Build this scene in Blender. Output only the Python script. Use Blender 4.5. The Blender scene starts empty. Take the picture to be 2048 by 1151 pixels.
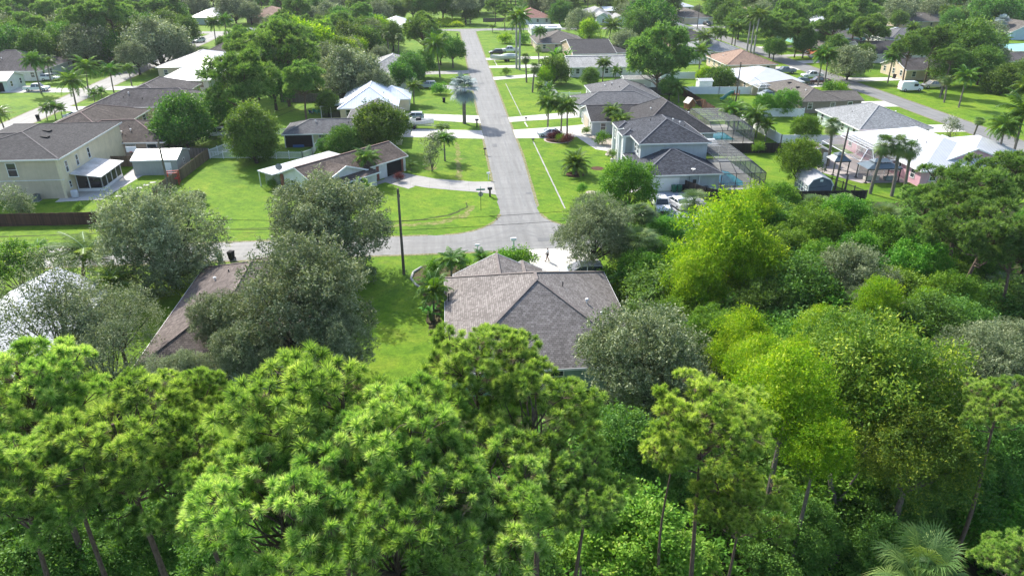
import bpy, math, random
import numpy as np
from mathutils import Vector

# ------------------------------------------------------------------ camera, sky, sun, exposure
S = bpy.context.scene
R = math.radians
PITCH, YAW, CAMH, FOC = R(26.26), R(5.2315), 34.7, 1430.0      # metres, focal length in pixels of a 2048 px wide frame
cam = bpy.data.cameras.new("camera"); cam.sensor_width = 36.0; cam.lens = 36.0 * FOC / 2048
cam.clip_start = 0.5; cam.clip_end = 4000
cobj = bpy.data.objects.new("camera", cam); S.collection.objects.link(cobj)
cobj.location = (0, 0, CAMH); cobj.rotation_euler = (R(90) - PITCH, 0, -YAW)
S.camera = cobj
SUN_EL, SUN_AZ = R(40), math.atan2(-0.5, 0.866)                # low sun beyond the scene, a little to the left
sunv = Vector((math.cos(SUN_EL) * math.sin(SUN_AZ), math.cos(SUN_EL) * math.cos(SUN_AZ), math.sin(SUN_EL)))
W_ = bpy.data.worlds.new("World"); S.world = W_; W_.use_nodes = True
nt = W_.node_tree; nt.nodes.clear()
sky = nt.nodes.new('ShaderNodeTexSky'); sky.sky_type = 'NISHITA'; sky.sun_disc = False
sky.sun_elevation = SUN_EL; sky.sun_rotation = SUN_AZ; sky.air_density = 1.0; sky.dust_density = 1.6
bg = nt.nodes.new('ShaderNodeBackground'); bg.inputs[1].default_value = 0.15
out = nt.nodes.new('ShaderNodeOutputWorld'); nt.links.new(sky.outputs[0], bg.inputs[0]); nt.links.new(bg.outputs[0], out.inputs[0])
sl = bpy.data.lights.new("sun", 'SUN'); sl.energy = 3.9; sl.angle = R(0.6); sl.color = (1.0, 0.95, 0.86)
so = bpy.data.objects.new("sun", sl); S.collection.objects.link(so)
so.rotation_euler = sunv.to_track_quat('Z', 'Y').to_euler(); so.location = (0, 0, 200)
S.view_settings.view_transform = 'Standard'; S.view_settings.look = 'None'
S.view_settings.exposure = 1.16; S.view_settings.gamma = 1.0; S.view_settings.use_curve_mapping = False
S.render.engine = 'CYCLES'
S.cycles.max_bounces = 5; S.cycles.diffuse_bounces = 3; S.cycles.glossy_bounces = 2
S.cycles.transmission_bounces = 3; S.cycles.transparent_max_bounces = 6; S.cycles.use_denoising = True
S.cycles.caustics_reflective = False; S.cycles.caustics_refractive = False

# ------------------------------------------------------------------ surveying: where the photograph's pixels meet a level at height h
_cp, _sp, _cy, _sy = math.cos(PITCH), math.sin(PITCH), math.cos(YAW), math.sin(YAW)
def _rot(a): return (a[0] * _cy + a[1] * _sy, -a[0] * _sy + a[1] * _cy, a[2])
_Rv, _Fv, _Uv = _rot((1, 0, 0)), _rot((0, _cp, -_sp)), _rot((0, _sp, _cp))
def G(px, py, h=0.0):
    a, b = (px - 1024) / FOC, (py - 575.5) / FOC
    d = [_Fv[i] + _Rv[i] * a - _Uv[i] * b for i in range(3)]
    t = (h - CAMH) / d[2]
    return d[0] * t, d[1] * t
def depth(px, py, h=0.0):
    a, b = (px - 1024) / FOC, (py - 575.5) / FOC
    return (CAMH - h) / -( _Fv[2] + _Rv[2] * a - _Uv[2] * b)
def Pj(x, y, z):
    q = (x, y, z - CAMH); f = sum(q[i] * _Fv[i] for i in range(3))
    return 1024 + FOC * sum(q[i] * _Rv[i] for i in range(3)) / f, 575.5 - FOC * sum(q[i] * _Uv[i] for i in range(3)) / f
def tall(px, py, ty):
    x, y = G(px, py); lo, hi = 0, 45
    for _ in range(40):
        m = (lo + hi) / 2
        if Pj(x, y, m)[1] > ty: lo = m
        else: hi = m
    return m

# ------------------------------------------------------------------ object helpers
COL = S.collection
def tagp(o, label=None, cat=None, group=None, kind=None):
    if label: o['label'] = label
    if cat: o['category'] = cat
    if group: o['group'] = group
    if kind: o['kind'] = kind
    return o
def link(o, parent=None):
    COL.objects.link(o)
    if parent is not None: o.parent = parent
    return o
def empty(name, loc=(0, 0, 0), rz=0.0, label=None, cat=None, group=None):
    o = bpy.data.objects.new(name, None); o.location = loc; o.rotation_euler = (0, 0, rz); o.empty_display_size = 0.5
    link(o); return tagp(o, label, cat, group)
def mesh_np(name, V, F, mats, uv=None, tint=None, mi=None, smooth=False):
    """V (n,3), F list of index lists or an (m,k) array"""
    me = bpy.data.meshes.new(name)
    V = np.asarray(V, dtype=np.float32)
    if isinstance(F, np.ndarray):
        m, k = F.shape
        me.vertices.add(len(V)); me.vertices.foreach_set('co', V.ravel())
        me.loops.add(m * k); me.loops.foreach_set('vertex_index', F.ravel().astype(np.int32))
        me.polygons.add(m); me.polygons.foreach_set('loop_start', np.arange(0, m * k, k, dtype=np.int32))
        me.polygons.foreach_set('loop_total', np.full(m, k, dtype=np.int32))
        me.update(calc_edges=True)
    else:
        me.from_pydata([tuple(map(float, v)) for v in V], [], F); me.update()
    for m_ in (mats if isinstance(mats, (list, tuple)) else [mats]): me.materials.append(m_)
    if mi is not None: me.polygons.foreach_set('material_index', np.asarray(mi, dtype=np.int32))
    if tint is not None:
        a = me.attributes.new('tint', 'FLOAT', 'POINT'); a.data.foreach_set('value', np.asarray(tint, dtype=np.float32))
    if smooth: me.polygons.foreach_set('use_smooth', np.ones(len(me.polygons), dtype=bool))
    return me
class MB:
    def __init__(s): s.v = []; s.f = []; s.m = []; s.cur = 0
    def add(s, vs, fs):
        n = len(s.v); s.v += [tuple(p) for p in vs]; s.f += [[i + n for i in f] for f in fs]; s.m += [s.cur] * len(fs); return s
    def poly(s, pts): return s.add(pts, [list(range(len(pts)))])
    def box(s, x0, x1, y0, y1, z0, z1):
        return s.add([(x0,y0,z0),(x1,y0,z0),(x1,y1,z0),(x0,y1,z0),(x0,y0,z1),(x1,y0,z1),(x1,y1,z1),(x0,y1,z1)],
                     [[0,3,2,1],[4,5,6,7],[0,1,5,4],[1,2,6,5],[2,3,7,6],[3,0,4,7]])
    def bar(s, a, b, w, h=None):
        """box beam from a to b"""
        a, b = Vector(a), Vector(b); h = h or w; d = (b - a)
        if d.length < 1e-6: return s
        d.normalize(); side = d.cross(Vector((0, 0, 1)))
        if side.length < 1e-4: side = Vector((1, 0, 0))
        side.normalize(); up = side.cross(d)
        c = [side * sx * w / 2 + up * sz * h / 2 for sx, sz in ((-1,-1),(1,-1),(1,1),(-1,1))]
        return s.add([a + q for q in c] + [b + q for q in c], [[0,1,2,3],[7,6,5,4],[0,4,5,1],[1,5,6,2],[2,6,7,3],[3,7,4,0]])
    def tube(s, pts, rad, n=8, cap=True):
        pts = [Vector(p) for p in pts]; k = len(pts)
        if not isinstance(rad, (list, tuple)): rad = [rad] * k
        base = len(s.v); prev = None
        for i, p in enumerate(pts):
            d = (pts[min(i + 1, k - 1)] - pts[max(i - 1, 0)]).normalized()
            if prev is None: prev = d.cross(Vector((0.31, 0.17, 0.93))); prev = prev.normalized() if prev.length > 1e-3 else Vector((1, 0, 0))
            a = (prev - d * prev.dot(d)).normalized(); b = d.cross(a); prev = a
            for j in range(n):
                t = 2 * math.pi * j / n; s.v.append(tuple(p + (a * math.cos(t) + b * math.sin(t)) * rad[i]))
        for i in range(k - 1):
            for j in range(n):
                q = base + i * n; s.f.append([q + j, q + (j + 1) % n, q + n + (j + 1) % n, q + n + j]); s.m.append(s.cur)
        if cap:
            s.f.append([base + j for j in range(n)][::-1]); s.m.append(s.cur)
            s.f.append([base + (k - 1) * n + j for j in range(n)]); s.m.append(s.cur)
        return s
    def lathe(s, prof, n=16, cx=0, cy=0, cz=0):
        base = len(s.v)
        for r, z in prof:
            for j in range(n): t = 2 * math.pi * j / n; s.v.append((cx + r * math.cos(t), cy + r * math.sin(t), cz + z))
        for i in range(len(prof) - 1):
            for j in range(n):
                q = base + i * n; s.f.append([q + j, q + (j + 1) % n, q + n + (j + 1) % n, q + n + j]); s.m.append(s.cur)
        s.f.append([base + j for j in range(n)][::-1]); s.m.append(s.cur)
        s.f.append([base + (len(prof) - 1) * n + j for j in range(n)]); s.m.append(s.cur); return s
    def mesh(s, name, mats, smooth=False, bevel=0):
        me = mesh_np(name, s.v, s.f, mats, mi=s.m, smooth=smooth)
        # uv in metres: u runs level across a face, v runs up it
        uvl = me.uv_layers.new(name='m'); co = [v.co for v in me.vertices]; Z = Vector((0, 0, 1))
        for p in me.polygons:
            nrm = p.normal; t = Z.cross(nrm)
            t = t.normalized() if t.length > 0.05 else Vector((1, 0, 0)); b = nrm.cross(t)
            for li in p.loop_indices:
                q = co[me.loops[li].vertex_index]; uvl.data[li].uv = (q.dot(t), q.dot(b))
        return me
    def build(s, name, mats, parent=None, smooth=False, loc=None, rz=None):
        if not s.v: return None
        o = bpy.data.objects.new(name, s.mesh(name, mats, smooth)); link(o, parent)
        if loc is not None: o.location = loc
        if rz is not None: o.rotation_euler = (0, 0, rz)
        return o
def bevel(o, w=0.03, seg=2):
    m = o.modifiers.new('bevel', 'BEVEL'); m.width = w; m.segments = seg; m.limit_method = 'ANGLE'; return o

# ------------------------------------------------------------------ materials
def srgb(h):
    h = h.lstrip('#'); c = [int(h[i:i + 2], 16) / 255 for i in (0, 2, 4)]
    return tuple((x / 12.92 if x <= .04045 else ((x + .055) / 1.055) ** 2.4) for x in c)
class NT:
    def __init__(s, name):
        s.m = bpy.data.materials.new(name); s.m.use_nodes = True; s.t = s.m.node_tree; s.t.nodes.clear()
        s.o = s.n('OutputMaterial')
    def n(s, k, **kw):
        nd = s.t.nodes.new('ShaderNode' + k)
        for a, b in kw.items(): setattr(nd, a, b)
        return nd
    def l(s, a, b): s.t.links.new(a, b)
    def ramp(s, fac, stops):
        r = s.n('ValToRGB'); e = r.color_ramp.elements
        while len(e) > 1: e.remove(e[-1])
        e[0].position = stops[0][0]; e[0].color = (*stops[0][1], 1)
        for p, c in stops[1:]: q = e.new(p); q.color = (*c, 1)
        s.l(fac, r.inputs[0]); return r.outputs[0]
    def noise(s, vec, scale, detail=3, rough=.55, dist=0):
        q = s.n('TexNoise'); q.inputs['Scale'].default_value = scale; q.inputs['Detail'].default_value = detail
        q.inputs['Roughness'].default_value = rough; q.inputs['Distortion'].default_value = dist
        if vec is not None: s.l(vec, q.inputs['Vector'])
        return q.outputs['Fac']
    def mix(s, fac, a, b, mode='MIX'):
        q = s.n('MixRGB', blend_type=mode)
        for i, x in ((0, fac), (1, a), (2, b)):
            if isinstance(x, (int, float)): q.inputs[i].default_value = x
            elif isinstance(x, tuple): q.inputs[i].default_value = (*x, 1)
            else: s.l(x, q.inputs[i])
        return q.outputs[0]
    def math(s, op, a, b=0.0):
        q = s.n('Math', operation=op)
        for i, x in ((0, a), (1, b)):
            if isinstance(x, (int, float)): q.inputs[i].default_value = x
            else: s.l(x, q.inputs[i])
        return q.outputs[0]
    def mapping(s, vec, sc):
        q = s.n('Mapping'); s.l(vec, q.inputs[0]); q.inputs['Scale'].default_value = sc; return q.outputs[0]
    def bump(s, h, strength=.3, dist=.05):
        q = s.n('Bump'); q.inputs['Strength'].default_value = strength; q.inputs['Distance'].default_value = dist
        s.l(h, q.inputs['Height']); return q.outputs[0]
    def bsdf(s, col, rough=.7, spec=.3, metal=0, normal=None, **kw):
        b = s.n('BsdfPrincipled')
        if isinstance(col, tuple): b.inputs['Base Color'].default_value = (*col, 1)
        else: s.l(col, b.inputs['Base Color'])
        if isinstance(rough, (int, float)): b.inputs['Roughness'].default_value = rough
        else: s.l(rough, b.inputs['Roughness'])
        b.inputs['Specular IOR Level'].default_value = spec; b.inputs['Metallic'].default_value = metal
        if normal is not None: s.l(normal, b.inputs['Normal'])
        for k, v in kw.items(): b.inputs[k].default_value = v
        return b
    def fin(s, sh): s.l(sh.outputs[0] if hasattr(sh, 'outputs') else sh, s.o.inputs[0]); return s.m
_mc = {}
def plain(name, col, rough=.6, spec=.3, metal=0, var=.12, vs=1.2, **kw):
    if name in _mc: return _mc[name]
    t = NT(name); tc = t.n('TexCoord'); n = t.noise(tc.outputs['Object'], vs, 4)
    a = tuple(c * (1 - var) for c in col); b = tuple(min(1, c * (1 + var)) for c in col)
    n2 = t.noise(tc.outputs['Object'], vs * 12, 3)
    f = t.math('ADD', t.math('MULTIPLY', n, .65), t.math('MULTIPLY', n2, .35))
    c = t.ramp(f, [(.35, a), (.65, b)])
    _mc[name] = t.fin(t.bsdf(c, rough, spec, metal, **kw)); return _mc[name]
def shingle(name, c1, c2, streak=.5):
    if name in _mc: return _mc[name]
    t = NT(name); uv = t.n('UVMap').outputs[0]; geo = t.n('NewGeometry').outputs['Position']
    br = t.n('TexBrick'); t.l(uv, br.inputs['Vector']); br.offset = .37; br.inputs['Scale'].default_value = 1
    br.inputs['Brick Width'].default_value = .33; br.inputs['Row Height'].default_value = .2; br.inputs['Mortar Size'].default_value = .018
    br.inputs['Mortar Smooth'].default_value = .3; br.inputs['Bias'].default_value = .1
    m = tuple((a + b) / 2 for a, b in zip(c1, c2))
    br.inputs['Color1'].default_value = (*tuple(x * 1.18 for x in c1), 1); br.inputs['Color2'].default_value = (*tuple(x * .82 for x in c2), 1)
    br.inputs['Mortar'].default_value = (*tuple(x * .42 for x in m), 1)
    big = t.noise(geo, .35, 4, .6); st = t.noise(t.mapping(uv, (1.4, .12, 1)), 1.0, 4, .6)
    w = t.ramp(t.math('ADD', t.math('MULTIPLY', big, .5), t.math('MULTIPLY', st, .5)), [(.36, (1 - streak * .45,) * 3), (.6, (1.04,) * 3)])
    col = t.mix(1.0, br.outputs[0], w, 'MULTIPLY')
    fine = t.noise(uv, 22, 2); col = t.mix(.35, col, t.ramp(fine, [(.3, (.55,) * 3), (.7, (1.25,) * 3)]), 'MULTIPLY')
    _mc[name] = t.fin(t.bsdf(col, .93, .12, normal=t.bump(br.outputs[1], -.5, .02))); return _mc[name]
def metalroof(name, col, seam=.5, rough=.4, dirt=.12):
    if name in _mc: return _mc[name]
    t = NT(name); uv = t.n('UVMap').outputs[0]; geo = t.n('NewGeometry').outputs['Position']
    sx = t.n('SeparateXYZ'); t.l(uv, sx.inputs[0])
    fr = t.math('FRACT', t.math('DIVIDE', sx.outputs[0], seam)); s1 = t.math('LESS_THAN', fr, .12)
    n = t.noise(geo, .5, 5, .65); c = t.ramp(n, [(.35, tuple(x * (1 - dirt * 1.6) for x in col)), (.62, col)])
    c = t.mix(t.math('MULTIPLY', s1, .5), c, tuple(x * .5 for x in col))
    _mc[name] = t.fin(t.bsdf(c, rough, .4, normal=t.bump(s1, .5, .03))); return _mc[name]
def stucco(name, col, boards=0):
    if name in _mc: return _mc[name]
    t = NT(name); uv = t.n('UVMap').outputs[0]; geo = t.n('NewGeometry').outputs['Position']
    n = t.noise(geo, .8, 5, .6); c = t.ramp(n, [(.3, tuple(x * .86 for x in col)), (.65, col)])
    sx = t.n('SeparateXYZ'); t.l(uv, sx.inputs[0])
    if boards:
        f = t.math('FRACT', t.math('DIVIDE', sx.outputs[1], boards)); g = t.math('LESS_THAN', f, .13)
        c = t.mix(t.math('MULTIPLY', g, .4), c, tuple(x * .4 for x in col))
    st = t.noise(t.mapping(uv, (2.2, .25, 1)), 1.3, 3); c = t.mix(.35, c, t.ramp(st, [(.35, (.8,) * 3), (.6, (1.02,) * 3)]), 'MULTIPLY')
    _mc[name] = t.fin(t.bsdf(c, .85, .2, normal=t.bump(t.noise(geo, 30, 2), .15, .01))); return _mc[name]
def boards(name, col, w=.14, var=.3):
    if name in _mc: return _mc[name]
    t = NT(name); uv = t.n('UVMap').outputs[0]; sx = t.n('SeparateXYZ'); t.l(uv, sx.inputs[0])
    k = t.math('DIVIDE', sx.outputs[0], w); fl = t.math('FLOOR', k); fr = t.math('FRACT', k)
    wn = t.n('TexWhiteNoise', noise_dimensions='1D'); t.l(fl, wn.inputs['W'])
    gr = t.noise(t.mapping(uv, (9, 1.2, 1)), 1.0, 4)
    c = t.ramp(t.math('ADD', t.math('MULTIPLY', wn.outputs[0], .6), t.math('MULTIPLY', gr, .4)), [(.2, tuple(x * (1 - var) for x in col)), (.8, tuple(x * (1 + var) for x in col))])
    c = t.mix(t.math('LESS_THAN', fr, .1), c, tuple(x * .25 for x in col))
    _mc[name] = t.fin(t.bsdf(c, .85, .2)); return _mc[name]
LEAFGAIN = 1.35
def leafmat(name, stops, trans=.35, gloss=.25, rough=.45, hue=.04, tcol=(1.35, 1.3, .45)):
    """foliage: colour picked by a stored tint, random per leaf, lighter at needle tips, a little different for each tree"""
    if name in _mc: return _mc[name]
    stops = [(p, tuple(min(.8, c * LEAFGAIN) for c in q)) for p, q in stops]; gloss *= .45; rough = .58
    t = NT(name); a = t.n('Attribute', attribute_name='tint'); oi = t.n('ObjectInfo')
    f = t.math('ADD', a.outputs['Fac'], t.math('MULTIPLY', t.math('SUBTRACT', oi.outputs['Random'], .5), .22))
    c = t.ramp(f, stops)
    hs = t.n('HueSaturation'); t.l(c, hs.inputs['Color'])
    t.l(t.math('ADD', .5, t.math('MULTIPLY', t.math('SUBTRACT', oi.outputs['Random'], .5), hue)), hs.inputs['Hue'])
    col = hs.outputs[0]
    p = t.bsdf(col, rough, gloss)
    tr = t.n('BsdfTranslucent'); t.l(t.mix(1.0, col, tcol, 'MULTIPLY'), tr.inputs[0])
    ms = t.n('MixShader'); ms.inputs[0].default_value = trans; t.l(p.outputs[0], ms.inputs[1]); t.l(tr.outputs[0], ms.inputs[2])
    _mc[name] = t.fin(ms); return _mc[name]
def barkmat(name, col, sc=3.0):
    if name in _mc: return _mc[name]
    t = NT(name); tc = t.n('TexCoord'); v = t.mapping(tc.outputs['Object'], (1, 1, .3))
    n = t.noise(v, sc * 3, 5, .7); c = t.ramp(n, [(.3, tuple(x * .45 for x in col)), (.55, col), (.75, tuple(x * 1.5 for x in col))])
    _mc[name] = t.fin(t.bsdf(c, .95, .1, normal=t.bump(n, .6, .04))); return _mc[name]
# ------------------------------------------------------------------ colours used by more than one thing
WHITE = plain('white paint', (.78, .79, .80), .45, .4, var=.05)
TRIM = plain('white trim', (.72, .72, .70), .5, .3, var=.06)
DARKM = plain('dark metal', (.035, .037, .04), .45, .4, var=.1)
BLACKP = plain('black plastic', (.02, .02, .022), .85, .15, var=.1)
CONC = None
def glassmat(name='window glass', col=(.03, .045, .05)):
    if name in _mc: return _mc[name]
    t = NT(name); _mc[name] = t.fin(t.bsdf(col, .06, .8)); return _mc[name]
GLASS = glassmat()
def concrete(name, col, joints=3.0):
    if name in _mc: return _mc[name]
    t = NT(name); geo = t.n('NewGeometry').outputs['Position']
    n = t.noise(geo, .45, 6, .65); c = t.ramp(n, [(.3, tuple(x * .78 for x in col)), (.58, col)])
    n2 = t.noise(geo, 14, 3); c = t.mix(.25, c, t.ramp(n2, [(.3, (.75,) * 3), (.7, (1.1,) * 3)]), 'MULTIPLY')
    sx = t.n('SeparateXYZ'); t.l(geo, sx.inputs[0]); j = None
    for k in (0, 1):
        q = t.math('LESS_THAN', t.math('FRACT', t.math('DIVIDE', sx.outputs[k], joints)), .012); j = q if j is None else t.math('MAXIMUM', j, q)
    c = t.mix(t.math('MULTIPLY', j, .55), c, tuple(x * .3 for x in col))
    _mc[name] = t.fin(t.bsdf(c, .85, .25)); return _mc[name]
CONC = concrete('concrete paving', (.52, .50, .46)); CONC_OLD = concrete('old concrete paving', (.33, .32, .30))
def asphalt():
    t = NT('asphalt'); geo = t.n('NewGeometry').outputs['Position']
    n = t.noise(geo, .18, 5, .6); c = t.ramp(n, [(.3, (.160, .160, .154)), (.7, (.203, .202, .194))])
    st = t.noise(t.mapping(geo, (1.1, .05, 1)), 1.0, 5, .65); c = t.mix(.55, c, t.ramp(st, [(.32, (.62,) * 3), (.62, (1.16,) * 3)]), 'MULTIPLY')
    st2 = t.noise(t.mapping(geo, (.05, 1.3, 1)), 1.0, 4, .6); c = t.mix(.45, c, t.ramp(st2, [(.3, (.72,) * 3), (.6, (1.1,) * 3)]), 'MULTIPLY')
    bl = t.noise(geo, .6, 6, .75); c = t.mix(.5, c, t.ramp(bl, [(.28, (.68,) * 3), (.42, (.98,) * 3), (.7, (1.08,) * 3)]), 'MULTIPLY')
    v = t.n('TexVoronoi', feature='DISTANCE_TO_EDGE'); t.l(t.mapping(geo, (.22, .22, .22)), v.inputs['Vector'])
    w = t.noise(geo, .8, 3); cr = t.math('LESS_THAN', t.math('ADD', v.outputs[0], t.math('MULTIPLY', w, .02)), .014)
    c = t.mix(t.math('MULTIPLY', cr, .4), c, (.06, .06, .06))
    g = t.noise(geo, 16, 3); c = t.mix(.3, c, t.ramp(g, [(.3, (.75,) * 3), (.7, (1.2,) * 3)]), 'MULTIPLY')
    return t.fin(t.bsdf(c, .75, .35, normal=t.bump(g, .2, .01)))
ASPH = asphalt()
def grass():
    t = NT('lawn grass'); geo = t.n('NewGeometry').outputs['Position']
    big = t.noise(geo, .035, 5, .6); mid = t.noise(geo, .22, 5, .65, .5); fin = t.noise(geo, 3.2, 5, .75); vf = t.noise(geo, 11, 3, .7)
    c = t.ramp(big, [(.32, (.052, .125, .010)), (.5, (.108, .205, .011)), (.66, (.18, .255, .016))])
    c2 = t.ramp(mid, [(.3, (.042, .105, .011)), (.5, (.112, .21, .012)), (.64, (.17, .235, .02)), (.76, (.23, .235, .07))])
    c = t.mix(.6, c, c2)
    h2 = t.noise(geo, .9, 6, .75, .4); c = t.mix(.85, c, t.ramp(h2, [(.32, (.42, .55, .42)), (.46, (.9, .93, .9)), (.6, (1.1, 1.05, 1.0)), (.72, (1.5, 1.28, 1.5))]), 'MULTIPLY')
    c = t.mix(.75, c, t.ramp(fin, [(.28, (.5, .55, .5)), (.5, (.98, 1, .95)), (.72, (1.4, 1.3, 1.25))]), 'MULTIPLY')
    c = t.mix(.5, c, t.ramp(vf, [(.3, (.55,) * 3), (.7, (1.4,) * 3)]), 'MULTIPLY')
    # old mower lines and worn patches
    w = t.n('TexWave', wave_type='BANDS', bands_direction='DIAGONAL'); t.l(geo, w.inputs['Vector']); w.inputs['Scale'].default_value = .32
    w.inputs['Distortion'].default_value = 2.2; w.inputs['Detail'].default_value = 2; w.inputs['Detail Scale'].default_value = .35
    c = t.mix(.3, c, t.ramp(w.outputs['Fac'], [(.2, (.8, .84, .8)), (.8, (1.1, 1.08, 1.0))]), 'MULTIPLY')
    pat = t.noise(geo, .13, 6, .7, .8); c = t.mix(t.math('MULTIPLY', t.ramp(pat, [(.63, (0, 0, 0)), (.74, (1, 1, 1))]), .5), c, (.21, .19, .08))
    return t.fin(t.bsdf(c, .9, .12, normal=t.bump(t.math('ADD', fin, vf), .5, .06)))
GRASS = grass()
def litter():
    t = NT('woodland floor'); geo = t.n('NewGeometry').outputs['Position']
    n = t.noise(geo, .6, 6, .7); c = t.ramp(n, [(.3, (.018, .028, .008)), (.5, (.035, .05, .014)), (.7, (.07, .06, .035))])
    return t.fin(t.bsdf(c, .95, .1, normal=t.bump(t.noise(geo, 6, 4), .8, .1)))
LITTER = litter()
MULCH = plain('red brown mulch', (.085, .046, .033), .95, .1, var=.45, vs=5)
STONES = plain('pale garden stones', (.38, .33, .28), .9, .2, var=.4, vs=6)

# ------------------------------------------------------------------ ground, roads, pavements (all level sheets a few mm apart)
def sheet(name, pts, z, mat, kind='structure', jag=0.0, seg=1.0, seed=1, label=None, cat=None):
    rnd = random.Random(seed); P = []
    for i, (x, y) in enumerate(pts):
        x2, y2 = pts[(i + 1) % len(pts)]; L = math.hypot(x2 - x, y2 - y); k = max(1, int(L / seg)) if jag else 1
        k = min(k, 400)
        for j in range(k):
            a = j / k; jx = jag * (rnd.random() - .5) * 2 if j else 0
            nx, ny = -(y2 - y) / max(L, 1e-6), (x2 - x) / max(L, 1e-6)
            P.append((x + (x2 - x) * a + nx * jx, y + (y2 - y) * a + ny * jx, z))
    o = MB().poly(P).build(name, mat)
    if o.data.polygons[0].normal.z < 0: o.data.flip_normals()
    return tagp(o, label, cat, None, kind)
g = MB(); g.poly([(-900, -120, 0), (900, -120, 0), (900, 1500, 0), (-900, 1500, 0)]); tagp(g.build('ground', GRASS), kind='structure')
def arc(cx, cy, r, a0, a1, n=10): return [(cx + r * math.cos(R(a0 + (a1 - a0) * i / n)), cy + r * math.sin(R(a0 + (a1 - a0) * i / n))) for i in range(n + 1)]
RD = [(-140, 80.3), (60, 80.3), (60, 86.2)] + arc(20.5, 94.4, 8.2, 270, 180)[1:] + [(13.0, 120), (13.0, 299)] + arc(17.5, 300.5, 4.5, 180, 90) + \
     [(300, 305), (300, 312), (-260, 312), (-260, 305)] + arc(2.5, 300.5, 4.5, 90, 0) + [(6.9, 299), (6.9, 120), (6.9, 94)] + arc(-1.3, 94.4, 8.2, 0, -90)[1:] + [(-140, 86.2)]
sheet('road', RD, .012, ASPH, jag=.13, seg=.7)
sheet('road', [(-91, 130), (-84.6, 130), (-84.6, 305), (-91, 305)], .009, ASPH, jag=.12, seg=.8)
sheet('road', [(101.6, 40), (107.8, 40), (107.8, 305), (101.6, 305)], .009, ASPH, jag=.12, seg=.8)
sheet('road', [(-150, 122), (-84, 122), (-84, 130), (-150, 130)], .009, ASPH, jag=.12, seg=.8)
sheet('road', [(150, 268), (300, 262), (300, 268), (150, 274)], .009, ASPH, jag=.12, seg=.8)
def drive(pts, mat=None, jag=.05, z=.02, name='driveway', px=True, seed=3):
    P = [G(*p) for p in pts] if px else pts
    return sheet(name, P, z, mat or CONC, jag=jag, seg=.8, seed=seed)
drive([(9.0, 68), (17, 68), (17.5, 80.5), (8.8, 80.5)], px=False)                                   # centre house
drive([(-10.5, 111.3), (-7.6, 113.9), (-2, 110), (4, 108), (6.9, 107.8), (6.95, 101.5), (4, 103.0), (-3, 105.5), (-8, 108.5)], CONC_OLD, px=False)
drive([(-6.2, 105.4), (-5.2, 106.6), (-9.8, 111.0), (-14.6, 106.2), (-13.6, 105.2), (-9.9, 109.0)], CONC_OLD, px=False, name='path', z=.016)
drive([(-9, 137), (-8, 143.6), (6.9, 140.6), (6.95, 134.2)], px=False)                              # yellow house
drive([(-9.5, 152.6), (-9.5, 157.5), (6.9, 153.6), (6.95, 146.6)], px=False)
drive([(-9, 186), (-9, 191), (-3, 190.5), (7, 186), (7, 181), (-4, 186)], CONC_OLD, px=False)
drive([(-9, 205), (-9, 210), (7, 211), (7, 205.5)], CONC_OLD, px=False)
drive([(13, 134), (13, 140.6), (24, 142.5), (30, 144.5), (30, 134.5), (26, 134.5), (22.5, 133.4)], px=False)
drive([(24.6, 134.6), (26.6, 134.6), (28.2, 127), (30, 124.6), (29.2, 123), (26.6, 125)], px=False, name='path', z=.016)
drive([(13, 147.2), (13, 151.5), (28, 155.5), (28, 150)], px=False)
drive([(13, 195), (13, 199.5), (30, 205), (30, 200.5)], px=False)
drive([(13, 229), (13, 233), (22, 235), (34, 235), (34, 229.5), (22, 230)], px=False)
drive([(13, 214.5), (13, 218), (30, 219.5), (30, 213)], px=False)
drive([(29.2, 86), (36, 86), (37.4, 100.6), (29.0, 100.6)], concrete('blue grey paving', (.36, .38, .42)), px=False)
drive([(24.3, 103.5), (29, 106.5), (29, 101.5), (27, 100.5)], px=False, name='path', z=.016)
drive([(-57, 104.0), (-50.6, 104.6), (-50.0, 109.5), (-49.0, 116.0), (-43.4, 118), (-44.5, 125), (-52, 125), (-52, 110), (-57, 109.5)], px=False, name='patio', z=.016)
drive([(-84.6, 146), (-84.6, 151), (-74, 150), (-74, 145)], px=False)
drive([(-84.6, 166), (-84.6, 171), (-72, 171), (-72, 166)], px=False)
drive([(-84.6, 190), (-84.6, 195), (-70, 195), (-70, 190)], px=False)
drive([(-109, 189), (-109, 196), (-91, 193), (-91, 188)], px=False)
drive([(89, 131), (101.7, 131), (101.7, 137), (89, 137)], px=False)
drive([(91, 108), (101.7, 108), (101.7, 114), (91, 114)], px=False)
drive([(89, 154), (101.7, 154), (101.7, 160), (89, 160)], px=False)
drive([(88, 178), (101.7, 178), (101.7, 184), (88, 184)], px=False)
drive([(90, 203), (101.7, 203), (101.7, 209), (90, 209)], px=False)
drive([(107.7, 184), (107.7, 190), (124, 189), (124, 185)], px=False)
drive([(107.7, 214), (107.7, 219), (128, 221), (128, 216)], px=False)
drive([(107.7, 227), (107.7, 231), (120, 233), (120, 229)], CONC_OLD, px=False)
drive([(107.7, 246), (107.7, 250), (127, 252), (127, 248)], px=False)
drive([(106, 312), (106, 324), (112, 324), (112, 312)], px=False)
drive([(1958, 88), (2048, 88), (2080, 100), (1975, 104)], px=True)                                  # pale yard far to the right
drive([(130, 118), (170, 132), (170, 150), (140, 136)], px=False)
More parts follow.
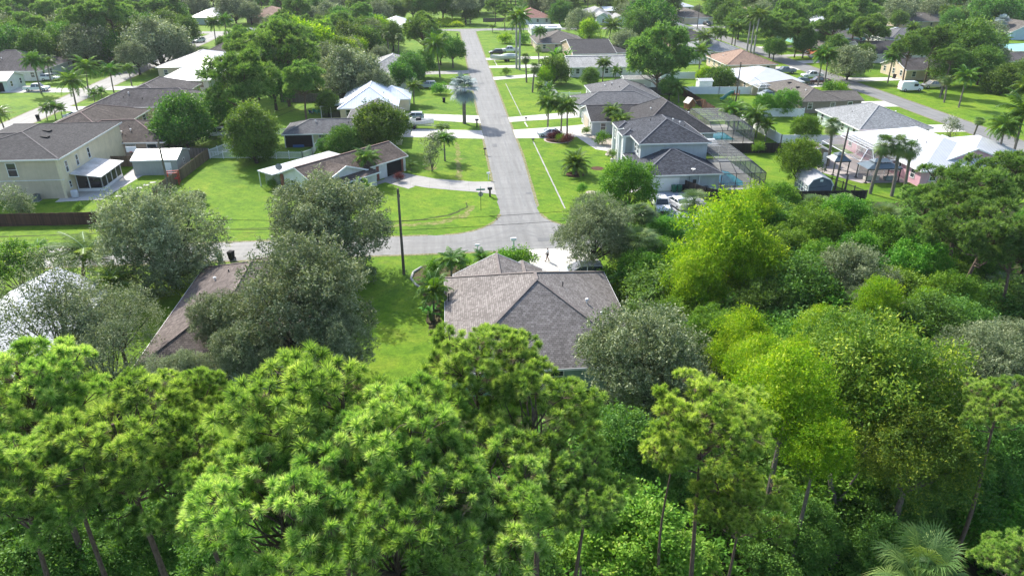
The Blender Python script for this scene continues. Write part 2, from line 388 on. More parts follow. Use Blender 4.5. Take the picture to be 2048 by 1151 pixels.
# gutter lines of the drainage swale
def strip(a, b, w, z, mat, name='gutter'):
    (x0, y0), (x1, y1) = a, b; L = math.hypot(x1 - x0, y1 - y0); nx, ny = -(y1 - y0) / L * w / 2, (x1 - x0) / L * w / 2
    return sheet(name, [(x0 + nx, y0 + ny), (x1 + nx, y1 + ny), (x1 - nx, y1 - ny), (x0 - nx, y0 - ny)], z, mat, jag=.03, seg=1)
strip((16.2, 94.6), (16.0, 131.6), .22, .018, CONC_OLD); strip((16.0, 152.5), (15.7, 190), .18, .018, CONC_OLD); strip((16.2, 142.8), (16.1, 147.0), .3, .018, CONC)
strip((15.6, 218), (15.4, 228), .22, .018, CONC)
DITCH = plain('painted ditch shade', (.055, .075, .02), .95, .1, var=.4, vs=3)  # darker green brown: shade of the ditch put into the colour
DIRT = plain('bare sandy soil', (.24, .19, .10), .95, .1, var=.3, vs=1.5)
def worn():
    t = NT('worn lawn'); geo = t.n('NewGeometry').outputs['Position']; n = t.noise(geo, 1.5, 5, .75)
    c = t.ramp(n, [(.3, (.07, .12, .02)), (.48, (.13, .17, .03)), (.62, (.26, .22, .11))]); return t.fin(t.bsdf(c, .95, .1))
WORN = worn()
sheet('ditch', [(-3.8, 91.9), (0.2, 93.3), (2.5, 96.2), (2.5, 98.4), (2.3, 98.4), (2.2, 96.3), (-.4, 93.6), (-4.0, 92.2), (-14, 90.8), (-14, 90.6)], .006, DITCH, jag=.12, seg=.5)
sheet('verge', [(1.2, 108.5), (2.2, 108.5), (2.0, 132), (1.4, 132)], .006, WORN, jag=.3, seg=.6)
sheet('verge', [(-11, 89.2), (-1, 90.2), (2.6, 93), (3.6, 97), (2.7, 97), (1.8, 93.9), (-1.4, 91.2), (-11, 90.0)], .005, WORN, jag=.25, seg=.6)
sheet('verge', [(-140, 90.6), (-14, 90.6), (-14, 90.9), (-140, 90.95)], .006, DITCH, jag=.1, seg=.6)
sheet('verge', [(-140, 89.1), (-14, 89.2), (-14, 89.35), (-140, 89.3)], .006, DITCH, jag=.06, seg=.6)
# woodland floor in the foreground and to the right
sheet('woodland_floor', [(-70, -40), (110, -40), (110, 70), (96, 90), (62, 93.2), (42, 94), (38, 86), (24, 84), (20, 79), (18.5, 66), (17.5, 50), (16, 47.0), (-2, 46.5), (-5, 44), (-10, 45), (-30, 46), (-70, 44)], .004, LITTER, jag=.6, seg=1.5)
# planting beds
sheet('garden_bed', [(-4.5, 74.5), (-3.4, 77), (1, 76.5), (8, 76), (8, 69.3), (0, 69.2), (-1.5, 68), (-1.2, 60), (-2.6, 60.5), (-3.0, 68)], .014, plain('dark bed soil', (.075, .065, .035), .95, .1, var=.45, vs=4), jag=.15, seg=.5)
sheet('garden_bed', [(26.8, 134.4), (30, 134.4), (33, 128), (33, 120), (30, 118.5), (27.5, 121), (29, 124.8), (27.6, 127)], .014, STONES, jag=.15, seg=.5)
def disc(cx, cy, r, mat, z=.016, name='garden_bed'): return sheet(name, arc(cx, cy, r, 0, 350, 18), z, mat, jag=.12, seg=.6)
disc(*G(1150, 349), 1.5, MULCH); disc(20.8, 132.2, 2.7, STONES, .015); disc(20.8, 132.2, 2.3, MULCH, .02); disc(24.6, 113.3, 1.1, MULCH)
disc(-2.9, 115.9, 1.1, WORN); disc(21.2, 101.2, .8, STONES); disc(26.6, 110.4, 1.5, MULCH)

# worn road edges, patches and tyre polish
EDGE = NT('sandy road edge'); _g = EDGE.n('NewGeometry').outputs['Position']; _n = EDGE.noise(_g, 2.5, 5, .75)
EDGE = EDGE.fin(EDGE.bsdf(EDGE.ramp(_n, [(.32, (.07, .11, .02)), (.45, (.15, .15, .06)), (.6, (.27, .24, .16))]), .95, .1))
for i, (a, b) in enumerate((((6.75, 104), (6.78, 300)), ((12.5, 96), (13.1, 120)), ((13.12, 120), (13.12, 300)), ((-140, 86.35), (-3, 86.35)), ((-140, 80.15), (8, 80.15)), ((101.45, 60), (101.45, 300)), ((107.95, 60), (107.95, 300)), ((-84.4, 132), (-84.4, 300)), ((-91.2, 132), (-91.2, 300)))):
    strip(a, b, .42, .0155, EDGE, 'road_edge')
sheet('road_edge', arc(-1.3, 94.4, 8.0, -8, -88) + arc(-1.3, 94.4, 8.4, -88, -8), .0155, EDGE, jag=.12, seg=.4)
sheet('road_edge', arc(20.5, 94.4, 8.0, 262, 190) + arc(20.5, 94.4, 8.4, 190, 262), .0155, EDGE, jag=.12, seg=.4)
TYREM = plain('tyre polished asphalt', (.146, .146, .141), .6, .35, var=.12, vs=.7); PATCH = plain('asphalt patch', (.13, .133, .135), .8, .3, var=.2, vs=1.2)
for k_, (cx, cy, r, a0, a1) in enumerate(((20.5, 94.4, 11.3, 260, 188), (20.5, 94.4, 12.9, 262, 190), (-1.3, 94.4, 11.2, -6, -84), (-1.3, 94.4, 12.7, -8, -86), (19.5, 95.5, 13.8, 258, 200))):
    sheet('road_mark', arc(cx, cy, r, a0, a1, 14) + arc(cx, cy, r + .26, a1, a0, 14), .018 + .002 * k_, TYREM, jag=.05, seg=.6)
for x in (7.9, 9.3, 10.7, 12.1): strip((x, 96), (x + .05, 300), .34, .0165, TYREM, 'road_mark')
for y in (81.6, 83.0, 84.2, 85.3): strip((-138, y), (-2 if y > 84 else 55, y), .3, .0165, TYREM, 'road_mark')
for x, y, w, d in ((10.9, 83.0, 1.6, 1.0), (8.2, 128, .9, 2.4), (11.6, 152, 1.3, 1.0), (-22, 82.1, 2.6, .9), (9.0, 189, 1.2, 2.2), (11.4, 101.3, .9, .9)):
    sheet('road_patch', [(x, y), (x + w, y + .05), (x + w - .04, y + d), (x + .03, y + d)], .03, PATCH, jag=.05, seg=.4)
# ------------------------------------------------------------------ houses
def f_hip(mb, cap, fas, x0, x1, y0, y1, z, s, capw=.22):
    w, d = x1 - x0, y1 - y0; a = min(w, d) / 2; h = z + a * s
    if w >= d: r0, r1 = (x0 + a, (y0 + y1) / 2, h), (x1 - a, (y0 + y1) / 2, h)
    else: r0, r1 = ((x0 + x1) / 2, y0 + a, h), ((x0 + x1) / 2, y1 - a, h)
    c = [(x0, y0, z), (x1, y0, z), (x1, y1, z), (x0, y1, z)]
    if w >= d: F = [[c[0], c[1], r1, r0], [c[1], c[2], r1], [c[2], c[3], r0, r1], [c[3], c[0], r0]]; H = [(c[0], r0), (c[3], r0), (c[1], r1), (c[2], r1)]
    else: F = [[c[0], c[1], r0], [c[1], c[2], r1, r0], [c[2], c[3], r1], [c[3], c[0], r0, r1]]; H = [(c[0], r0), (c[1], r0), (c[2], r1), (c[3], r1)]
    for q in F:
        if Vector(q[0]) - Vector(q[-1]) and len({tuple(round(v, 4) for v in p) for p in q}) >= 3: mb.poly([p for i, p in enumerate(q) if i == 0 or (Vector(p) - Vector(q[i-1])).length > 1e-3])
    mb.poly([(x0, y0, z - .012), (x0, y1, z - .012), (x1, y1, z - .012), (x1, y0, z - .012)])
    if cap is not None:
        for p, q in H: cap.bar((p[0], p[1], p[2] + .03), (q[0], q[1], q[2] + .03), capw, .05)
        if (Vector(r0) - Vector(r1)).length > .3: cap.bar((r0[0], r0[1], r0[2] + .03), (r1[0], r1[1], r1[2] + .03), capw, .06)
    t = .03
    fas.box(x0 - t, x1 + t, y0 - t, y0, z - .19, z + .01); fas.box(x0 - t, x1 + t, y1, y1 + t, z - .19, z + .01)
    fas.box(x0 - t, x0, y0, y1, z - .19, z + .01); fas.box(x1, x1 + t, y0, y1, z - .19, z + .01)
def f_gable(mb, cap, fas, wall, x0, x1, y0, y1, z, s, ax, inset=.35, capw=.22):
    T = lambda a, b, c: (a, b, c) if ax == 'x' else (b, a, c)      # first coordinate runs along the ridge
    a0, a1, b0, b1 = (x0, x1, y0, y1) if ax == 'x' else (y0, y1, x0, x1)
    bm = (b0 + b1) / 2; h = z + (b1 - b0) / 2 * s; th = .14
    for sb, e in ((b0, 1), (b1, -1)):
        top = [T(a0, sb, z), T(a1, sb, z), T(a1, bm, h), T(a0, bm, h)]; bot = [(p[0], p[1], p[2] - th) for p in top]
        mb.add(top + bot, [[0, 1, 2, 3], [7, 6, 5, 4]])
        fas.bar((*T(a0 - .02, sb, 0)[:2], z - .07), (*T(a1 + .02, sb, 0)[:2], z - .07), .04, .2)
        for aa in (a0, a1): fas.bar((*T(aa, sb, 0)[:2], z - .06), (*T(aa, bm, 0)[:2], h - .06), .05, .19)
    if cap is not None: cap.bar((*T(a0, bm, 0)[:2], h + .03), (*T(a1, bm, 0)[:2], h + .03), capw, .06)
    i = inset; zt = z + s * i - th - .01
    for aa in (a0 + i, a1 - i):
        wall.poly([T(aa, b0 + i, zt), T(aa, b1 - i, zt), T(aa, bm, h - th - .02)])
    return zt
FN = {'S': (0, -1), 'N': (0, 1), 'W': (-1, 0), 'E': (1, 0)}
def facebox(mb, face, c, along, z0, z1, w, d0, d1):
    """box on a wall: c = wall plane, d0..d1 = how far it stands out"""
    if face in 'SN':
        sgn = -1 if face == 'S' else 1; ya, yb = sorted((c + sgn * d0, c + sgn * d1)); mb.box(along - w / 2, along + w / 2, ya, yb, z0, z1)
    else:
        sgn = -1 if face == 'W' else 1; xa, xb = sorted((c + sgn * d0, c + sgn * d1)); mb.box(xa, xb, along - w / 2, along + w / 2, z0, z1)
def window(root, face, c, along, z0, w, h, frame=None, glass=None, bars='h', fw=.09):
    m = MB()
    for dx in (-w / 2, w / 2): facebox(m, face, c, along + dx, z0 - .06, z0 + h + .06, fw, -.02, .06)
    facebox(m, face, c, along, z0 - .1, z0 - .0, w + .2, -.02, .085); facebox(m, face, c, along, z0 + h, z0 + h + .09, w + .14, -.02, .065)
    if bars in ('h', 'g'): facebox(m, face, c, along, z0 + h / 2 - .03, z0 + h / 2 + .03, w - .02, -.02, .05)
    if bars in ('v', 'g'): facebox(m, face, c, along, z0 + .01, z0 + h - .01, .05, -.02, .052)
    f = m.build('window', frame or TRIM, root); p = MB(); facebox(p, face, c, along, z0 + .005, z0 + h - .005, w - .01, -.03, .022); p.build('pane', glass or GLASS, f)
    return f
def garage(root, face, c, along, w=4.8, h=2.15, mat=None):
    m = MB(); n = 4
    for i in range(n): facebox(m, face, c, along, .02 + i * h / n, .02 + (i + 1) * h / n - .03, w, -.02, .05)
    facebox(m, face, c, along, .0, h, w - .02, -.02, .028); return m.build('garage_door', mat or TRIM, root)
def door(root, face, c, along, mat=None, w=.95, h=2.05):
    m = MB(); facebox(m, face, c, along, .05, h, w, -.02, .05)
    for zz in (.3, 1.15): facebox(m, face, c, along, zz, zz + .65, w * .66, .04, .065)
    d = m.build('door', mat or TRIM, root); k = MB(); facebox(k, face, c, along + w * .38, .95, 1.05, .07, .05, .12); k.build('handle', DARKM, d); return d
def house(name, label, wings, wallm, roofm, capm=None, cat='house', org=(0, 0), rz=0, wins='auto', gar=None, doors=None, trim=None, vents=3, seed=0, inset=.45, frame=None, capw=.22, winsize=(1.0, 1.25)):
    root = empty(name, (org[0], org[1], 0), rz, label, cat); rnd = random.Random(seed * 7 + 3)
    rm, cp, fs, wl = MB(), MB(), MB(), MB(); walls = []
    for i, (ty, x0, x1, y0, y1, z, s) in enumerate(wings):
        e = i * .007; x0 += e; x1 -= e; y0 += e * 1.3; y1 -= e * .8; z += e; ins = inset + e
        if ty == 'h': f_hip(rm, cp if capm else None, fs, x0, x1, y0, y1, z, s, capw); zt = z - .02
        elif ty in ('gx', 'gy'): ins = .35 + e; zt = f_gable(rm, cp if capm else None, fs, wl, x0, x1, y0, y1, z, s, ty[1], ins, capw)
        wl.box(x0 + ins, x1 - ins, y0 + ins, y1 - ins, -.1, zt); walls.append((x0 + ins, x1 - ins, y0 + ins, y1 - ins, z))
    wl.build('wall', wallm, root); r = rm.build('roof', roofm, root); fs.build('fascia', trim or TRIM, root)
    if capm: cp.build('ridge_cap', capm, r)
    def inside(x, y, k): return any(j != k and a + .05 < x < b - .05 and c + .05 < y < d - .05 for j, (a, b, c, d, _) in enumerate(walls))
    if wins == 'auto':
        for k, (a, b, c, d, z) in enumerate(walls):
            for face, lo, hi, cc in (('S', a, b, c), ('W', c, d, a), ('E', c, d, b)):
                n = max(1, int((hi - lo) / 3.6)); zs = [.95] if z < 4 else [.95, 3.9]
                for j in range(n):
                    al = lo + (hi - lo) * (j + .5) / n + rnd.uniform(-.3, .3); x, y = (al, cc) if face == 'S' else (cc, al)
                    if inside(x + FN[face][0] * .1, y + FN[face][1] * .1, k): continue
                    if gar and gar[0] == face and abs(al - gar[2]) < (gar[3] if len(gar) > 3 else 4.8) / 2 + .8: continue
                    if rnd.random() < .12: continue
                    for zz in zs: window(root, face, cc, al, zz, winsize[0], winsize[1], frame)
    elif wins:
        for w in wins: window(root, *w[:7 - 1], frame=frame, **(w[6] if len(w) > 6 else {}))
    if gar: garage(root, *gar)
    for dd in doors or []: door(root, *dd)
    ty, x0, x1, y0, y1, z, s = wings[0]
    for i in range(vents):
        a = min(x1 - x0, y1 - y0) / 2; u = rnd.uniform(.3, .8) * a; x = rnd.uniform(x0 + a * .9, x1 - a * .9) if x1 - x0 > y1 - y0 else (x0 + x1) / 2 + rnd.choice((-1, 1)) * (a - u)
        y = y0 + u if x1 - x0 > y1 - y0 else rnd.uniform(y0 + a, y1 - a * .9); zz = z + u * s
        v = MB(); v.tube([(x, y, zz - .05), (x, y, zz + .3)], .06, 8)
        if i % 2: v.lathe([(.06, .22), (.17, .26), (.17, .33), (.05, .4)], 8, x, y, zz)
        v.build('roof_vent', TRIM if i % 2 else DARKM, root)
    return root
SH = dict(
 brown=shingle('greyish brown shingles', (.255, .232, .218), (.215, .193, .18), .5), hl=shingle('dusky pink brown shingles', (.178, .15, .136), (.145, .12, .11), .6),
 dark=shingle('dark charcoal shingles', (.085, .088, .10), (.068, .07, .08), .35), grey=shingle('mid grey shingles', (.165, .165, .17), (.135, .135, .14), .4),
 weath=shingle('weathered brown shingles', (.12, .10, .09), (.095, .08, .073), 1.1), wgrey=shingle('weathered grey shingles', (.13, .12, .12), (.105, .095, .097), 1.0),
 slate=shingle('bluish slate shingles', (.085, .091, .106), (.05, .054, .065), .35), charcoal=shingle('black brown shingles', (.078, .076, .078), (.06, .058, .06), .35),
 ltgrey=shingle('light grey shingles', (.30, .31, .315), (.25, .26, .265), .3), taupe=shingle('taupe shingles', (.17, .155, .138), (.14, .127, .113), .4),
 tan=shingle('tan shingles', (.36, .25, .19), (.30, .205, .155), .4), terra=shingle('terracotta shingles', (.36, .20, .16), (.30, .16, .13), .4),
 ranch=shingle('brown ranch shingles', (.155, .125, .108), (.125, .10, .087), .9), pale=shingle('pale grey shingles', (.40, .40, .39), (.35, .35, .34), .4))
CAPS = {k: plain(k + ' ridge shingles', c, .9, .1, var=.2) for k, c in dict(brown=(.19, .165, .152), hl=(.2, .165, .15), dark=(.10, .10, .11), grey=(.2, .2, .2), weath=(.20, .15, .14), wgrey=(.2, .18, .18), slate=(.14, .145, .16), charcoal=(.13, .12, .12), ltgrey=(.32, .33, .33), taupe=(.2, .175, .155), tan=(.3, .2, .15), terra=(.34, .2, .15), ranch=(.24, .17, .14), pale=(.45, .45, .44)).items()}
WM = metalroof('white metal roofing', (.50, .515, .54), dirt=.06); WM2 = metalroof('bluish white metal roofing', (.62, .68, .76), dirt=.1); GM = metalroof('grey metal roofing', (.36, .36, .37), seam=.6)
ST = dict(beige=stucco('beige siding', (.58, .49, .365), .18), cream=stucco('cream stucco', (.60, .50, .36)), pink=stucco('pinkish stucco', (.47, .36, .29)), white=stucco('white stucco', (.66, .66, .63)),
 grey=stucco('pale grey stucco', (.48, .50, .50)), green=stucco('pale green stucco', (.26, .38, .31)), yellow=stucco('pale yellow stucco', (.58, .54, .33)), rose=stucco('rose stucco', (.66, .38, .44)),
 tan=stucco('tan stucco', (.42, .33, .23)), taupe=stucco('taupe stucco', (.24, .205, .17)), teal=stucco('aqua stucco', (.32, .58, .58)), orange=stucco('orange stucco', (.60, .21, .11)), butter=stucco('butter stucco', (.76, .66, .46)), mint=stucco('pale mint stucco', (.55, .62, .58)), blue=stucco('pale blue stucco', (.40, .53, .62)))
def hs(k): return dict(roofm=SH[k], capm=CAPS[k])
# --- nearest row
h0 = house('brick_brown_house', 'large greyish brown hip roofed house in the centre, behind the foreground pines', [('h', -.9, 16, 49.4, 67.8, 2.6, .5), ('gy', 0, 9.2, 60, 68.4, 2.62, .5), ('gy', 5.2, 9.6, 62, 69.0, 2.6, .5)],
      ST['green'], **hs('brown'), wins=[('S', 49.85, 3, 1, 1.4, 1.2), ('S', 49.85, 8, .9, 1.8, 1.4), ('S', 49.85, 12.5, 1, 1.2, 1.2), ('W', -.45, 56, 1, 1.2, 1.2), ('E', 15.55, 58, 1, 1.2, 1.2)], vents=0, capw=.26)
h0.name = 'brown_house'
def roofat(x, y, x0, x1, y0, y1, z, s): return z + s * min(x - x0, x1 - x, y - y0, y1 - y)
for (x, y, kind) in ((10.1, 58.8, 0), (12.1, 57.2, 1), (13.2, 55.6, 1), (-.5, 62.0, 2), (12.8, 51.3, 1)):
    z = roofat(x, y, -.9, 16, 49.4, 67.8, 2.6, .5); v = MB()
    if kind == 1: v.tube([(x, y, z - .1), (x, y, z + .28)], .07, 10); v.tube([(x, y, z + .2), (x, y - .02, z + .34), (x - .06, y - .16, z + .36)], [.13, .17, .12], 10)
    else: v.tube([(x, y, z - .1), (x, y, z + (.45 if kind == 0 else .9))], .05, 8)
    v.build('roof_vent', WHITE if kind == 1 else DARKM, h0)
house('brown_house', 'brown shingled house under grey oaks, left of the centre house', [('h', -26.7, -12.5, 52.1, 72.8, 2.6, .5), ('h', -22, -12.2, 62, 74.5, 2.6, .5)], ST['green'], **hs('hl'), vents=3, seed=2)
h = house('metal_roofed_house', 'white corrugated metal roof showing through sparse oak branches at far left', [('gy', -44.3, -34.5, 48, 68.7, 2.6, .5)], ST['beige'], WM, None, vents=1, seed=3)
# --- two storey house, left edge
l1 = house('two_storey_house', 'beige two storey house with dark hip roof behind the brown fence', [('h', -73.0, -55.4, 105.2, 128, 6.0, .22), ('gx', -100, -64.4, 105.3, 122.9, 6.0, .2)],
      ST['beige'], **hs('charcoal'), wins=[('S', 105.65, -62.4, 3.5, 1.3, 1.9), ('E', -55.85, 107.6, 3.5, .75, 1.5, dict(bars='h')), ('E', -55.85, 111.0, 3.5, .75, 1.5), ('E', -55.85, 115.0, 3.5, .75, 1.5), ('E', -55.85, 107.3, 1.2, .6, .9)], vents=0)
m = MB(); m.box(-56.2, -55.838, 105.56, 127.6, 0, 5.95); m.build('brightened_side_wall', ST['butter'], l1)  # thin paler skin: brightness of the east side put into its colour
bl = MB(); bl.box(-73.0, -55.75, 105.55, 105.9, 2.78, 2.86); bl.build('wall_band', TRIM, l1)
for i, (x, y) in enumerate(((-60.8, 113.5), (-61.8, 116.5))):
    z = 6.0 + .22 * (-55.4 - x); v = MB(); v.bar((x - .5, y, z + .12), (x + .5, y, z - .0), .9, .2); v.build('roof_vent', BLACKP, l1)
pr = MB()
SCREEN = None
def screenmat(name, col=(.05, .05, .05), a=.42):
    if name in _mc: return _mc[name]
    t = NT(name); d = t.bsdf(col, .8, .2); tr = t.n('BsdfTransparent'); ms = t.n('MixShader'); ms.inputs[0].default_value = a
    t.l(tr.outputs[0], ms.inputs[1]); t.l(d.outputs[0], ms.inputs[2]); _mc[name] = t.fin(ms); return _mc[name]
SCREEN = screenmat('dark insect screen'); SCREENL = screenmat('pale insect screen', (.35, .36, .36), .45)
pc = empty('sun_porch', (0, 0, 0), 0, 'white screened porch with streaky lean-to metal roof beside the beige house', 'porch')
m = MB(); m.add([(-55.8, 107.6, 3.1), (-51.4, 107.6, 2.5), (-51.4, 116.2, 2.5), (-55.8, 116.2, 3.1), (-55.8, 107.6, 2.98), (-51.4, 107.6, 2.38), (-51.4, 116.2, 2.38), (-55.8, 116.2, 2.98)], [[0, 1, 2, 3], [7, 6, 5, 4], [0, 4, 5, 1], [1, 5, 6, 2], [2, 6, 7, 3]])
m.build('porch_roof', metalroof('streaky white metal roofing', (.68, .68, .68), .9, dirt=.3), pc)
m = MB()
for y in (108.8, 110.6, 112.4, 114.1, 115.9): m.box(-52.15, -52.03, y - .06, y + .06, .4, 2.45)
for x in (-55.6, -53.9, -52.1): m.box(x - .06, x + .06, 108.74, 108.86, .4, 2.6)
m.box(-55.7, -52.0, 108.72, 108.88, 0, .45); m.box(-52.18, -52.0, 108.88, 116, 0, .45); m.build('porch_frame', TRIM, pc)
m = MB(); m.poly([(-55.7, 108.8, .45), (-52.1, 108.8, .45), (-52.1, 108.8, 2.5), (-55.7, 108.8, 3.0)]); m.poly([(-52.09, 108.9, .45), (-52.09, 115.9, .45), (-52.09, 115.9, 2.4), (-52.09, 108.9, 2.4)]); m.build('screen_panel', screenmat('smoked screen', (.03, .03, .035), .75), pc)
m = MB(); m.box(-55.2, -53.4, 110.5, 112, .02, .5); m.box(-55.2, -54.8, 110.5, 112, .4, .95); m.build('porch_seat', plain('dark wicker', (.05, .04, .035), var=.3), pc)
# --- houses between the left road and the centre road
house('brown_roofed_house', 'weathered brown hip roofed pinkish house behind the two storey house', [('h', -67.9, -48.8, 127.0, 140.4, 2.6, .37), ('h', -74.6, -60.5, 133, 154, 2.6, .37)], ST['pink'], **hs('weath'), seed=5, vents=6, winsize=(1.6, 1.2))
house('grey_roofed_house', 'cream house with weathered grey hip roof, second along the left road', [('h', -74.6, -50.5, 156.2, 169.4, 2.6, .4), ('h', -72.5, -58.5, 160, 183, 2.6, .4)], ST['cream'], **hs('wgrey'), seed=6, winsize=(.9, 1.3))
hh = house('white_roofed_house', 'house with broad plain white roof and small screened lanai on the left road', [('h', -70.3, -57.6, 186.0, 206.5, 2.7, .14)], ST['white'], WM, None, seed=7)
hh2 = house('metal_roofed_house', 'house with ribbed grey metal hip roof just beyond the plain white roof', [('h', -77.0, -59, 205.2, 228, 2.95, .3)], ST['cream'], GM, DARKM, seed=8)
house('grey_roofed_house', 'low taupe hip roof beyond the ribbed grey metal roof', [('h', -73, -54, 231, 250, 2.6, .42)], ST['tan'], **hs('taupe'), seed=9)
house('grey_roofed_house', 'bluish grey hip roof farthest along the left road', [('h', -75, -57, 256, 276, 2.6, .4)], ST['white'], **hs('ltgrey'), seed=10)
house('pale_roofed_house', 'white walled house with dark grey roof and white cars outside at the left edge', [('h', -128, -106, 204.5, 224, 2.6, .42)], ST['white'], **hs('wgrey'), seed=11)
house('garage_building', 'pale green white garage with open dark doorway at the left edge', [('gx', -124, -106.9, 190, 198.8, 2.6, .36)], ST['mint'], WM, None, cat='garage', seed=12, gar=('S', 190.35, -110.5, 4.6, 2.2, plain('painted doorway shade', (.015, .015, .017), .8, .1)))  # flat near black door panel: shade inside the garage painted as colour
house('metal_roofed_house', 'white roof deep among the trees near the upper left corner', [('h', -186, -165, 344, 364, 2.6, .4)], ST['cream'], WM, None, seed=13)
house('white_roofed_house', 'small white roof peeping through the woods left of the grey oak', [('gx', -122, -108, 266, 280, 3, .3)], ST['white'], WM, None, seed=14)
house('metal_roofed_house', 'white metal roof beyond the end of the left road', [('h', -108, -95, 336, 358, 3, .42)], ST['mint'], WM, None, seed=15)
house('tan_roofed_house', 'tan hip roofed house beyond the far cross street on the left', [('h', -86, -67, 342, 364, 2.6, .35), ('h', -80, -72, 338, 350, 2.6, .35)], ST['tan'], **hs('tan'), seed=16)
house('terracotta_roofed_house', 'terracotta hip roof above the white metal roof at top centre', [('h', -39, -23, 347, 368, 2.6, .35)], ST['tan'], **hs('terra'), seed=17)
house('brown_roofed_house', 'brown roof at the top edge left of the centre road', [('h', -37, -18, 388, 412, 2.8, .35)], ST['tan'], **hs('taupe'), seed=18)
house('grey_roofed_house', 'grey gable roof at the top edge behind the pale oak', [('h', -62, -45, 386, 406, 2.8, .4)], ST['white'], **hs('ltgrey'), seed=19)
house('metal_roofed_house', 'bright white metal hip roof near the far end of the centre road', [('h', -27, -9.5, 292, 314, 2.6, .38)], ST['white'], WM, None, seed=20)
house('garden_shed', 'small pale roofed outbuilding left of the bright white metal roof', [('h', -35, -28, 294, 300, 2.4, .3)], ST['white'], **hs('pale'), cat='shed', seed=21, vents=0)
l6 = house('pale_roofed_house', 'pale grey hip roofed house behind the dark oaks left of the centre road', [('h', -21, -7, 196, 214, 2.6, .42), ('h', -15, -8, 183, 198, 2.6, .16)], ST['white'], **hs('pale'), seed=22)
l5 = house('metal_roofed_house', 'blue white metal hip roofed house with butter yellow walls left of the centre road', [('h', -22.3, -9.9, 151.0, 169.5, 2.6, .53), ('h', -16, -7.6, 159.5, 168.4, 2.6, .5)], ST['butter'], WM2, WHITE, seed=23)
m = MB(); m.add([(-22.2, 154.2, 2.75), (-26.4, 154.2, 2.4), (-26.4, 160.6, 2.4), (-22.2, 160.6, 2.75), (-22.2, 154.2, 2.63), (-26.4, 154.2, 2.28), (-26.4, 160.6, 2.28), (-22.2, 160.6, 2.63)], [[0, 3, 2, 1], [4, 5, 6, 7], [0, 1, 5, 4], [1, 2, 6, 5], [2, 3, 7, 6]]); m.build('lanai_roof', WHITE, l5)
m = MB()
for x, y in ((-26.2, 154.4), (-26.2, 157.4), (-26.2, 160.4), (-24.2, 154.4)): m.box(x - .06, x + .06, y - .06, y + .06, 0, 2.3)
m.build('lanai_post', TRIM, l5); m = MB(); m.poly([(-26.2, 154.4, .1), (-22, 154.4, .1), (-22, 154.4, 2.4), (-26.2, 154.4, 2.3)]); m.build('screen_panel', screenmat('smoked screen'), l5)
l4 = house('yellow_house', 'pale yellow house with grey roof and an open dark porch behind white fences', [('h', -29.7, -8, 130.8, 139.9, 2.5, .36), ('gy', -19.4, -8.5, 134.0, 150, 2.5, .42)], ST['yellow'], **hs('grey'), seed=24, inset=.4,
      wins=[('S', 131.2, -22.7, .9, 1.0, 1.4)], vents=2)
m = MB(); m.box(-29.2, -24.3, 131.14, 131.19, .05, 2.35); m.build('porch_shade_panel', plain('painted porch shade', (.015, .015, .017), .8, .1), l4)  # flat near black panel on the wall, painting the shade of the porch
m = MB(); m.box(-29.34, -29.2, 131.02, 131.2, 0, 2.45); m.box(-24.4, -24.2, 131.02, 131.2, 0, 2.45); m.box(-29.3, -24.3, 131.02, 131.2, 2.32, 2.47); m.build('porch_frame', TRIM, l4)
m = MB(); m.box(-28, -26, 131.0, 131.12, .05, .5); m.build('porch_bench', plain('blue cushions', (.03, .10, .28)), l4)
# --- ranch house turned to the corner
ra = house('ranch_house', 'long brown roofed ranch house set at an angle on the corner lot', [('gx', -.2, 18.8, -4.3, 4.3, 2.5, .4)], ST['white'], SH['ranch'], CAPS['ranch'], org=(-22.4, 104.1), rz=R(47), wins=None, vents=1, seed=25)
ra.rotation_euler = (0, 0, R(47))
def raT(u, v): return (u, -v)
m = MB()   # local frame: y = -v, so the street side is at negative y
pts = [(.6, -4.05, 2.62), (10.4, -4.05, 2.62), (10.4, -6.7, 2.25), (.6, -6.7, 2.25)]; m.add(pts + [(p[0], p[1], p[2] - .13) for p in pts], [[0, 3, 2, 1][::-1], [4, 5, 6, 7][::-1], [0, 1, 5, 4], [1, 2, 6, 5], [2, 3, 7, 6], [3, 0, 4, 7]]); 
m.add([(1.4, -5.0, 2.5), (5.4, -5.0, 4.0), (5.4, 0, 4.0), (1.4, 0, 2.5), (9.4, -5.0, 2.5), (9.4, 0, 2.5)], [[0, 3, 2, 1], [1, 2, 5, 4]])
m.build('porch_roof', SH['ranch'], ra)
m = MB(); m.poly([(1.6, -4.7, 2.5), (9.2, -4.7, 2.5), (5.4, -4.7, 3.85)]); m.box(.9, 10.1, -6.1, -3.9, 0, 2.3); m.build('gable_wall', ST['white'], ra)
m = MB(); m.bar((1.2, -5.03, 2.45), (5.4, -5.03, 4.0), .06, .22); m.bar((9.6, -5.03, 2.45), (5.4, -5.03, 4.0), .06, .22); m.bar((.5, -6.72, 2.2), (10.5, -6.72, 2.2), .05, .18); m.build('fascia', WHITE, ra)
m = MB(); m.box(14.3, 17.4, -3.99, -3.96, .05, 2.2); m.build('carport_shade_panel', _mc['painted doorway shade'], ra)  # thin near black sheet on the wall: shade of the opening as colour
BR = plain('red brick', (.22, .09, .065), .9, .1, var=.4, vs=8)
m = MB(); m.box(17.4, 17.8, -4.08, -3.94, 0, 2.3); m.box(10.6, 11.2, -4.08, -3.94, 0, 2.3); m.box(12.0, 12.5, -4.08, -3.94, 0, 2.3); m.build('brick_pier', BR, ra)
window(ra, 'S', -3.95, 11.6, .4, .8, 1.5); window(ra, 'W', .15, 1.0, .9, 1.3, 1.1); window(ra, 'S', -6.1, 4, .8, 1.4, 1.1); window(ra, 'S', -6.1, 7.5, .8, 1.4, 1.1)
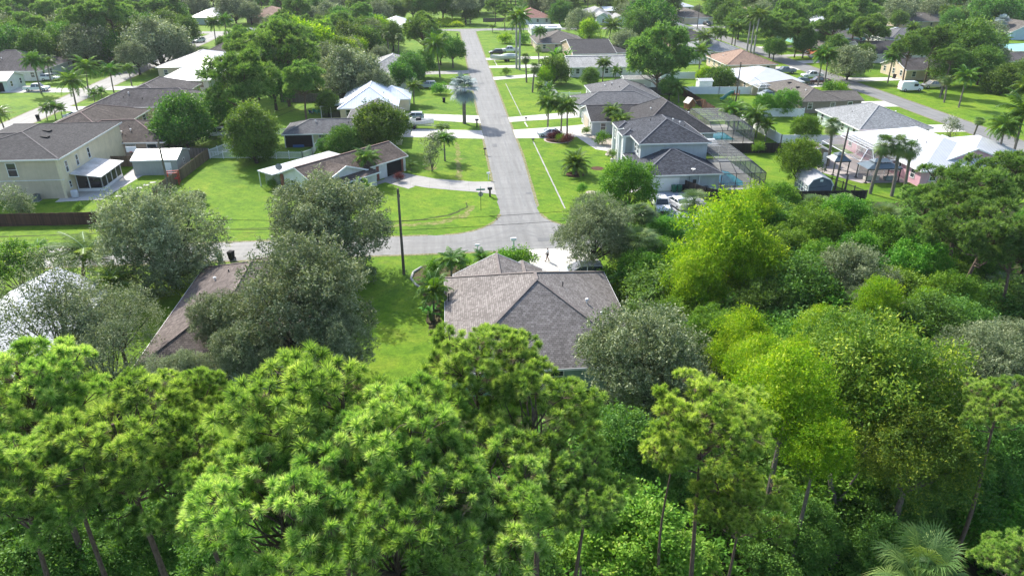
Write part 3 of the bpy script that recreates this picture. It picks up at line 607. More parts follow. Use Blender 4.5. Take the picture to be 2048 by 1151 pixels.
m = MB(); m.box(-1.2, 12.6, 4.25, 8.0, 2.42, 2.56); m.build('patio_roof', WM, ra)
m = MB()
for x in (-1.0, 3, 7.5, 12.4): m.box(x - .06, x + .06, 7.8, 7.92, 0, 2.42)
m.build('patio_post', TRIM, ra); m = MB(); m.box(-.05, .2, 4.3, 7.9, 0, 2.2); m.build('patio_screen', SCREENL, ra)
m = MB(); m.box(.0, .2, -4.02, -3.5, 0, 2.5); m.box(-.06, .14, 3.3, 3.9, 0, 2.5); m.build('brick_pier', BR, ra)
# --- right of the centre road
r1 = house('slate_roofed_house', 'grey two storey house with bluish slate shingles and white columns, beside the nearer pool', [('h', 29.6, 41.2, 107.1, 121.5, 5.6, .43), ('h', 28.5, 41.1, 100.4, 112.5, 2.6, .38), ('h', 28.3, 31.5, 112.6, 116.4, 5.5, .4), ('h', 28.6, 32, 117.6, 121.9, 5.5, .4)],
      ST['grey'], **hs('slate'), seed=31, wins=[('W', 30.05, 109, 3.6, .8, 1.3), ('W', 30.05, 110.6, 3.6, .8, 1.3), ('W', 28.75, 119.6, 3.4, .8, 1.3), ('E', 40.6, 110, .9, 1, 1.3)], gar=('S', 100.84, 32.2, 4.6, 2.1), vents=4)
for x, y in ((28.7, 113.0), (28.7, 115.9), (28.9, 117.9), (28.9, 121.3)):
    m = MB(); m.box(x - .22, x + .22, y - .22, y + .22, 0, 5.4); m.box(x - .3, x + .3, y - .3, y + .3, 0, .3); m.box(x - .28, x + .28, y - .28, y + .28, 5.2, 5.42); m.build('column', WHITE, r1)
m = MB(); m.tube([(36.3, 100.5, 3.1), (36.3, 100.4, 3.35)], .03, 6); m.lathe([(.02, 0), (.2, .05), (.34, .14)], 12, 36.3, 100.4, 3.35); m.build('satellite_dish', TRIM, r1)
m = MB(); m.box(37.5, 37.62, 100.7, 100.84, 0, 2.4); m.build('downpipe', WHITE, r1); m = MB(); m.box(36.6, 37.1, 100.7, 100.84, 1.1, 1.7); m.tube([(36.0, 100.75, .5), (36.0, 100.75, 2.3)], .03, 6); m.build('meter_box', DARKM, r1)
r2 = house('dark_roofed_house', 'black brown hip roofed house with gabled garage wing, middle of the right side row', [('h', 33.8, 48.7, 124.7, 143.0, 2.6, .57), ('gx', 27.5, 40, 134.8, 146.9, 2.6, .31), ('h', 31.5, 38, 125.5, 131.5, 2.6, .35)], ST['grey'], **hs('charcoal'), seed=32, vents=5)
garage(r2, 'W', 27.85, 141.2, 4.8, 2.2, plain('tan garage door', (.45, .39, .31), .6, .3))
r3 = house('grey_roofed_house', 'grey brown hip roofed white house third from the corner on the right', [('h', 33, 47.4, 150.2, 172, 2.6, .37), ('h', 27.6, 46.0, 149.5, 160, 2.6, .33)], ST['white'], **hs('grey'), seed=33, vents=5, trim=WHITE)
garage(r3, 'W', 28.05, 154.6, 4.6, 2.2)
r4 = house('pale_roofed_house', 'long low house with light mottled roof and white ridge behind tall palms on the right', [('gx', 33.5, 54, 196.8, 212.5, 2.6, .24)], ST['white'], **hs('pale'), seed=34, vents=2, capw=1.0)
r5 = house('grey_roofed_house', 'cream house with grey brown hip roof behind the tall royal palms', [('h', 30.5, 47.5, 244.5, 265, 2.6, .34)], ST['cream'], **hs('taupe'), seed=35)
house('dark_roofed_house', 'big dark grey plain roof slope above the light mottled roof on the right', [('gx', 38.5, 52, 220.5, 247, 2.6, .2), ('h', 40, 57, 222, 240, 2.6, .2)], ST['tan'], **hs('charcoal'), seed=36)
sp = house('white_outbuilding', 'white striped outbuilding with dark solar panels beyond the grey brown roof', [('gx', 33.5, 45.5, 287, 300, 2.6, .12)], ST['white'], WM, None, cat='outbuilding', seed=37, vents=0)
for x0 in (34.5, 40.5): m = MB(); m.add([(x0, 288.6, 2.86), (x0 + 3.6, 288.6, 2.86), (x0 + 3.6, 290.4, 3.07), (x0, 290.4, 3.07)], [[0, 1, 2, 3]]); m.build('solar_panel', plain('dark solar glass', (.06, .035, .035), .2, .6), sp)
# --- backs of the houses on the right hand road
rw = house('metal_roofed_house', 'pink house with big white metal roof behind the cabbage palms at right', [('h', 71.3, 87.7, 98.8, 122.4, 2.6, .36), ('gy', 76.8, 86, 101.2, 110, 3.5, .36), ('h', 83, 94, 104.5, 116.5, 2.6, .38)], ST['rose'], WM, None, seed=41)
rg = house('light_roofed_house', 'pale mint house with light grey hip roof near the taupe roof', [('h', 75.5, 90, 124.4, 141.6, 2.6, .38)], ST['mint'], **hs('ltgrey'), seed=42)
rt = house('taupe_house', 'taupe house with taupe shingles on the inner side of the right road', [('h', 75.8, 86, 149.0, 170, 2.6, .36), ('gx', 80, 90.3, 149.2, 157.5, 2.6, .3)], ST['taupe'], **hs('taupe'), seed=43, trim=CAPS['taupe'])
for x, y in ((79.5, 163.0), (82, 160), (79.2, 158)): m = MB(); z = 2.6 + .36 * min(x - 75.8, 86 - x); m.box(x - .35, x + .35, y - .35, y + .35, z - .1, z + .22); m.build('roof_vent', BLACKP, rt)
ww = house('white_roofed_house', 'white metal roofed house with white screened lanai left of the taupe house', [('h', 73.0, 87.5, 171.5, 190, 2.6, .28), ('h', 73.2, 80, 169, 175, 2.5, .14)], ST['cream'], WM, None, seed=44)
house('tan_roofed_house', 'cream house with warm tan hip roof in front of three royal palms', [('h', 77.2, 92, 197, 214.5, 2.6, .38)], ST['cream'], **hs('tan'), seed=45)
house('light_roofed_house', 'pale bluish grey roof half hidden by coconut palms beside the right road', [('h', 76, 93, 222, 240, 2.6, .3)], ST['white'], **hs('ltgrey'), seed=46)
house('dark_roofed_house', 'dark brown roof at the bend below the beige house with garage', [('h', 77, 94, 252, 270, 2.6, .25)], ST['tan'], **hs('charcoal'), seed=47)
# --- across the right hand road and beyond
house('orange_house', 'orange walled house with dark gable roof across the right road', [('gy', 117, 124, 226, 241, 2.6, .42), ('h', 122, 138, 224.5, 236, 2.6, .36)], ST['orange'], **hs('taupe'), seed=51)
house('aqua_house', 'aqua walled house with grey hip roof behind the pine grove', [('h', 124, 148, 250.5, 274, 2.6, .3)], ST['teal'], **hs('grey'), seed=52)
house('white_house', 'white house with brown black roof and three flat vents right of the orange house', [('gx', 127, 150, 212.5, 231, 2.6, .28)], ST['white'], **hs('charcoal'), seed=53)
house('garage_house', 'cream house with small gabled garage behind the parked white van', [('gx', 121.5, 140, 184.4, 197, 2.6, .35)], ST['cream'], **hs('wgrey'), seed=54)
house('solar_roofed_house', 'white house with large solar panels behind the aqua house', [('h', 150, 170, 288, 306, 2.6, .3)], ST['white'], WM, None, seed=55)
house('pale_roofed_house', 'beige house with garage and driveway at the top of the right road', [('h', 104, 117.5, 320, 350, 2.6, .32)], ST['cream'], **hs('taupe'), seed=56, gar=('S', 320.45, 112.5, 4.8, 2.2))
house('gabled_house', 'white house with steep front gable and arched window near the top edge', [('h', 62, 76, 327, 350, 2.8, .42), ('gy', 65.5, 72, 321, 334, 3.2, .5), ('gy', 72.5, 79, 319, 330, 2.6, .4)], ST['mint'], **hs('pale'), seed=57)
house('white_roofed_house', 'long flat white roof at the top edge right of centre', [('gx', 76, 98, 352, 370, 2.8, .12)], ST['cream'], WM, None, seed=58)
house('terracotta_roofed_house', 'brown red hip roof with white garage beyond the end of the centre road', [('h', 31, 47, 325, 345, 2.6, .4)], ST['white'], **hs('terra'), seed=59, gar=('S', 325.45, 36, 4.6, 2.2))
house('light_roofed_house', 'wide pale grey roof left of the ficus at upper right', [('h', 76, 96, 282, 302, 2.6, .3)], ST['cream'], **hs('ltgrey'), seed=60)
house('grey_roofed_house', 'dark grey roofed house above the white house far right', [('h', 152, 176, 244, 262, 2.6, .3)], ST['white'], **hs('grey'), seed=61)
house('brown_roofed_house', 'grey brown gable roof among trees near the right edge', [('gx', 190, 212, 296, 312, 2.6, .35)], ST['cream'], **hs('taupe'), seed=62)
house('blue_house', 'pale blue gabled house touching the right edge', [('gy', 207, 222, 258, 276, 2.8, .45)], ST['blue'], **hs('taupe'), seed=63)
house('white_roofed_house', 'white low roof behind the oak with driveway at upper right', [('h', 158, 174, 316, 334, 2.6, .35)], ST['white'], WM, None, seed=64)
house('tan_roofed_house', 'tan walled house showing between the pines at the top right', [('h', 128, 146, 326, 346, 2.6, .3)], ST['tan'], **hs('tan'), seed=65)
house('white_roofed_house', 'white roof left of the big dark pines near the top right', [('h', 112, 126, 372, 390, 2.6, .3)], ST['white'], WM, None, seed=66)
house('grey_roofed_house', 'low grey roof at the right edge in front of the tan yard', [('gx', 158, 186, 196, 208, 2.6, .25)], ST['cream'], **hs('wgrey'), seed=67)
house('teal_roofed_pavilion', 'low pale teal metal roof at the right edge', [('gx', 176, 204, 216, 232, 2.4, .1)], ST['white'], metalroof('teal metal roofing', (.28, .55, .55)), None, cat='pavilion', seed=68, vents=0)
# ------------------------------------------------------------------ foliage
LM = dict(
 pineL=leafmat('yellowish pine needles', [(0, (.04, .10, .018)), (.35, (.15, .25, .045)), (.7, (.35, .44, .11)), (1, (.58, .60, .26))], .5, .5, .42, .03, (1.25, 1.25, .45)),
 pineD=leafmat('darker pine needles', [(0, (.026, .07, .018)), (.35, (.075, .15, .034)), (.7, (.155, .25, .066)), (1, (.31, .37, .15))], .38, .5, .42, .03, (1.2, 1.25, .5)),
 greenD=leafmat('garden tree leaves', [(0, (.022, .065, .014)), (.4, (.05, .12, .02)), (.75, (.10, .185, .03)), (1, (.21, .29, .06))], .3, .35, .4, .07, (1.2, 1.2, .4)),
 pine=leafmat('slash pine needles', [(0, (.038, .10, .024)), (.35, (.14, .25, .055)), (.7, (.34, .45, .14)), (1, (.60, .63, .31))], .5, .6, .42, .03, (1.25, 1.3, .5)),
 oak=leafmat('grey green oak leaves', [(0, (.034, .056, .024)), (.35, (.085, .122, .054)), (.7, (.18, .215, .115)), (1, (.36, .39, .24))], .2, .55, .38, .02, (1.2, 1.2, .6)),
 lime=leafmat('yellow green leaves', [(0, (.03, .10, .008)), (.35, (.10, .225, .010)), (.7, (.21, .33, .018)), (1, (.35, .43, .055))], .48, .25, .5, .03, (1.2, 1.15, .3)),
 green=leafmat('mid green leaves', [(0, (.03, .085, .012)), (.4, (.065, .16, .016)), (.75, (.12, .23, .024)), (1, (.22, .33, .05))], .32, .35, .4, .06, (1.25, 1.25, .4)),
 dark=leafmat('deep green leaves', [(0, (.028, .07, .015)), (.45, (.062, .138, .024)), (.8, (.115, .21, .038)), (1, (.21, .30, .07))], .3, .4, .38, .05),
 olive=leafmat('olive green leaves', [(0, (.03, .07, .012)), (.4, (.065, .135, .017)), (.72, (.14, .215, .024)), (1, (.31, .36, .045))], .3, .4, .4, .04),
 big=leafmat('broad bright leaves', [(0, (.04, .11, .012)), (.45, (.095, .205, .02)), (.8, (.19, .30, .04)), (1, (.32, .40, .08))], .35, .3, .45, .03),
 palm=leafmat('palm fronds', [(0, (.03, .07, .016)), (.45, (.065, .14, .02)), (.8, (.14, .22, .03)), (1, (.26, .30, .06))], .36, .2, .36, .05),
 fan=leafmat('fan palm leaves', [(0, (.03, .07, .02)), (.5, (.075, .135, .034)), (.8, (.15, .205, .055)), (1, (.31, .34, .12))], .28, .5, .34, .03),
 silver=leafmat('silver palm leaves', [(0, (.10, .14, .14)), (.5, (.20, .26, .26)), (1, (.38, .44, .44))], .2, .4, .45, .01, (1, 1, .9)),
 red=leafmat('red cordyline leaves', [(0, (.025, .006, .008)), (.5, (.06, .011, .017)), (1, (.13, .04, .035))], .3, .4, .4, .02, (1.3, .7, .7)),
 dead=leafmat('dry hanging fronds', [(0, (.10, .075, .045)), (.5, (.19, .145, .09)), (1, (.30, .25, .17))], .2, .2, .7, .01, (1, 1, 1)))
BK = dict(grey=barkmat('grey bark', (.15, .13, .11)), pine=barkmat('pine bark', (.13, .095, .075), 4), palm=barkmat('palm trunk', (.20, .175, .145), 2), royal=barkmat('smooth pale trunk', (.38, .37, .34), .6), dark=barkmat('dark bark', (.055, .045, .038)), shaft=plain('green crownshaft', (.12, .22, .06), .4, .4))
rng = np.random.default_rng(7)
def unit(v): return v / np.maximum(np.linalg.norm(v, axis=-1, keepdims=True), 1e-9)
def rdir(n, zmin=-1.0):
    z = rng.uniform(zmin, 1, n); t = rng.uniform(0, 2 * np.pi, n); r = np.sqrt(1 - z * z); return np.stack([r * np.cos(t), r * np.sin(t), z], 1)
def leaves(P, D, size, tint, asp=.45, flat=.35, fold=True):
    """one diamond leaf at each P pointing along D (n,3)"""
    n = len(P); D = unit(D); nr = unit(rdir(n) + np.array([0, 0, flat * 2.5])); s = unit(np.cross(D, nr)); up = np.cross(s, D)
    L = (size * rng.uniform(.7, 1.3, n))[:, None]; w = L * asp
    a = P; b = P + D * L * .45 + s * w * .5 + up * L * .06; c = P + D * L; d = P + D * L * .45 - s * w * .5 + up * L * .06
    V = np.stack([a, b, c, d], 1).reshape(-1, 3); F = np.arange(n * 4, dtype=np.int32).reshape(n, 4)
    return V, F, np.repeat(tint, 4)
def blobs(n, R_, Hh, low=-.35, inner=.18, rb=(.22, .38)):
    """clump centres spread over a crown: ellipsoid shell with some inner ones"""
    d = rdir(n, low); k = rng.uniform(.5, 1.0, n) ** .8; m = rng.random(n) < inner; k[m] = rng.uniform(.1, .5, m.sum())
    c = d * k[:, None] * np.array([R_, R_, Hh]) * .93; c += rng.normal(0, .05 * R_, (n, 3)); r = rng.uniform(*rb, n) * min(R_, Hh * 1.3); return c, r
def broad(nb, ns, nl, R_, Hh, ls, low=-.4, rb=(.2, .36), spr=.9, tip=.5, asp=.5, droop=0.0, flat=.35, inner=.15):
    C, rb_ = blobs(nb, R_, Hh, low, inner, rb); P = []; D = []; T = []
    for c, r in zip(C, rb_):
        d = unit(rdir(ns, -.75) + unit(c[None] + np.array([0, 0, Hh * .5]))[0] * .35); base = c + d * r * rng.uniform(.7, 1.06, (ns, 1)); g = unit(d + rdir(ns) * .55 + np.array([0, 0, .25 - droop]))
        L = spr * rng.uniform(.45, 1.1, ns) * (ls * 3.2); bt = rng.uniform(.0, .35) ; ct = rng.uniform(0, .3, ns)
        t = np.linspace(0, 1, nl); q = base[:, None] + g[:, None] * (L[:, None] * t)[:, :, None] + rng.normal(0, ls * .45, (ns, nl, 3))
        P.append(q.reshape(-1, 3)); D.append((g[:, None] * .5 + rdir(ns * nl).reshape(ns, nl, 3)).reshape(-1, 3))
        T.append((np.clip(bt + ct[:, None] + rng.uniform(0, .25, (ns, nl)) + tip * (t[None] ** 2) * rng.uniform(.0, .6, (ns, 1)), 0, 1)).ravel())
    return leaves(np.concatenate(P), np.concatenate(D), ls, np.concatenate(T), asp, flat) + (C,)
def trunk_to(C, zc, Rt, mb=None, frac=.45, fork=.35, lean=(0, 0), n=14, sides=7, wig=.25):
    """tapered trunk from the ground to a fork, limbs out to some of the clumps C (crown centre at height zc)"""
    mb = mb or MB(); zf = zc * fork; top = Vector((lean[0], lean[1], zf))
    mb.tube([(0, 0, -11), (0, 0, 0), (lean[0] * .3, lean[1] * .3, zf * .35), top], [Rt * 1.3, Rt * 1.25, Rt, Rt * .82], sides)
    idx = rng.choice(len(C), min(n, len(C)), replace=False)
    for i in idx:
        e = Vector((float(C[i][0]), float(C[i][1]), float(C[i][2]) + zc)); m = top.lerp(e, .5); m.z += rng.uniform(-.1, .25) * zc * .2
        m += Vector(rng.normal(0, wig, 3)); r = Rt * rng.uniform(.35, .6); mb.tube([top - Vector((0, 0, .1)), top.lerp(m, .5) + Vector(rng.normal(0, wig * .4, 3)), m, e], [r, r * .8, r * .55, r * .15], 5)
    return mb
def fmesh(name, V, F, T, mat): return mesh_np(name, V, F, mat, tint=T)
# --- slash pine: bursts of long needles at the ends of twigs, in rounded clumps
def tufts(P, A, L, nn, w, tb):
    """P,A (n,3): bursts of nn needles about axis A"""
    n = len(P); A = unit(A); d = unit(A[:, None] * rng.uniform(-.1, 1.25, (n, nn, 1)) + rdir(n * nn).reshape(n, nn, 3) * .95)
    L = L * rng.uniform(.8, 1.12, (n, nn, 1)) * rng.uniform(.68, 1.18, (n, 1, 1)); s = unit(np.cross(d, rdir(n * nn).reshape(n, nn, 3)))
    b = P[:, None] + d * .02 - A[:, None] * rng.uniform(0, .14, (n, nn, 1)); tipp = b + d * L; tipp[..., 2] -= .05 * L[..., 0]; mid = b + d * L * .6
    V = np.stack([b - s * w * .35, b + s * w * .35, mid + s * w * .5, tipp, mid - s * w * .5], 2).reshape(-1, 3)
    F = np.arange(n * nn * 5, dtype=np.int32).reshape(-1, 5)
    t0 = (np.clip(tb[:, None] + rng.uniform(-.12, .2, (n, nn)), 0, 1)); T = np.stack([t0 * .5, t0 * .5, t0 * .85, np.clip(t0 + .28, 0, 1), t0 * .85], 2).ravel()  # sun glints put into the tint: needle tips lighter, tuft centres darker
    return V, F, T
def pine_crown(R_, Hh, nb, nt, L=.3, nn=60, w=.013, low=-.1, shape='dome'):
    d = rdir(nb, low); k = rng.uniform(.62, .95, nb); inn = rng.random(nb) < .22; k[inn] = rng.uniform(.25, .6, inn.sum())
    C = d * k[:, None] * np.array([R_, R_, Hh]); C[:, :2] += rng.normal(0, R_ * .06, (nb, 2)); P = []; A = []; tb = []
    rr = rng.uniform(.16, .27, nb) * R_ * (1.35 if R_ < 3.2 else 1)
    for c, r in zip(C, rr):
        q = rdir(nt, -.35) ; q = unit(q + unit(c + np.array([0, 0, Hh * .4])) * .3); m = c + q * np.array([r * 1.15, r * 1.15, r * .85]) * rng.uniform(.7, 1.05, (nt, 1))
        P.append(m); A.append(unit(q + np.array([0, 0, .7]))); tb.append(np.full(nt, rng.uniform(.2, .55)) + rng.uniform(-.08, .14, nt))
    P = np.concatenate(P); V, F, T = tufts(P, np.concatenate(A), L, nn, w, np.concatenate(tb)); return V, F, T, C, P, rr, nt
def pine_wood(C, P, rr, nt, zc, Rt, lean=(0, 0), twigs=True, below=.55):
    mb = MB(); zt = zc + float(C[:, 2].max()) * .75
    spine = [Vector((lean[0] * t ** 2, lean[1] * t ** 2, zt * t)) + Vector((math.sin(t * 5) * .25, math.cos(t * 4) * .2, 0)) for t in np.linspace(0, 1, 9)]
    mb.tube([Vector((0, 0, -11))] + spine, [Rt * 1.2] + [Rt * (1.15 - .85 * t) for t in np.linspace(0, 1, 9)], 9)
    for i, c in enumerate(C):
        e = Vector((float(c[0]), float(c[1]), float(c[2]) + zc)); t = min(.97, max(.45, (e.z - 1.2 - .25 * math.hypot(c[0], c[1])) / zt)); j = t * 8; a = spine[int(j)].lerp(spine[min(8, int(j) + 1)], j - int(j))
        m = a.lerp(e, .5) + Vector(rng.normal(0, .22, 3)) - Vector((0, 0, .15)); r = Rt * .28; mb.tube([a, a.lerp(m, .5) + Vector(rng.normal(0, .1, 3)), m, e], [r, r * .8, r * .6, r * .3], 5, cap=False)
        if twigs:
            for k in range(0, nt, 2):
                p = P[i * nt + k]; p = Vector((float(p[0]), float(p[1]), float(p[2]) + zc)); mb.tube([e.lerp(m, .25), e.lerp(p, .6) + Vector(rng.normal(0, .05, 3)), p], [.022, .016, .01], 3, cap=False)
    return mb
# --- palms
def feather(nf, L, nl, leaf, arch=.9, droop=.6, elev=(-.2, 1.3), w=.06, tipt=.3, lift=0.0):
    """pinnate crown: nf fronds with nl pairs of leaflets"""
    V = []; T = []; R2 = MB(); n = nf; az = np.arange(n) * 2.399 + rng.uniform(-.2, .2, n); el = np.linspace(elev[1], elev[0], n) + rng.uniform(-.1, .1, n)
    for i in range(n):
        Lf = L * rng.uniform(.88, 1.1); k = 9; t = np.linspace(0, 1, k); ang = el[i] - arch * (t ** 1.5) * 1.35 * rng.uniform(.85, 1.15); ds = Lf / (k - 1)
        h = np.concatenate([[0], np.cumsum(np.cos(ang[:-1]) * ds)]); z = np.concatenate([[0], np.cumsum(np.sin(ang[:-1]) * ds)]) + lift; ca, sa = math.cos(az[i]), math.sin(az[i])
        path = np.stack([h * ca, h * sa, z], 1); R2.tube([tuple(p) for p in path], [w * .6 * (1 - .8 * q) for q in t], 4, cap=False)
        tt = np.linspace(.14, .99, nl); pp = np.stack([np.interp(tt, t, path[:, q]) for q in range(3)], 1); tg = unit(np.gradient(pp, axis=0)); side = unit(np.cross(tg, np.array([0, 0, 1.0])))
        up = np.cross(side, tg); ln = leaf * (np.sin(np.clip(tt * 1.15, 0, 1) * np.pi * .9 + .25) * .75 + .3); tb = rng.uniform(.2, .65)
        for sg in (-1, 1):
            d = unit(side * sg + tg * .55 + up * rng.uniform(-.1, .35, (nl, 1)) + np.array([0, 0, -1]) * droop * rng.uniform(.3, 1.0, (nl, 1))); wd = tg * w * .55
            m = pp + d * ln[:, None] * .55 + np.array([0, 0, .0]); e = pp + d * ln[:, None]; e[:, 2] -= droop * ln * .35
            V.append(np.stack([pp - wd * .5, pp + wd * .5, m + wd * .6, e, m - wd * .6], 1).reshape(-1, 3)); b = np.clip(tb + rng.uniform(-.12, .12, nl), 0, 1); T.append(np.stack([b, b, b + .08, b + tipt * .6, b], 1).ravel())
    V = np.concatenate(V); F = np.arange(len(V), dtype=np.int32).reshape(-1, 5); return V, F, np.clip(np.concatenate(T), 0, 1), R2
def fans(nf, pet, rad, seg=20, elev=(-.7, 1.4), span=4.3, tilt=.5, w=.85, split=.5, droop=.25):
    V = []; T = []; R2 = MB(); az = np.arange(nf) * 2.399; el = np.linspace(elev[1], elev[0], nf) + rng.uniform(-.12, .12, nf)
    for i in range(nf):
        a = az[i] + rng.uniform(-.2, .2); d = np.array([math.cos(a) * math.cos(el[i]), math.sin(a) * math.cos(el[i]), math.sin(el[i])]); p = d * pet * rng.uniform(.8, 1.15)
        R2.tube([(0, 0, 0), tuple(p * .5 + np.array([0, 0, .08])), tuple(p)], [.03, .022, .014], 3, cap=False)
        s = unit(np.cross(d, [0, 0, 1.0])); up = np.cross(s, d); fw = unit(d * .9 - up * tilt * rng.uniform(.3, 1.2)); th = np.linspace(-span / 2, span / 2, seg) + rng.uniform(-.04, .04, seg)
        r = rad * (.72 + .28 * np.cos(th * .75)) * rng.uniform(.85, 1.1) * rng.uniform(.9, 1.1, seg); nr = unit(np.cross(s, fw)); dd = np.cos(th)[:, None] * fw + np.sin(th)[:, None] * s; pw = np.cross(np.repeat(nr[None], seg, 0), dd) * (w * span / seg * .5)
        b0 = np.repeat(p[None], seg, 0); m = b0 + dd * (r * split)[:, None] + nr * rng.uniform(-.03, .03, (seg, 1)); e = b0 + dd * r[:, None]; e[:, 2] -= droop * r
        V.append(np.stack([b0, m + pw * (r * split)[:, None], e, m - pw * (r * split)[:, None]], 1).reshape(-1, 3)); tb = rng.uniform(.1, .7) + (.0 if el[i] > -.2 else .2); T.append(np.stack([np.full(seg, tb - .1), np.full(seg, tb), np.full(seg, tb + .25), np.full(seg, tb)], 1).ravel())
    V = np.concatenate(V); F = np.arange(len(V), dtype=np.int32).reshape(-1, 4); return V, F, np.clip(np.concatenate(T), 0, 1), R2
def shaft(H_, r0, r1, lean=(0, 0), bulge=0.0, rings=0, n=9):
    k = 10; t = [i / (k - 1) for i in range(k)]; mb = MB()
    mb.tube([(lean[0] * q ** 1.6, lean[1] * q ** 1.6, H_ * q - .05 * (q == 0)) for q in t], [(r0 * (1 - q) + r1 * q) * (1 + bulge * math.sin(q * math.pi)) for q in t], n); return mb
# ------------------------------------------------------------------ library of plants: name -> dict(variants=[(crown mesh, wood mesh, extra)], R, zc or H)
LIB = {}
def lib(key, name, cat, gen, nvar, **kw):
    LIB[key] = dict(name=name, cat=cat, var=[gen() for _ in range(nvar)], **kw)
def g_broad(mat, wood, zc, R_, Hh, Rt, nb, ns, nl, ls, fork=.35, limbs=14, **kw):
    def f():
        V, F, T, C = broad(nb, ns, nl, R_, Hh, ls, **kw); V = V + np.array([0, 0, zc]); w = trunk_to(C, zc, Rt, fork=fork, n=limbs)
        return [('crown', fmesh('crown', V, F, T, LM[mat])), ('trunk', w.mesh('trunk', BK[wood]))]
    return f
def g_pine(zc, R_, Hh, Rt, nb, nt, nn, L, w, twigs=True, low=-.1, mat='pine'):
    def f():
        V, F, T, C, P, rr, n_ = pine_crown(R_, Hh, nb, nt, L, nn, w, low); V = V + np.array([0, 0, zc]); wd = pine_wood(C, P, rr, n_, zc, Rt, (rng.uniform(-.8, .8), rng.uniform(-.5, .5)), twigs)
        Q = [('crown', fmesh('crown', V, F, T, LM[mat])), ('trunk', wd.mesh('trunk', BK['pine']))]
        if nn > 60:
            i = rng.choice(len(P), len(P) // 7, replace=False); B = P[i] * np.array([.93, .93, .9]) - np.array([0, 0, .22]); Vd, Fd, Td = tufts(B, rdir(len(B), -.9), L * .8, 40, w * .9, np.full(len(B), .4)); Q.append(('dead_needles', fmesh('dead_needles', Vd + np.array([0, 0, zc]), Fd, Td, LM['dead'])))
        return Q
    return f
def join(mb, V, dz): mb.v = [(x, y, z + dz) for x, y, z in mb.v]; return mb
def g_feather(H_, r0, r1, bark, nf, L, nl, leaf, mat='palm', shaftc=False, lean=.0, **kw):
    def f():
        lx, ly = rng.uniform(-lean, lean), rng.uniform(-lean, lean); V, F, T, R2 = feather(nf, L, nl, leaf, **kw); V = V + np.array([lx, ly, H_]); tr = shaft(H_, r0, r1, (lx, ly))
        R2.v = [(x + lx, y + ly, z + H_) for x, y, z in R2.v]; Q = [('crown', fmesh('crown', V, F, T, LM[mat])), ('trunk', tr.mesh('trunk', BK[bark])), ('stalks', R2.mesh('stalks', BK['shaft']))]
        if shaftc: s = MB(); s.tube([(lx * .9, ly * .9, H_ - 1.3), (lx, ly, H_ - .6), (lx, ly, H_ + .15)], [r1 * 1.05, r1 * 1.25, r1 * .6], 9); Q.append(('crownshaft', s.mesh('crownshaft', BK['shaft'])))
        return Q
    return f
def g_fan(H_, r0, r1, nf, pet, rad, mat='fan', dead=8, lean=.3, seg=20, **kw):
    def f():
        lx, ly = rng.uniform(-lean, lean), rng.uniform(-lean, lean); V, F, T, R2 = fans(nf, pet, rad, seg, **kw); V = V + np.array([lx, ly, H_]); tr = shaft(H_, r0, r1, (lx, ly))
        R2.v = [(x + lx, y + ly, z + H_) for x, y, z in R2.v]; Q = [('crown', fmesh('crown', V, F, T, LM[mat])), ('trunk', tr.mesh('trunk', BK['palm'])), ('stalks', R2.mesh('stalks', BK['shaft']))]
        if dead: V, F, T, _ = fans(dead, pet * .8, rad * .9, seg, elev=(-1.35, -.9), tilt=.1); V = V + np.array([lx, ly, H_ - .1]); Q.append(('dead_fronds', fmesh('dead_fronds', V, F, T, LM['dead'])))
        return Q
    return f
# foreground slash pines (crown seen from 13-25 m)
lib('pineN', 'pine_tree', 'pine tree', g_pine(18.2, 3.0, 2.5, .2, 38, 12, 125, .33, .02, low=-.55), 5, R=3.0, zc=18.2)
lib('pineO', 'pine_tree', 'pine tree', g_pine(18.2, 3.6, 2.8, .17, 52, 11, 120, .34, .021, low=-.5, mat='pineL'), 2, R=3.6, zc=18.2)
lib('pineM', 'pine_tree', 'pine tree', g_pine(9.5, 3.6, 2.6, .2, 36, 16, 36, .42, .04, low=-.4, mat='pineD'), 3, R=3.6, zc=9.5)
lib('pineF', 'pine_tree', 'pine tree', g_pine(10.0, 4.2, 3.4, .22, 64, 17, 16, .6, .09, twigs=False, low=-.6, mat='pineD'), 4, R=4.2, zc=10.0)
lib('oakN', 'oak_tree', 'tree', g_broad('oak', 'dark', 5.4, 4.8, 4.3, .3, 125, 50, 11, .17, low=-.92, rb=(.13, .27), asp=.5, flat=.1, tip=.8), 3, R=4.8, zc=5.4)
lib('oakS', 'sparse_oak_tree', 'tree', g_broad('oak', 'dark', 5.6, 4.2, 3.6, .2, 50, 36, 9, .17, low=-.6, limbs=34, asp=.45, flat=.1, tip=.9, rb=(.16, .3), spr=1.7), 2, R=4.2, zc=5.6)
lib('oakF', 'oak_tree', 'tree', g_broad('oak', 'dark', 5.0, 5.0, 3.7, .3, 85, 26, 7, .36, rb=(.13, .26), low=-.6, asp=.5, flat=.1, tip=.8), 3, R=5.0, zc=5.0)
lib('limeN', 'bright_tree', 'tree', g_broad('lime', 'grey', 6.5, 3.6, 4.0, .18, 90, 34, 9, .24, rb=(.13, .27), low=-.8, asp=.4, droop=.0, tip=.8, spr=1.2), 3, R=3.6, zc=6.5)
lib('greenN', 'leafy_tree', 'tree', g_broad('green', 'grey', 5.5, 3.8, 3.6, .2, 80, 32, 9, .26, rb=(.14, .28), low=-.7, asp=.5, tip=.6), 3, R=3.8, zc=5.5)
lib('oliveN', 'olive_green_tree', 'tree', g_broad('olive', 'grey', 7.0, 5.0, 4.6, .28, 130, 34, 9, .29, rb=(.12, .25), low=-.75, asp=.36, droop=.35, tip=.9), 2, R=5.0, zc=7.0)
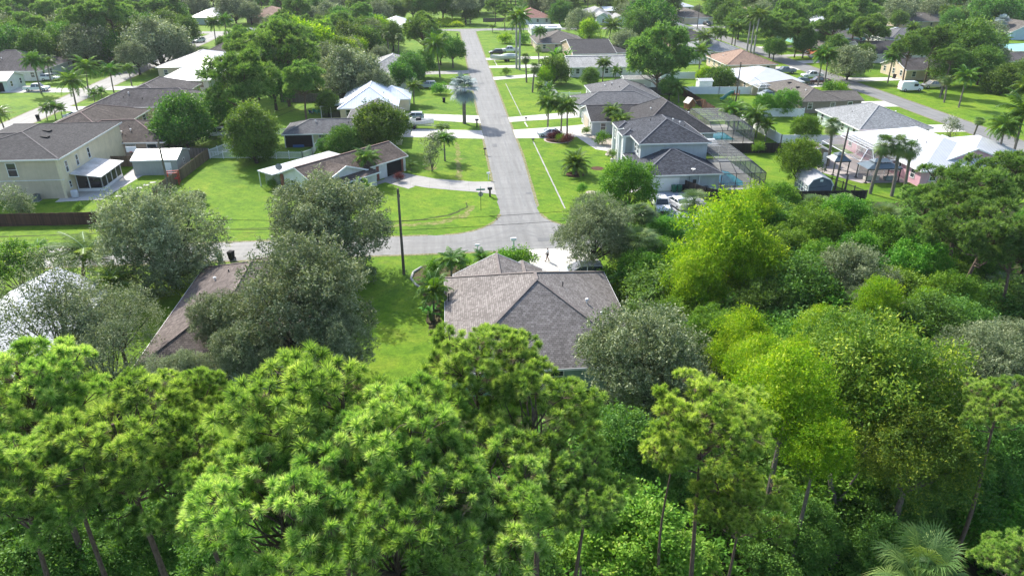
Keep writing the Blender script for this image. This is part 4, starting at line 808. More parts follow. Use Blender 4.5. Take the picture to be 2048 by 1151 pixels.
lib('darkN', 'dense_tree', 'tree', g_broad('dark', 'dark', 5.2, 3.8, 3.6, .22, 80, 32, 8, .29, rb=(.14, .28), low=-.75, asp=.5, tip=.4), 3, R=3.8, zc=5.2)
lib('bigN', 'broad_leaved_tree', 'tree', g_broad('big', 'grey', 6.0, 4.0, 2.7, .16, 80, 26, 9, .25, low=-.3, rb=(.14, .26), asp=.62, flat=.9, tip=.5, spr=.8), 2, R=4.0, zc=6.0)
lib('roundM', 'round_tree', 'tree', g_broad('greenD', 'grey', 3.6, 4.0, 3.5, .25, 80, 46, 7, .36, low=-.85, asp=.5, tip=.5, rb=(.24, .34), inner=.05), 2, R=4.0, zc=3.6)
lib('darkM', 'dark_tree', 'tree', g_broad('dark', 'dark', 4.6, 4.0, 3.7, .25, 75, 28, 7, .38, rb=(.14, .28), low=-.75, asp=.5, tip=.5), 3, R=4.0, zc=4.6)
lib('greenF', 'leafy_tree', 'tree', g_broad('greenD', 'grey', 4.8, 4.2, 3.6, .25, 72, 26, 7, .4, rb=(.14, .28), low=-.7, asp=.55, tip=.6), 3, R=4.2, zc=4.8)
lib('limeF', 'bright_tree', 'tree', g_broad('lime', 'grey', 5.0, 4.0, 3.8, .22, 46, 34, 7, .44, low=-.7, asp=.5, tip=.6), 2, R=4.0, zc=5.0)
lib('thin', 'slender_tree', 'tree', g_broad('oak', 'grey', 3.2, 1.3, 2.4, .09, 22, 14, 7, .2, low=-.9, asp=.45, tip=.6, fork=.2, spr=1.1), 2, R=1.3, zc=3.2)
lib('bush', 'garden_shrub', 'shrub', g_broad('green', 'grey', .6, 1.0, .75, .04, 22, 16, 6, .17, low=-.5, asp=.5, tip=.6, limbs=6), 3, R=1.0, zc=.6)
lib('redbush', 'red_shrub', 'shrub', g_broad('red', 'grey', .55, .9, .75, .04, 18, 16, 6, .26, low=-.3, asp=.22, tip=.7, limbs=6), 2, R=.9, zc=.55)
lib('limebush', 'yellow_shrub', 'shrub', g_broad('lime', 'grey', .6, .9, .75, .04, 18, 16, 6, .2, low=-.4, asp=.4, tip=.7, limbs=6), 2, R=.9, zc=.6)
lib('queen', 'queen_palm', 'palm', g_feather(7.5, .2, .14, 'palm', 26, 3.5, 34, .95, lean=.5, arch=1.05, droop=.9, elev=(-.45, 1.3), w=.13), 3, H=9.0, R=2.9)
lib('coco', 'coconut_palm', 'palm', g_feather(7.0, .2, .14, 'palm', 27, 4.4, 36, 1.0, lean=1.0, arch=.95, droop=.6, elev=(-.6, 1.3), w=.14), 3, H=9.0, R=3.6)
lib('royal', 'royal_palm', 'palm', g_feather(13.0, .32, .24, 'royal', 22, 4.4, 34, 1.0, shaftc=True, lean=.2, arch=.95, droop=.6, elev=(-.4, 1.3), w=.15), 2, H=15.6, R=3.8)
lib('date', 'date_palm', 'palm', g_feather(1.5, .42, .36, 'palm', 42, 3.0, 44, .62, lean=.0, arch=.95, droop=.25, elev=(-.25, 1.35), w=.09), 2, H=3.3, R=2.4)
lib('areca', 'small_palm', 'palm', g_feather(2.0, .09, .07, 'palm', 20, 1.8, 24, .5, lean=.2, arch=.9, droop=.4, elev=(-.2, 1.35), w=.09), 3, H=3.3, R=1.4)
lib('cab', 'cabbage_palm', 'palm', g_fan(6.6, .24, .2, 42, .95, .95, lean=.6, elev=(-1.0, 1.45), dead=9), 3, H=8.4, R=1.8)
lib('cabN', 'cabbage_palm', 'palm', g_fan(4.6, .24, .2, 40, 1.15, 1.05, lean=.4, elev=(-.8, 1.45), dead=6, seg=34, w=.6, split=.55), 2, H=6.4, R=2.1)
lib('bism', 'silver_fan_palm', 'palm', g_fan(5.4, .34, .28, 34, 1.5, 1.55, mat='silver', dead=0, lean=.1, seg=26, elev=(-.75, 1.4), tilt=.35, w=.95, split=.7), 2, H=8.0, R=2.9)
lib('palmetto', 'saw_palmetto', 'palm', g_fan(.7, .16, .14, 30, 1.2, .9, mat='fan', dead=3, lean=.2, seg=30, elev=(-.1, 1.4), w=.55, split=.6), 3, H=2.2, R=2.0)
def g_banana():
    V = []; T = []; st = MB()
    for k in range(16):
        a = k * 2.399; el = rng.uniform(.5, 1.35); L = rng.uniform(1.6, 2.6); b = np.array([rng.uniform(-.4, .4), rng.uniform(-.4, .4), rng.uniform(.8, 2.2)]); n = 7; t = np.linspace(0, 1, n); ang = el - 1.1 * t ** 1.6
        h = np.cumsum(np.cos(ang)) * L / n; z = np.cumsum(np.sin(ang)) * L / n; c = b + np.stack([h * math.cos(a), h * math.sin(a), z], 1); s = np.array([-math.sin(a), math.cos(a), 0]); w = .34 * np.sin(t * 2.7 + .25); 
        l, r = c + s * w[:, None] + [0, 0, .06], c - s * w[:, None] + [0, 0, .06]; tb = rng.uniform(.2, .7)
        for i in range(n - 1):
            V += [np.stack([c[i], c[i + 1], l[i + 1], l[i]]), np.stack([c[i], r[i], r[i + 1], c[i + 1]])]; T += [np.full(4, tb), np.full(4, tb + .12)]
        st.tube([(float(b[0]) * .6, float(b[1]) * .6, 0), tuple(b)], [.1, .05], 6)
    V = np.concatenate(V); return [('crown', fmesh('crown', V, np.arange(len(V), dtype=np.int32).reshape(-1, 4), np.concatenate(T), LM['green'])), ('trunk', st.mesh('trunk', BK['shaft']))]
lib('banana', 'banana_plant', 'plant', g_banana, 2, H=4.0, R=2.2)
_cnt = {}
def plant(key, x, y, sxy, sz, label, group=None, rz=None, mirror=False, name=None, cat=None, up=0.0):
    d = LIB[key]; k = _cnt.get(key, 0); _cnt[key] = k + 1; parts = d['var'][k % len(d['var'])]
    o = empty(name or d['name'], (x, y, 0), rz if rz is not None else (k * 2.1 + len(key)) % 6.283, label, cat or d['cat'], group); o.scale = (sxy, sxy, sz)
    for nm, me in parts: q = bpy.data.objects.new(nm, me); link(q, o); q.location = (0, 0, up)
    return o
def T(key, px, py, hc, rpx, label, group=None, lift=1.0, **kw):
    """tree whose crown centre shows at (px,py), hc metres up, with a crown radius of rpx pixels"""
    x, y = G(px, py, hc); r = rpx * depth(px, py, hc) / FOC; d = LIB[key]; s = r / d['R']; return plant(key, x, y, s, s, label, group, up=hc / s - d['zc'], **kw)
def PM(key, px, py, ty, label, group=None, r=1.0, **kw):
    """palm standing at pixel (px,py) whose top shows at row ty"""
    x, y = G(px, py); s = tall(px, py, ty) / LIB[key]['H']; return plant(key, x, y, r * (.5 + .5 * s), s, label, group, **kw)
# ------------------------------------------------------------------ trees and plants, placed one by one
PG = 'slash pines in the foreground wood'
for a in [
 (60, 800, 17.4, 135, 'slash pine whose crown fills the left edge below the white metal roof'),
 (245, 895, 17.6, 150, 'wide slash pine second from the left edge in the foreground'),
 (15, 985, 17, 130, 'slash pine cut by the left edge near the bottom corner'),
 (400, 820, 16.6, 95, 'small golden tipped pine in front of the left brown roof'),
 (400, 965, 16.5, 110, 'shaded pine between the palmettos and the big central pine'),
 (640, 872, 18.6, 185, 'largest slash pine with the smooth domed crown left of centre'),
 (575, 1035, 18.3, 175, 'slash pine at the bottom edge below the domed crown'),
 (800, 930, 18.6, 170, 'slash pine with upright tufts in the middle of the foreground'),
 (760, 1120, 18, 170, 'slash pine at the bottom edge left of the centre line'),
 (958, 738, 19.4, 112, 'dark green pine reaching up in front of the centre house roof'),
 (1075, 850, 18.2, 125, 'open crowned pine right of the dark green one, bare twigs inside'),
 (990, 1010, 17.5, 150, 'slash pine with a dark trunk showing at bottom centre'),
 (150, 960, 16.5, 120, 'pine with pale tufts between the two leftmost ones'), (880, 1090, 17, 120, 'pine at the bottom edge just left of the centre line'), (1160, 990, 17, 95, 'outermost right bough of the central pine group'), (700, 960, 18.5, 150, 'pine in the heart of the central group'), (795, 868, 18.2, 100, 'pine on the right shoulder of the domed crown'),

 (2022, 1118, 14, 62, 'small young pine in the bottom right corner'),
 (2015, 815, 13, 72, 'thin brownish pine bough at the right edge')]: T('pineN', *a, group=PG)
for a in [(1420, 862, 17, 128, 'light yellowish pine with a tall bare trunk at bottom right of centre'), (1480, 1010, 14, 98, 'lower tier of light drooping tufts beside the bare trunk'), (1345, 900, 15.5, 62, 'left hand bough of the light yellowish pine')]: T('pineO', *a, group=PG)
for a in [
 (1930, 395, 11, 95, 'flat topped dark pine in front of the pink house'), (2012, 360, 11.5, 85, 'dark pine crown at the right edge beside the white metal roof'),
 (1960, 470, 10.5, 95, 'pine with tall bare trunk among the cabbage palms at right'), (2035, 500, 10, 70, 'pine at the right edge above the grey palmettos'),
 (1850, 400, 8.5, 48, 'low rounded pine left of the flat topped one'), (1870, 470, 8, 60, 'yellowish low pine below the three leaning palms')]: T('pineM', *a, group='pines at the right edge of the wood')
for a in [
 (480, 160, 11, 68, 'tall pine beside the weathered roofs, left of the lawn with garden chairs'), (562, 112, 11, 72, 'tallest rounded pine left of the blue white roof'),
 (605, 160, 9, 42, 'leaning pine over the shaded back lawn'), (1318, 112, 8.5, 68, 'big round pine standing alone behind the white shed'),
 (848, 62, 9, 40, 'round topped pine over the far left verge of the centre road')]: T('pineF', *a)
for a in [
 (1575, 40, 9, 42, 'tall pine, middle of the grove behind the silver pickup'), (1545, 62, 8, 30, 'pine at the left of the grove behind the silver pickup'), (1598, 62, 8, 26, 'slim pine at the right of the grove beside the orange house'),
 (1668, 42, 10, 40, 'left one of the tall dark pines behind the white house'), (1712, 30, 10, 42, 'middle one of the tall dark pines behind the white house'), (1740, 60, 9, 34, 'right one of the tall dark pines behind the white house'),
 (1822, 95, 10, 32, 'leftmost pine on the big lawn by the parked white van'), (1868, 82, 10.5, 36, 'middle tall pine on the big lawn right of the van'), (1905, 112, 9, 24, 'small forked pine on the big lawn right of the van'),
 (222, 42, 9, 32, 'round crowned pine in the woods above the small white roof'), (262, 30, 9, 30, 'pine behind the round crowned one in the left woods'), (28, 22, 10, 42, 'pine in the top left corner'), (55, 60, 9, 36, 'pine below the top left corner one'),
 (330, 18, 9, 30, 'pine at the top edge left of the white metal roof'), (990, 12, 8, 20, 'small pine at the far end of the centre road'), (1010, 20, 8, 16, 'slim pine right of the small far one'), (250, 8, 9, 30, 'pine at the top edge above the left woods')]: T('pineF', *a, group='distant pines')
for a in [
 (325, 478, 5.4, 118, 'large dark grey green oak behind the two rubbish bins'), (655, 460, 5.4, 120, 'large grey green oak in front of the angled ranch house'), (590, 612, 7, 138, 'pale silvery oak overhanging the left brown roof'),
 (675, 690, 5.5, 72, 'oak hanging over the side lawn left of the centre house'), (490, 710, 5.2, 72, 'oak over the near corner of the left brown roof'),
 (1187, 465, 5, 76, 'grey oak beside the driveway of the centre house'), (1300, 725, 7, 132, 'fine leaved grey oak leaning over the right corner of the centre roof'), (1222, 698, 6.5, 52, 'small oak bough over the right side of the centre roof'),
 (1960, 745, 8, 95, 'pale grey oak at the right edge of the wood'), (2030, 690, 8, 60, 'grey oak cut by the right edge'), (1700, 560, 6.5, 78, 'dull grey green oak in the middle of the right wood'), (1740, 630, 6, 60, 'grey oak below the dull one in the right wood')]: T('oakN', *a)
for a in [(448, 640, 5.6, 66, 'oak bough over the middle of the left brown roof'), (372, 745, 5, 50, 'low oak at the near eave of the left brown roof')]: T('oakN', *a)
for a in [
 (110, 640, 7, 125, 'sparse branchy oak in front of the white corrugated roof'), (228, 640, 6.5, 80, 'sparse oak between the white roof and the left brown roof'), (205, 720, 5.5, 90, 'thin oak above the leftmost pines'), (320, 765, 5, 50, 'thin oak at the near left corner of the brown roof')]: T('oakS', *a)
for a in [
 (1435, 500, 7.5, 92, 'tallest bright yellow green tree at the edge of the wood'), (1390, 570, 6, 55, 'yellow green tree left of the tallest one'), (1505, 545, 6.5, 62, 'yellow green tree right of the tallest one'), (1500, 430, 6, 52, 'bright tree touching the brown fence by the nearer pool'),
 (1575, 800, 12, 92, 'feathery yellow green tree right of the bare trunked pine'), (1635, 900, 11, 62, 'golden tipped tree above the dead snag'), (1480, 690, 9, 62, 'golden tree below the big yellow green one'), (1520, 740, 10, 60, 'second golden tree above the feathery one'),
 (1755, 605, 8, 42, 'small bright tree alone in the middle of the right wood'), (1590, 730, 10, 50, 'yellow green crown between the golden and olive trees'), (1640, 660, 8, 42, 'small yellow green crown above the olive tree'), (1850, 610, 7, 30, 'small golden tree near the right of the wood')]: T('limeN', *a)
for a in [(1770, 770, 11, 140, 'huge olive green tree with drooping leaves in the right wood'), (1830, 910, 9.5, 105, 'olive green tree below the huge one'), (1680, 700, 10, 80, 'olive tree with yellow tips left of the huge one')]: T('oliveN', *a)
for a in [
 (1560, 405, 4.5, 40, 'leafy tree against the back fence right of the nearer pool'), (1620, 465, 5, 55, 'leafy tree behind the grey barn shed'), (1690, 440, 5, 50, 'leafy tree left of the middle cabbage palm'), (1765, 480, 5, 50, 'light green tree below the middle cabbage palm'),
 (1560, 500, 5, 50, 'leafy tree just right of the yellow green trees'), (1650, 530, 5.5, 52, 'leafy tree in the middle of the right wood'), (1720, 505, 5, 42, 'leafy tree above the grey oaks'), (1830, 530, 5.5, 55, 'leafy tree under the low pines'), (1905, 590, 6, 50, 'leafy tree under the bare trunked pine at right'),
 (1340, 640, 4, 45, 'young leafy tree at the right corner of the centre lawn'), (1420, 660, 5, 50, 'leafy tree below the yellow green trees'), (1258, 372, 3.6, 54, 'glossy open tree over the white van on the grey drive'), (1600, 320, 3.6, 42, 'leafy tree left of the grey barn shed'),
 (1570, 205, 2.6, 26, 'fruit tree on the back lawn by the white fence'), (1612, 258, 2.6, 28, 'bright fruit tree right of the back lawn'), (1530, 210, 2.4, 22, 'small tree at the corner of the white fence')]: T('greenN', *a)
for a in [
 (1600, 590, 5.5, 72, 'deep green tree right of the yellow green group'), (1240, 900, 8, 80, 'deep green tree in the gap below the fine leaved grey oak'), (1330, 960, 6, 70, 'deep green tree between the bare trunked pine and the centre pines'), (1850, 660, 6, 68, 'deep green tree above the huge olive one'),
 (1920, 660, 6, 55, 'deep green tree in the shade at the right of the wood'), (1690, 1020, 4, 80, 'deep green thicket tree behind the dead snag'), (1980, 900, 6.5, 75, 'vine covered dark tree at the right edge'), (1520, 620, 5, 55, 'deep green tree under the tallest bright tree'),
 (1190, 860, 7, 50, 'dark tree beside the open crowned pine'), (190, 980, 8, 80, 'dark tree between the left pines'), (560, 1140, 9, 85, 'dark bushy tree at the bottom edge under the domed pines'), (680, 1150, 8, 80, 'dark bushy tree at the bottom edge left of the centre trunk'), (1035, 1140, 8, 80, 'dark bushy tree at the bottom edge right of the centre trunk'), (300, 1070, 9, 70, 'dark bushy tree behind the palmettos'), (70, 1100, 9, 90, 'dark bushy tree at the bottom edge in the left corner'), (190, 1125, 8, 70, 'dark bushy tree at the bottom edge left of the palmettos'), (450, 1120, 9, 80, 'dark bushy tree at the bottom edge right of the palmettos'), (1620, 1060, 5, 60, 'dark bushy tree left of the dead snag'), (1760, 1110, 4, 70, 'dark bushy tree at the bottom edge by the fan palm'), (1930, 970, 5, 80, 'dark tree above the fan palm in the corner'), (330, 1100, 6, 80, 'dark tree at the bottom edge below the palmettos'), (900, 1120, 7, 80, 'dark tree at the bottom edge below the centre pines'), (1800, 1040, 4, 75, 'dark low tree left of the fan palm in the corner'), (1560, 1110, 3, 70, 'dark low tree below the bright lower pine')]: T('darkN', *a)
for a in [(1270, 1085, 8, 125, 'pale green tree with big lobed leaves at the bottom edge'), (1165, 1080, 7, 70, 'big leaved tree left of the pale green one'), (1370, 1120, 6, 60, 'big leaved tree beside the bare pine trunk'), (1290, 560, 2.2, 38, 'glossy big leaved shrub right of the centre house'), (1330, 600, 2.4, 34, 'big leaved shrub at the wood edge by the centre house'), (25, 530, 2.6, 58, 'broad leaved tree at the left edge above the white roof')]: T('bigN', *a)
# palms near the centre house and in the wood
def TP(key, px, py, hc, rpx, label, group=None, **kw):
    x, y = G(px, py, hc); r = rpx * depth(px, py, hc) / FOC; d = LIB[key]; return plant(key, x, y, r / d['R'], hc / (d['H'] * .82), label, group, **kw)
for a in [('cabN', 1868, 1140, 9.2, 104, 'large pale fan palm at the bottom edge near the right corner'), ('cabN', 1275, 470, 5.5, 52, 'dark fan palm right of the grey driveway oak'), ('cab', 1290, 425, 5.5, 40, 'fan palm just above the dark one by the driveway'),
 ('cabN', 1385, 395, 4.5, 38, 'fan palm at the near end of the grey drive'), ('cab', 1625, 405, 5, 40, 'fan palm against the fence below the barn shed'), ('cab', 1700, 405, 5, 36, 'fan palm right of the barn shed fence'), ('cabN', 1775, 425, 6, 46, 'shaggy fan palm below the leaning palms'),
 ('cabN', 2010, 565, 5, 55, 'fan palm at the right edge behind the bare pine trunk'), ('palmetto', 245, 1075, 6, 85, 'dark palmetto near the bottom left corner'), ('palmetto', 380, 1045, 6, 70, 'dark palmetto right of the corner one'), ('palmetto', 330, 1130, 5, 75, 'dark palmetto at the bottom edge'),
 ('coco', 150, 500, 3.8, 78, 'bright coconut palm left of the dark grey oak'), ('queen', 75, 500, 2.6, 34, 'small palm at the kerb left of the coconut palm'), ('coco', 215, 560, 3.4, 48, 'palm behind the sparse oak by the white roof')]: TP(*a)
for a in [('queen', 903, 562, 510, 'small palm in the bed left of the centre house'), ('areca', 868, 640, 545, 'clump palm against the left wall of the centre house'), ('areca', 880, 600, 560, 'smaller clump palm by the left wall'), ('areca', 962, 535, 500, 'low palm behind the front gable of the centre house'),
 ('areca', 1235, 590, 545, 'palm shrub at the right wall of the centre house')]: PM(*a)
for i, (x, y) in enumerate(((-2.3, 63.5), (-2.2, 66.2), (-2.6, 70.5))): plant('banana', x, y, .6, .5, ['banana clump at the left wall nearest the camera', 'banana clump in the middle of the left wall bed', 'banana clump at the far end of the left wall bed'][i])
for i, (x, y, s) in enumerate(((8.0, 75.0, 1.5), (6.4, 75.5, 1.4), (-2.0, 74.0, 1.1), (1, 75.6, 1.0), (17.4, 70, 1.3), (17.8, 66, 1.2), (18.3, 62, 1.4), (17.6, 58.5, 1.1))):
    plant('bush', x, y, s, s, ['round green shrub beside the concrete driveway', 'green shrub left of the driveway one', 'shrub at the far left of the front bed', 'low shrub behind the front gable', 'shrub right of the parked grey van', 'shrub at the right wall behind the van', 'shrub midway along the right wall', 'shrub nearest the grey oak at the right wall'][i])
# middle distance, left of the centre road
for a in [
 ('roundM', 367, 252, 4.0, 54, 'round glossy mango tree behind the white shed'), ('darkM', 505, 288, 2.8, 40, 'lower skirt of leaves of the tall dark tree'), ('darkM', 503, 262, 5.5, 50, 'tall dark leafy tree beside the white picket fence'), ('darkM', 440, 225, 4.2, 42, 'bushy tree between the mango and the tall dark tree'), ('roundM', 762, 255, 4.6, 46, 'dense round tree in front of the yellow house'), ('roundM', 690, 290, 2.6, 34, 'bushy round tree against the yellow house wall'), ('roundM', 655, 292, 1.6, 18, 'low round bush at the yellow house window'),
 ('thin', 862, 302, 3.4, 20, 'slender grey leaved tree on the corner lawn'), ('darkM', 545, 165, 6, 42, 'dark tree at the foot of the tall pines'), ('oakF', 700, 150, 5.5, 62, 'broad dark oak behind the blue white roof'), ('oakF', 750, 168, 4.5, 36, 'smaller dark oak touching the blue white roof'), ('darkM', 655, 205, 3.0, 22, 'dark tree over the grey back fence'),
 ('limeF', 622, 92, 7, 42, 'tall yellowish tree right of the tallest pine'), ('limeF', 585, 75, 7, 32, 'pale yellow tree above the tallest pine'), ('limeF', 655, 112, 5, 24, 'yellow leaved tree above the dark oak'), ('greenF', 690, 80, 6, 34, 'leafy tree above the broad dark oak'), ('greenF', 735, 82, 5, 28, 'leafy tree left of the twin fan palms'), ('oakF', 760, 110, 4, 20, 'small tree behind the twin fan palms'),
 ('greenF', 905, 100, 5, 24, 'leafy tree leaning over the left verge of the road'), ('darkM', 880, 95, 5, 28, 'dark tree behind the tall coconut palm'), ('darkM', 820, 135, 4, 28, 'dark tree in front of the tall coconut palm'), ('greenF', 845, 128, 3.6, 24, 'leafy tree beside the tall coconut palm'), ('greenF', 800, 150, 3.6, 26, 'leafy tree beside the white drive left of the road'), ('darkM', 785, 70, 5, 24, 'dark tree below the bright white metal roof'),
 ('oakF', 318, 92, 6, 62, 'huge spreading grey oak left of the ribbed metal roof'), ('oakF', 272, 112, 5, 34, 'left half of the spreading grey oak group'), ('oakF', 365, 108, 4.5, 28, 'small oak right of the spreading grey oak'),
 ('greenF', 120, 95, 5, 36, 'bushy tree at the wood edge behind the three pale trunked palms'), ('greenF', 170, 90, 5, 34, 'leafy tree in the wood behind the coconut palms'), ('greenF', 215, 98, 5, 34, 'leafy tree at the edge of the left wood by the road'), ('darkM', 70, 100, 5.5, 36, 'dark tree behind the white walled house at the left edge'), ('darkM', 25, 95, 6, 40, 'dark tree at the left edge above the white walled house'), ('greenF', 45, 75, 6, 34, 'leafy tree higher up the left edge'),
 ('greenF', 150, 70, 6, 32, 'leafy tree deep in the left wood'), ('darkM', 190, 65, 6, 30, 'dark tree deep in the left wood'), ('greenF', 285, 62, 6, 34, 'leafy tree above the spreading grey oak'), ('darkM', 330, 55, 6, 30, 'dark tree above the spreading grey oak'), ('greenF', 370, 60, 5.5, 26, 'leafy tree right of the oak by the left road'), ('greenF', 305, 38, 7, 30, 'leafy tree in the upper left wood'), ('greenF', 350, 35, 7, 30, 'leafy tree below the white metal roof at upper left'),
 ('darkM', 130, 35, 7, 40, 'big dark tree in the upper left wood'), ('darkM', 175, 30, 7, 34, 'dark tree right of the big dark one'), ('oakF', 395, 12, 6, 26, 'pale grey tree at the top edge'), ('oakF', 468, 18, 6, 34, 'wide dark oak at the top left of the far cross street'), ('oakF', 500, 25, 5, 22, 'oak at the right of the wide dark one'), ('limeF', 90, 48, 5, 22, 'yellowish tree beside the deep white roof'),
 ('greenF', 445, 88, 3.4, 14, 'small tree on the verge of the left road'), ('oakF', 600, 35, 6, 34, 'grey oak right of the tan hip roof'), ('oakF', 575, 55, 5, 28, 'dull brown tree below the tan hip roof'), ('oakF', 545, 52, 5, 22, 'brownish tree left of the dull one'), ('oakF', 660, 35, 5.5, 34, 'pale oak below the grey gable roof'), ('greenF', 640, 60, 5, 26, 'pale leafy tree below the pale oak'), ('darkM', 712, 38, 5.5, 24, 'dark tree left of the terracotta roof'),
 ('greenF', 725, 12, 6, 18, 'round tree above the terracotta roof'), ('greenF', 680, 58, 5, 20, 'leafy tree left of the small pale outbuilding'), ('darkM', 790, 20, 5.5, 20, 'dark tree right of the terracotta roof'), ('darkM', 850, 8, 8, 26, 'left one of the tall dark trees at top centre'), ('darkM', 885, 6, 8, 26, 'right one of the tall dark trees at top centre'), ('darkM', 825, 12, 7, 22, 'dark tree at top centre next to the brown roof'), ('oakF', 930, 8, 8, 26, 'grey tree at the top edge at the end of the centre road'),
 ('greenF', 940, 28, 4, 16, 'small tree beyond the far end of the centre road'), ('oakF', 395, 395, 0.9, 16, 'small shrub by the white shed')]: T(*a)
for a in [('thin', 30, 405, 1.9, 24, 'slender shrub by the beige two storey house'), ('thin', 50, 415, 1.4, 18, 'smaller shrub right of the slender one'), ('bush', 158, 418, 1.0, 10, 'small shrub behind the brown fence')]: T(*a)
for a in [
 ('bism', 929, 247, 145, 'silver blue Bismarck palm at the left verge of the road'), ('coco', 880, 155, 70, 'tall coconut palm left of the road'), ('queen', 828, 208, 163, 'young palm in front of the silver car'), ('cab', 778, 108, 60, 'left one of the twin shaggy fan palms'), ('cab', 797, 108, 64, 'right one of the twin shaggy fan palms'), ('queen', 890, 322, 268, 'slim curved palm on the corner lawn'), ('queen', 884, 272, 250, 'small palm by the boat'),
 ('queen', 735, 365, 303, 'windblown palm at the ranch house door'), ('queen', 83, 187, 108, 'queen palm in front of the white walled house'), ('queen', 102, 163, 115, 'queen palm beside the white car'), ('coco', 178, 185, 118, 'dark windblown coconut palm by the left road'), ('coco', 155, 222, 145, 'bright coconut palm at the bend of the left road'), ('queen', 228, 185, 130, 'drooping queen palm on the verge of the left road'), ('queen', 264, 172, 130, 'small palm on the green verge of the left road'),
 ('royal', 146, 118, 55, 'left one of three pale trunked palms in front of the wood'), ('royal', 157, 120, 62, 'middle one of three pale trunked palms in front of the wood'), ('royal', 167, 122, 70, 'right one of three pale trunked palms in front of the wood'), ('areca', 95, 240, 205, 'left clump palm beside the brown roofed house'), ('areca', 112, 238, 200, 'middle clump palm beside the brown roofed house'), ('areca', 125, 236, 205, 'right clump palm beside the brown roofed house'), ('areca', 190, 205, 175, 'low palm cluster at the corner of the weathered grey roof'), ('areca', 205, 200, 172, 'second low palm by the weathered grey roof'),
 ('coco', 10, 262, 215, 'dry fronded palm at the left edge above the two storey house'), ('queen', 433, 92, 35, 'left one of the tall palms beside the far left road'), ('queen', 455, 85, 30, 'right one of the tall palms beside the far left road'), ('cab', 385, 70, 32, 'fan palm at the end of the left woods'), ('queen', 845, 45, 15, 'small palm in the yellow field at top centre')]: PM(*a)
# beds round the ranch house
for a in [('banana', 712, 388, 350, 'tropical plant by the ranch house door'), ('banana', 735, 392, 352, 'second tropical plant by the ranch house door'), ('areca', 690, 385, 360, 'low palm under the ranch house window'), ('areca', 800, 336, 318, 'clump of leaves at the garage corner'), ('areca', 822, 340, 322, 'leafy clump right of the garage')]: PM(*a)
for a in [('limebush', 672, 378, .8, 16, 'bright bush under the white gable'), ('redbush', 798, 355, .6, 8, 'dark red bush beside the curved driveway'), ('bush', 806, 248, .6, 14, 'low bed of shrubs beside the boat'), ('bush', 880, 180, 1.0, 14, 'round shrub beside the bins on the left lawn'), ('bush', 660, 355, .6, 10, 'shrub behind the patio screen'), ('bush', 545, 370, .5, 12, 'dark hedge at the patio corner')]: T(*a)
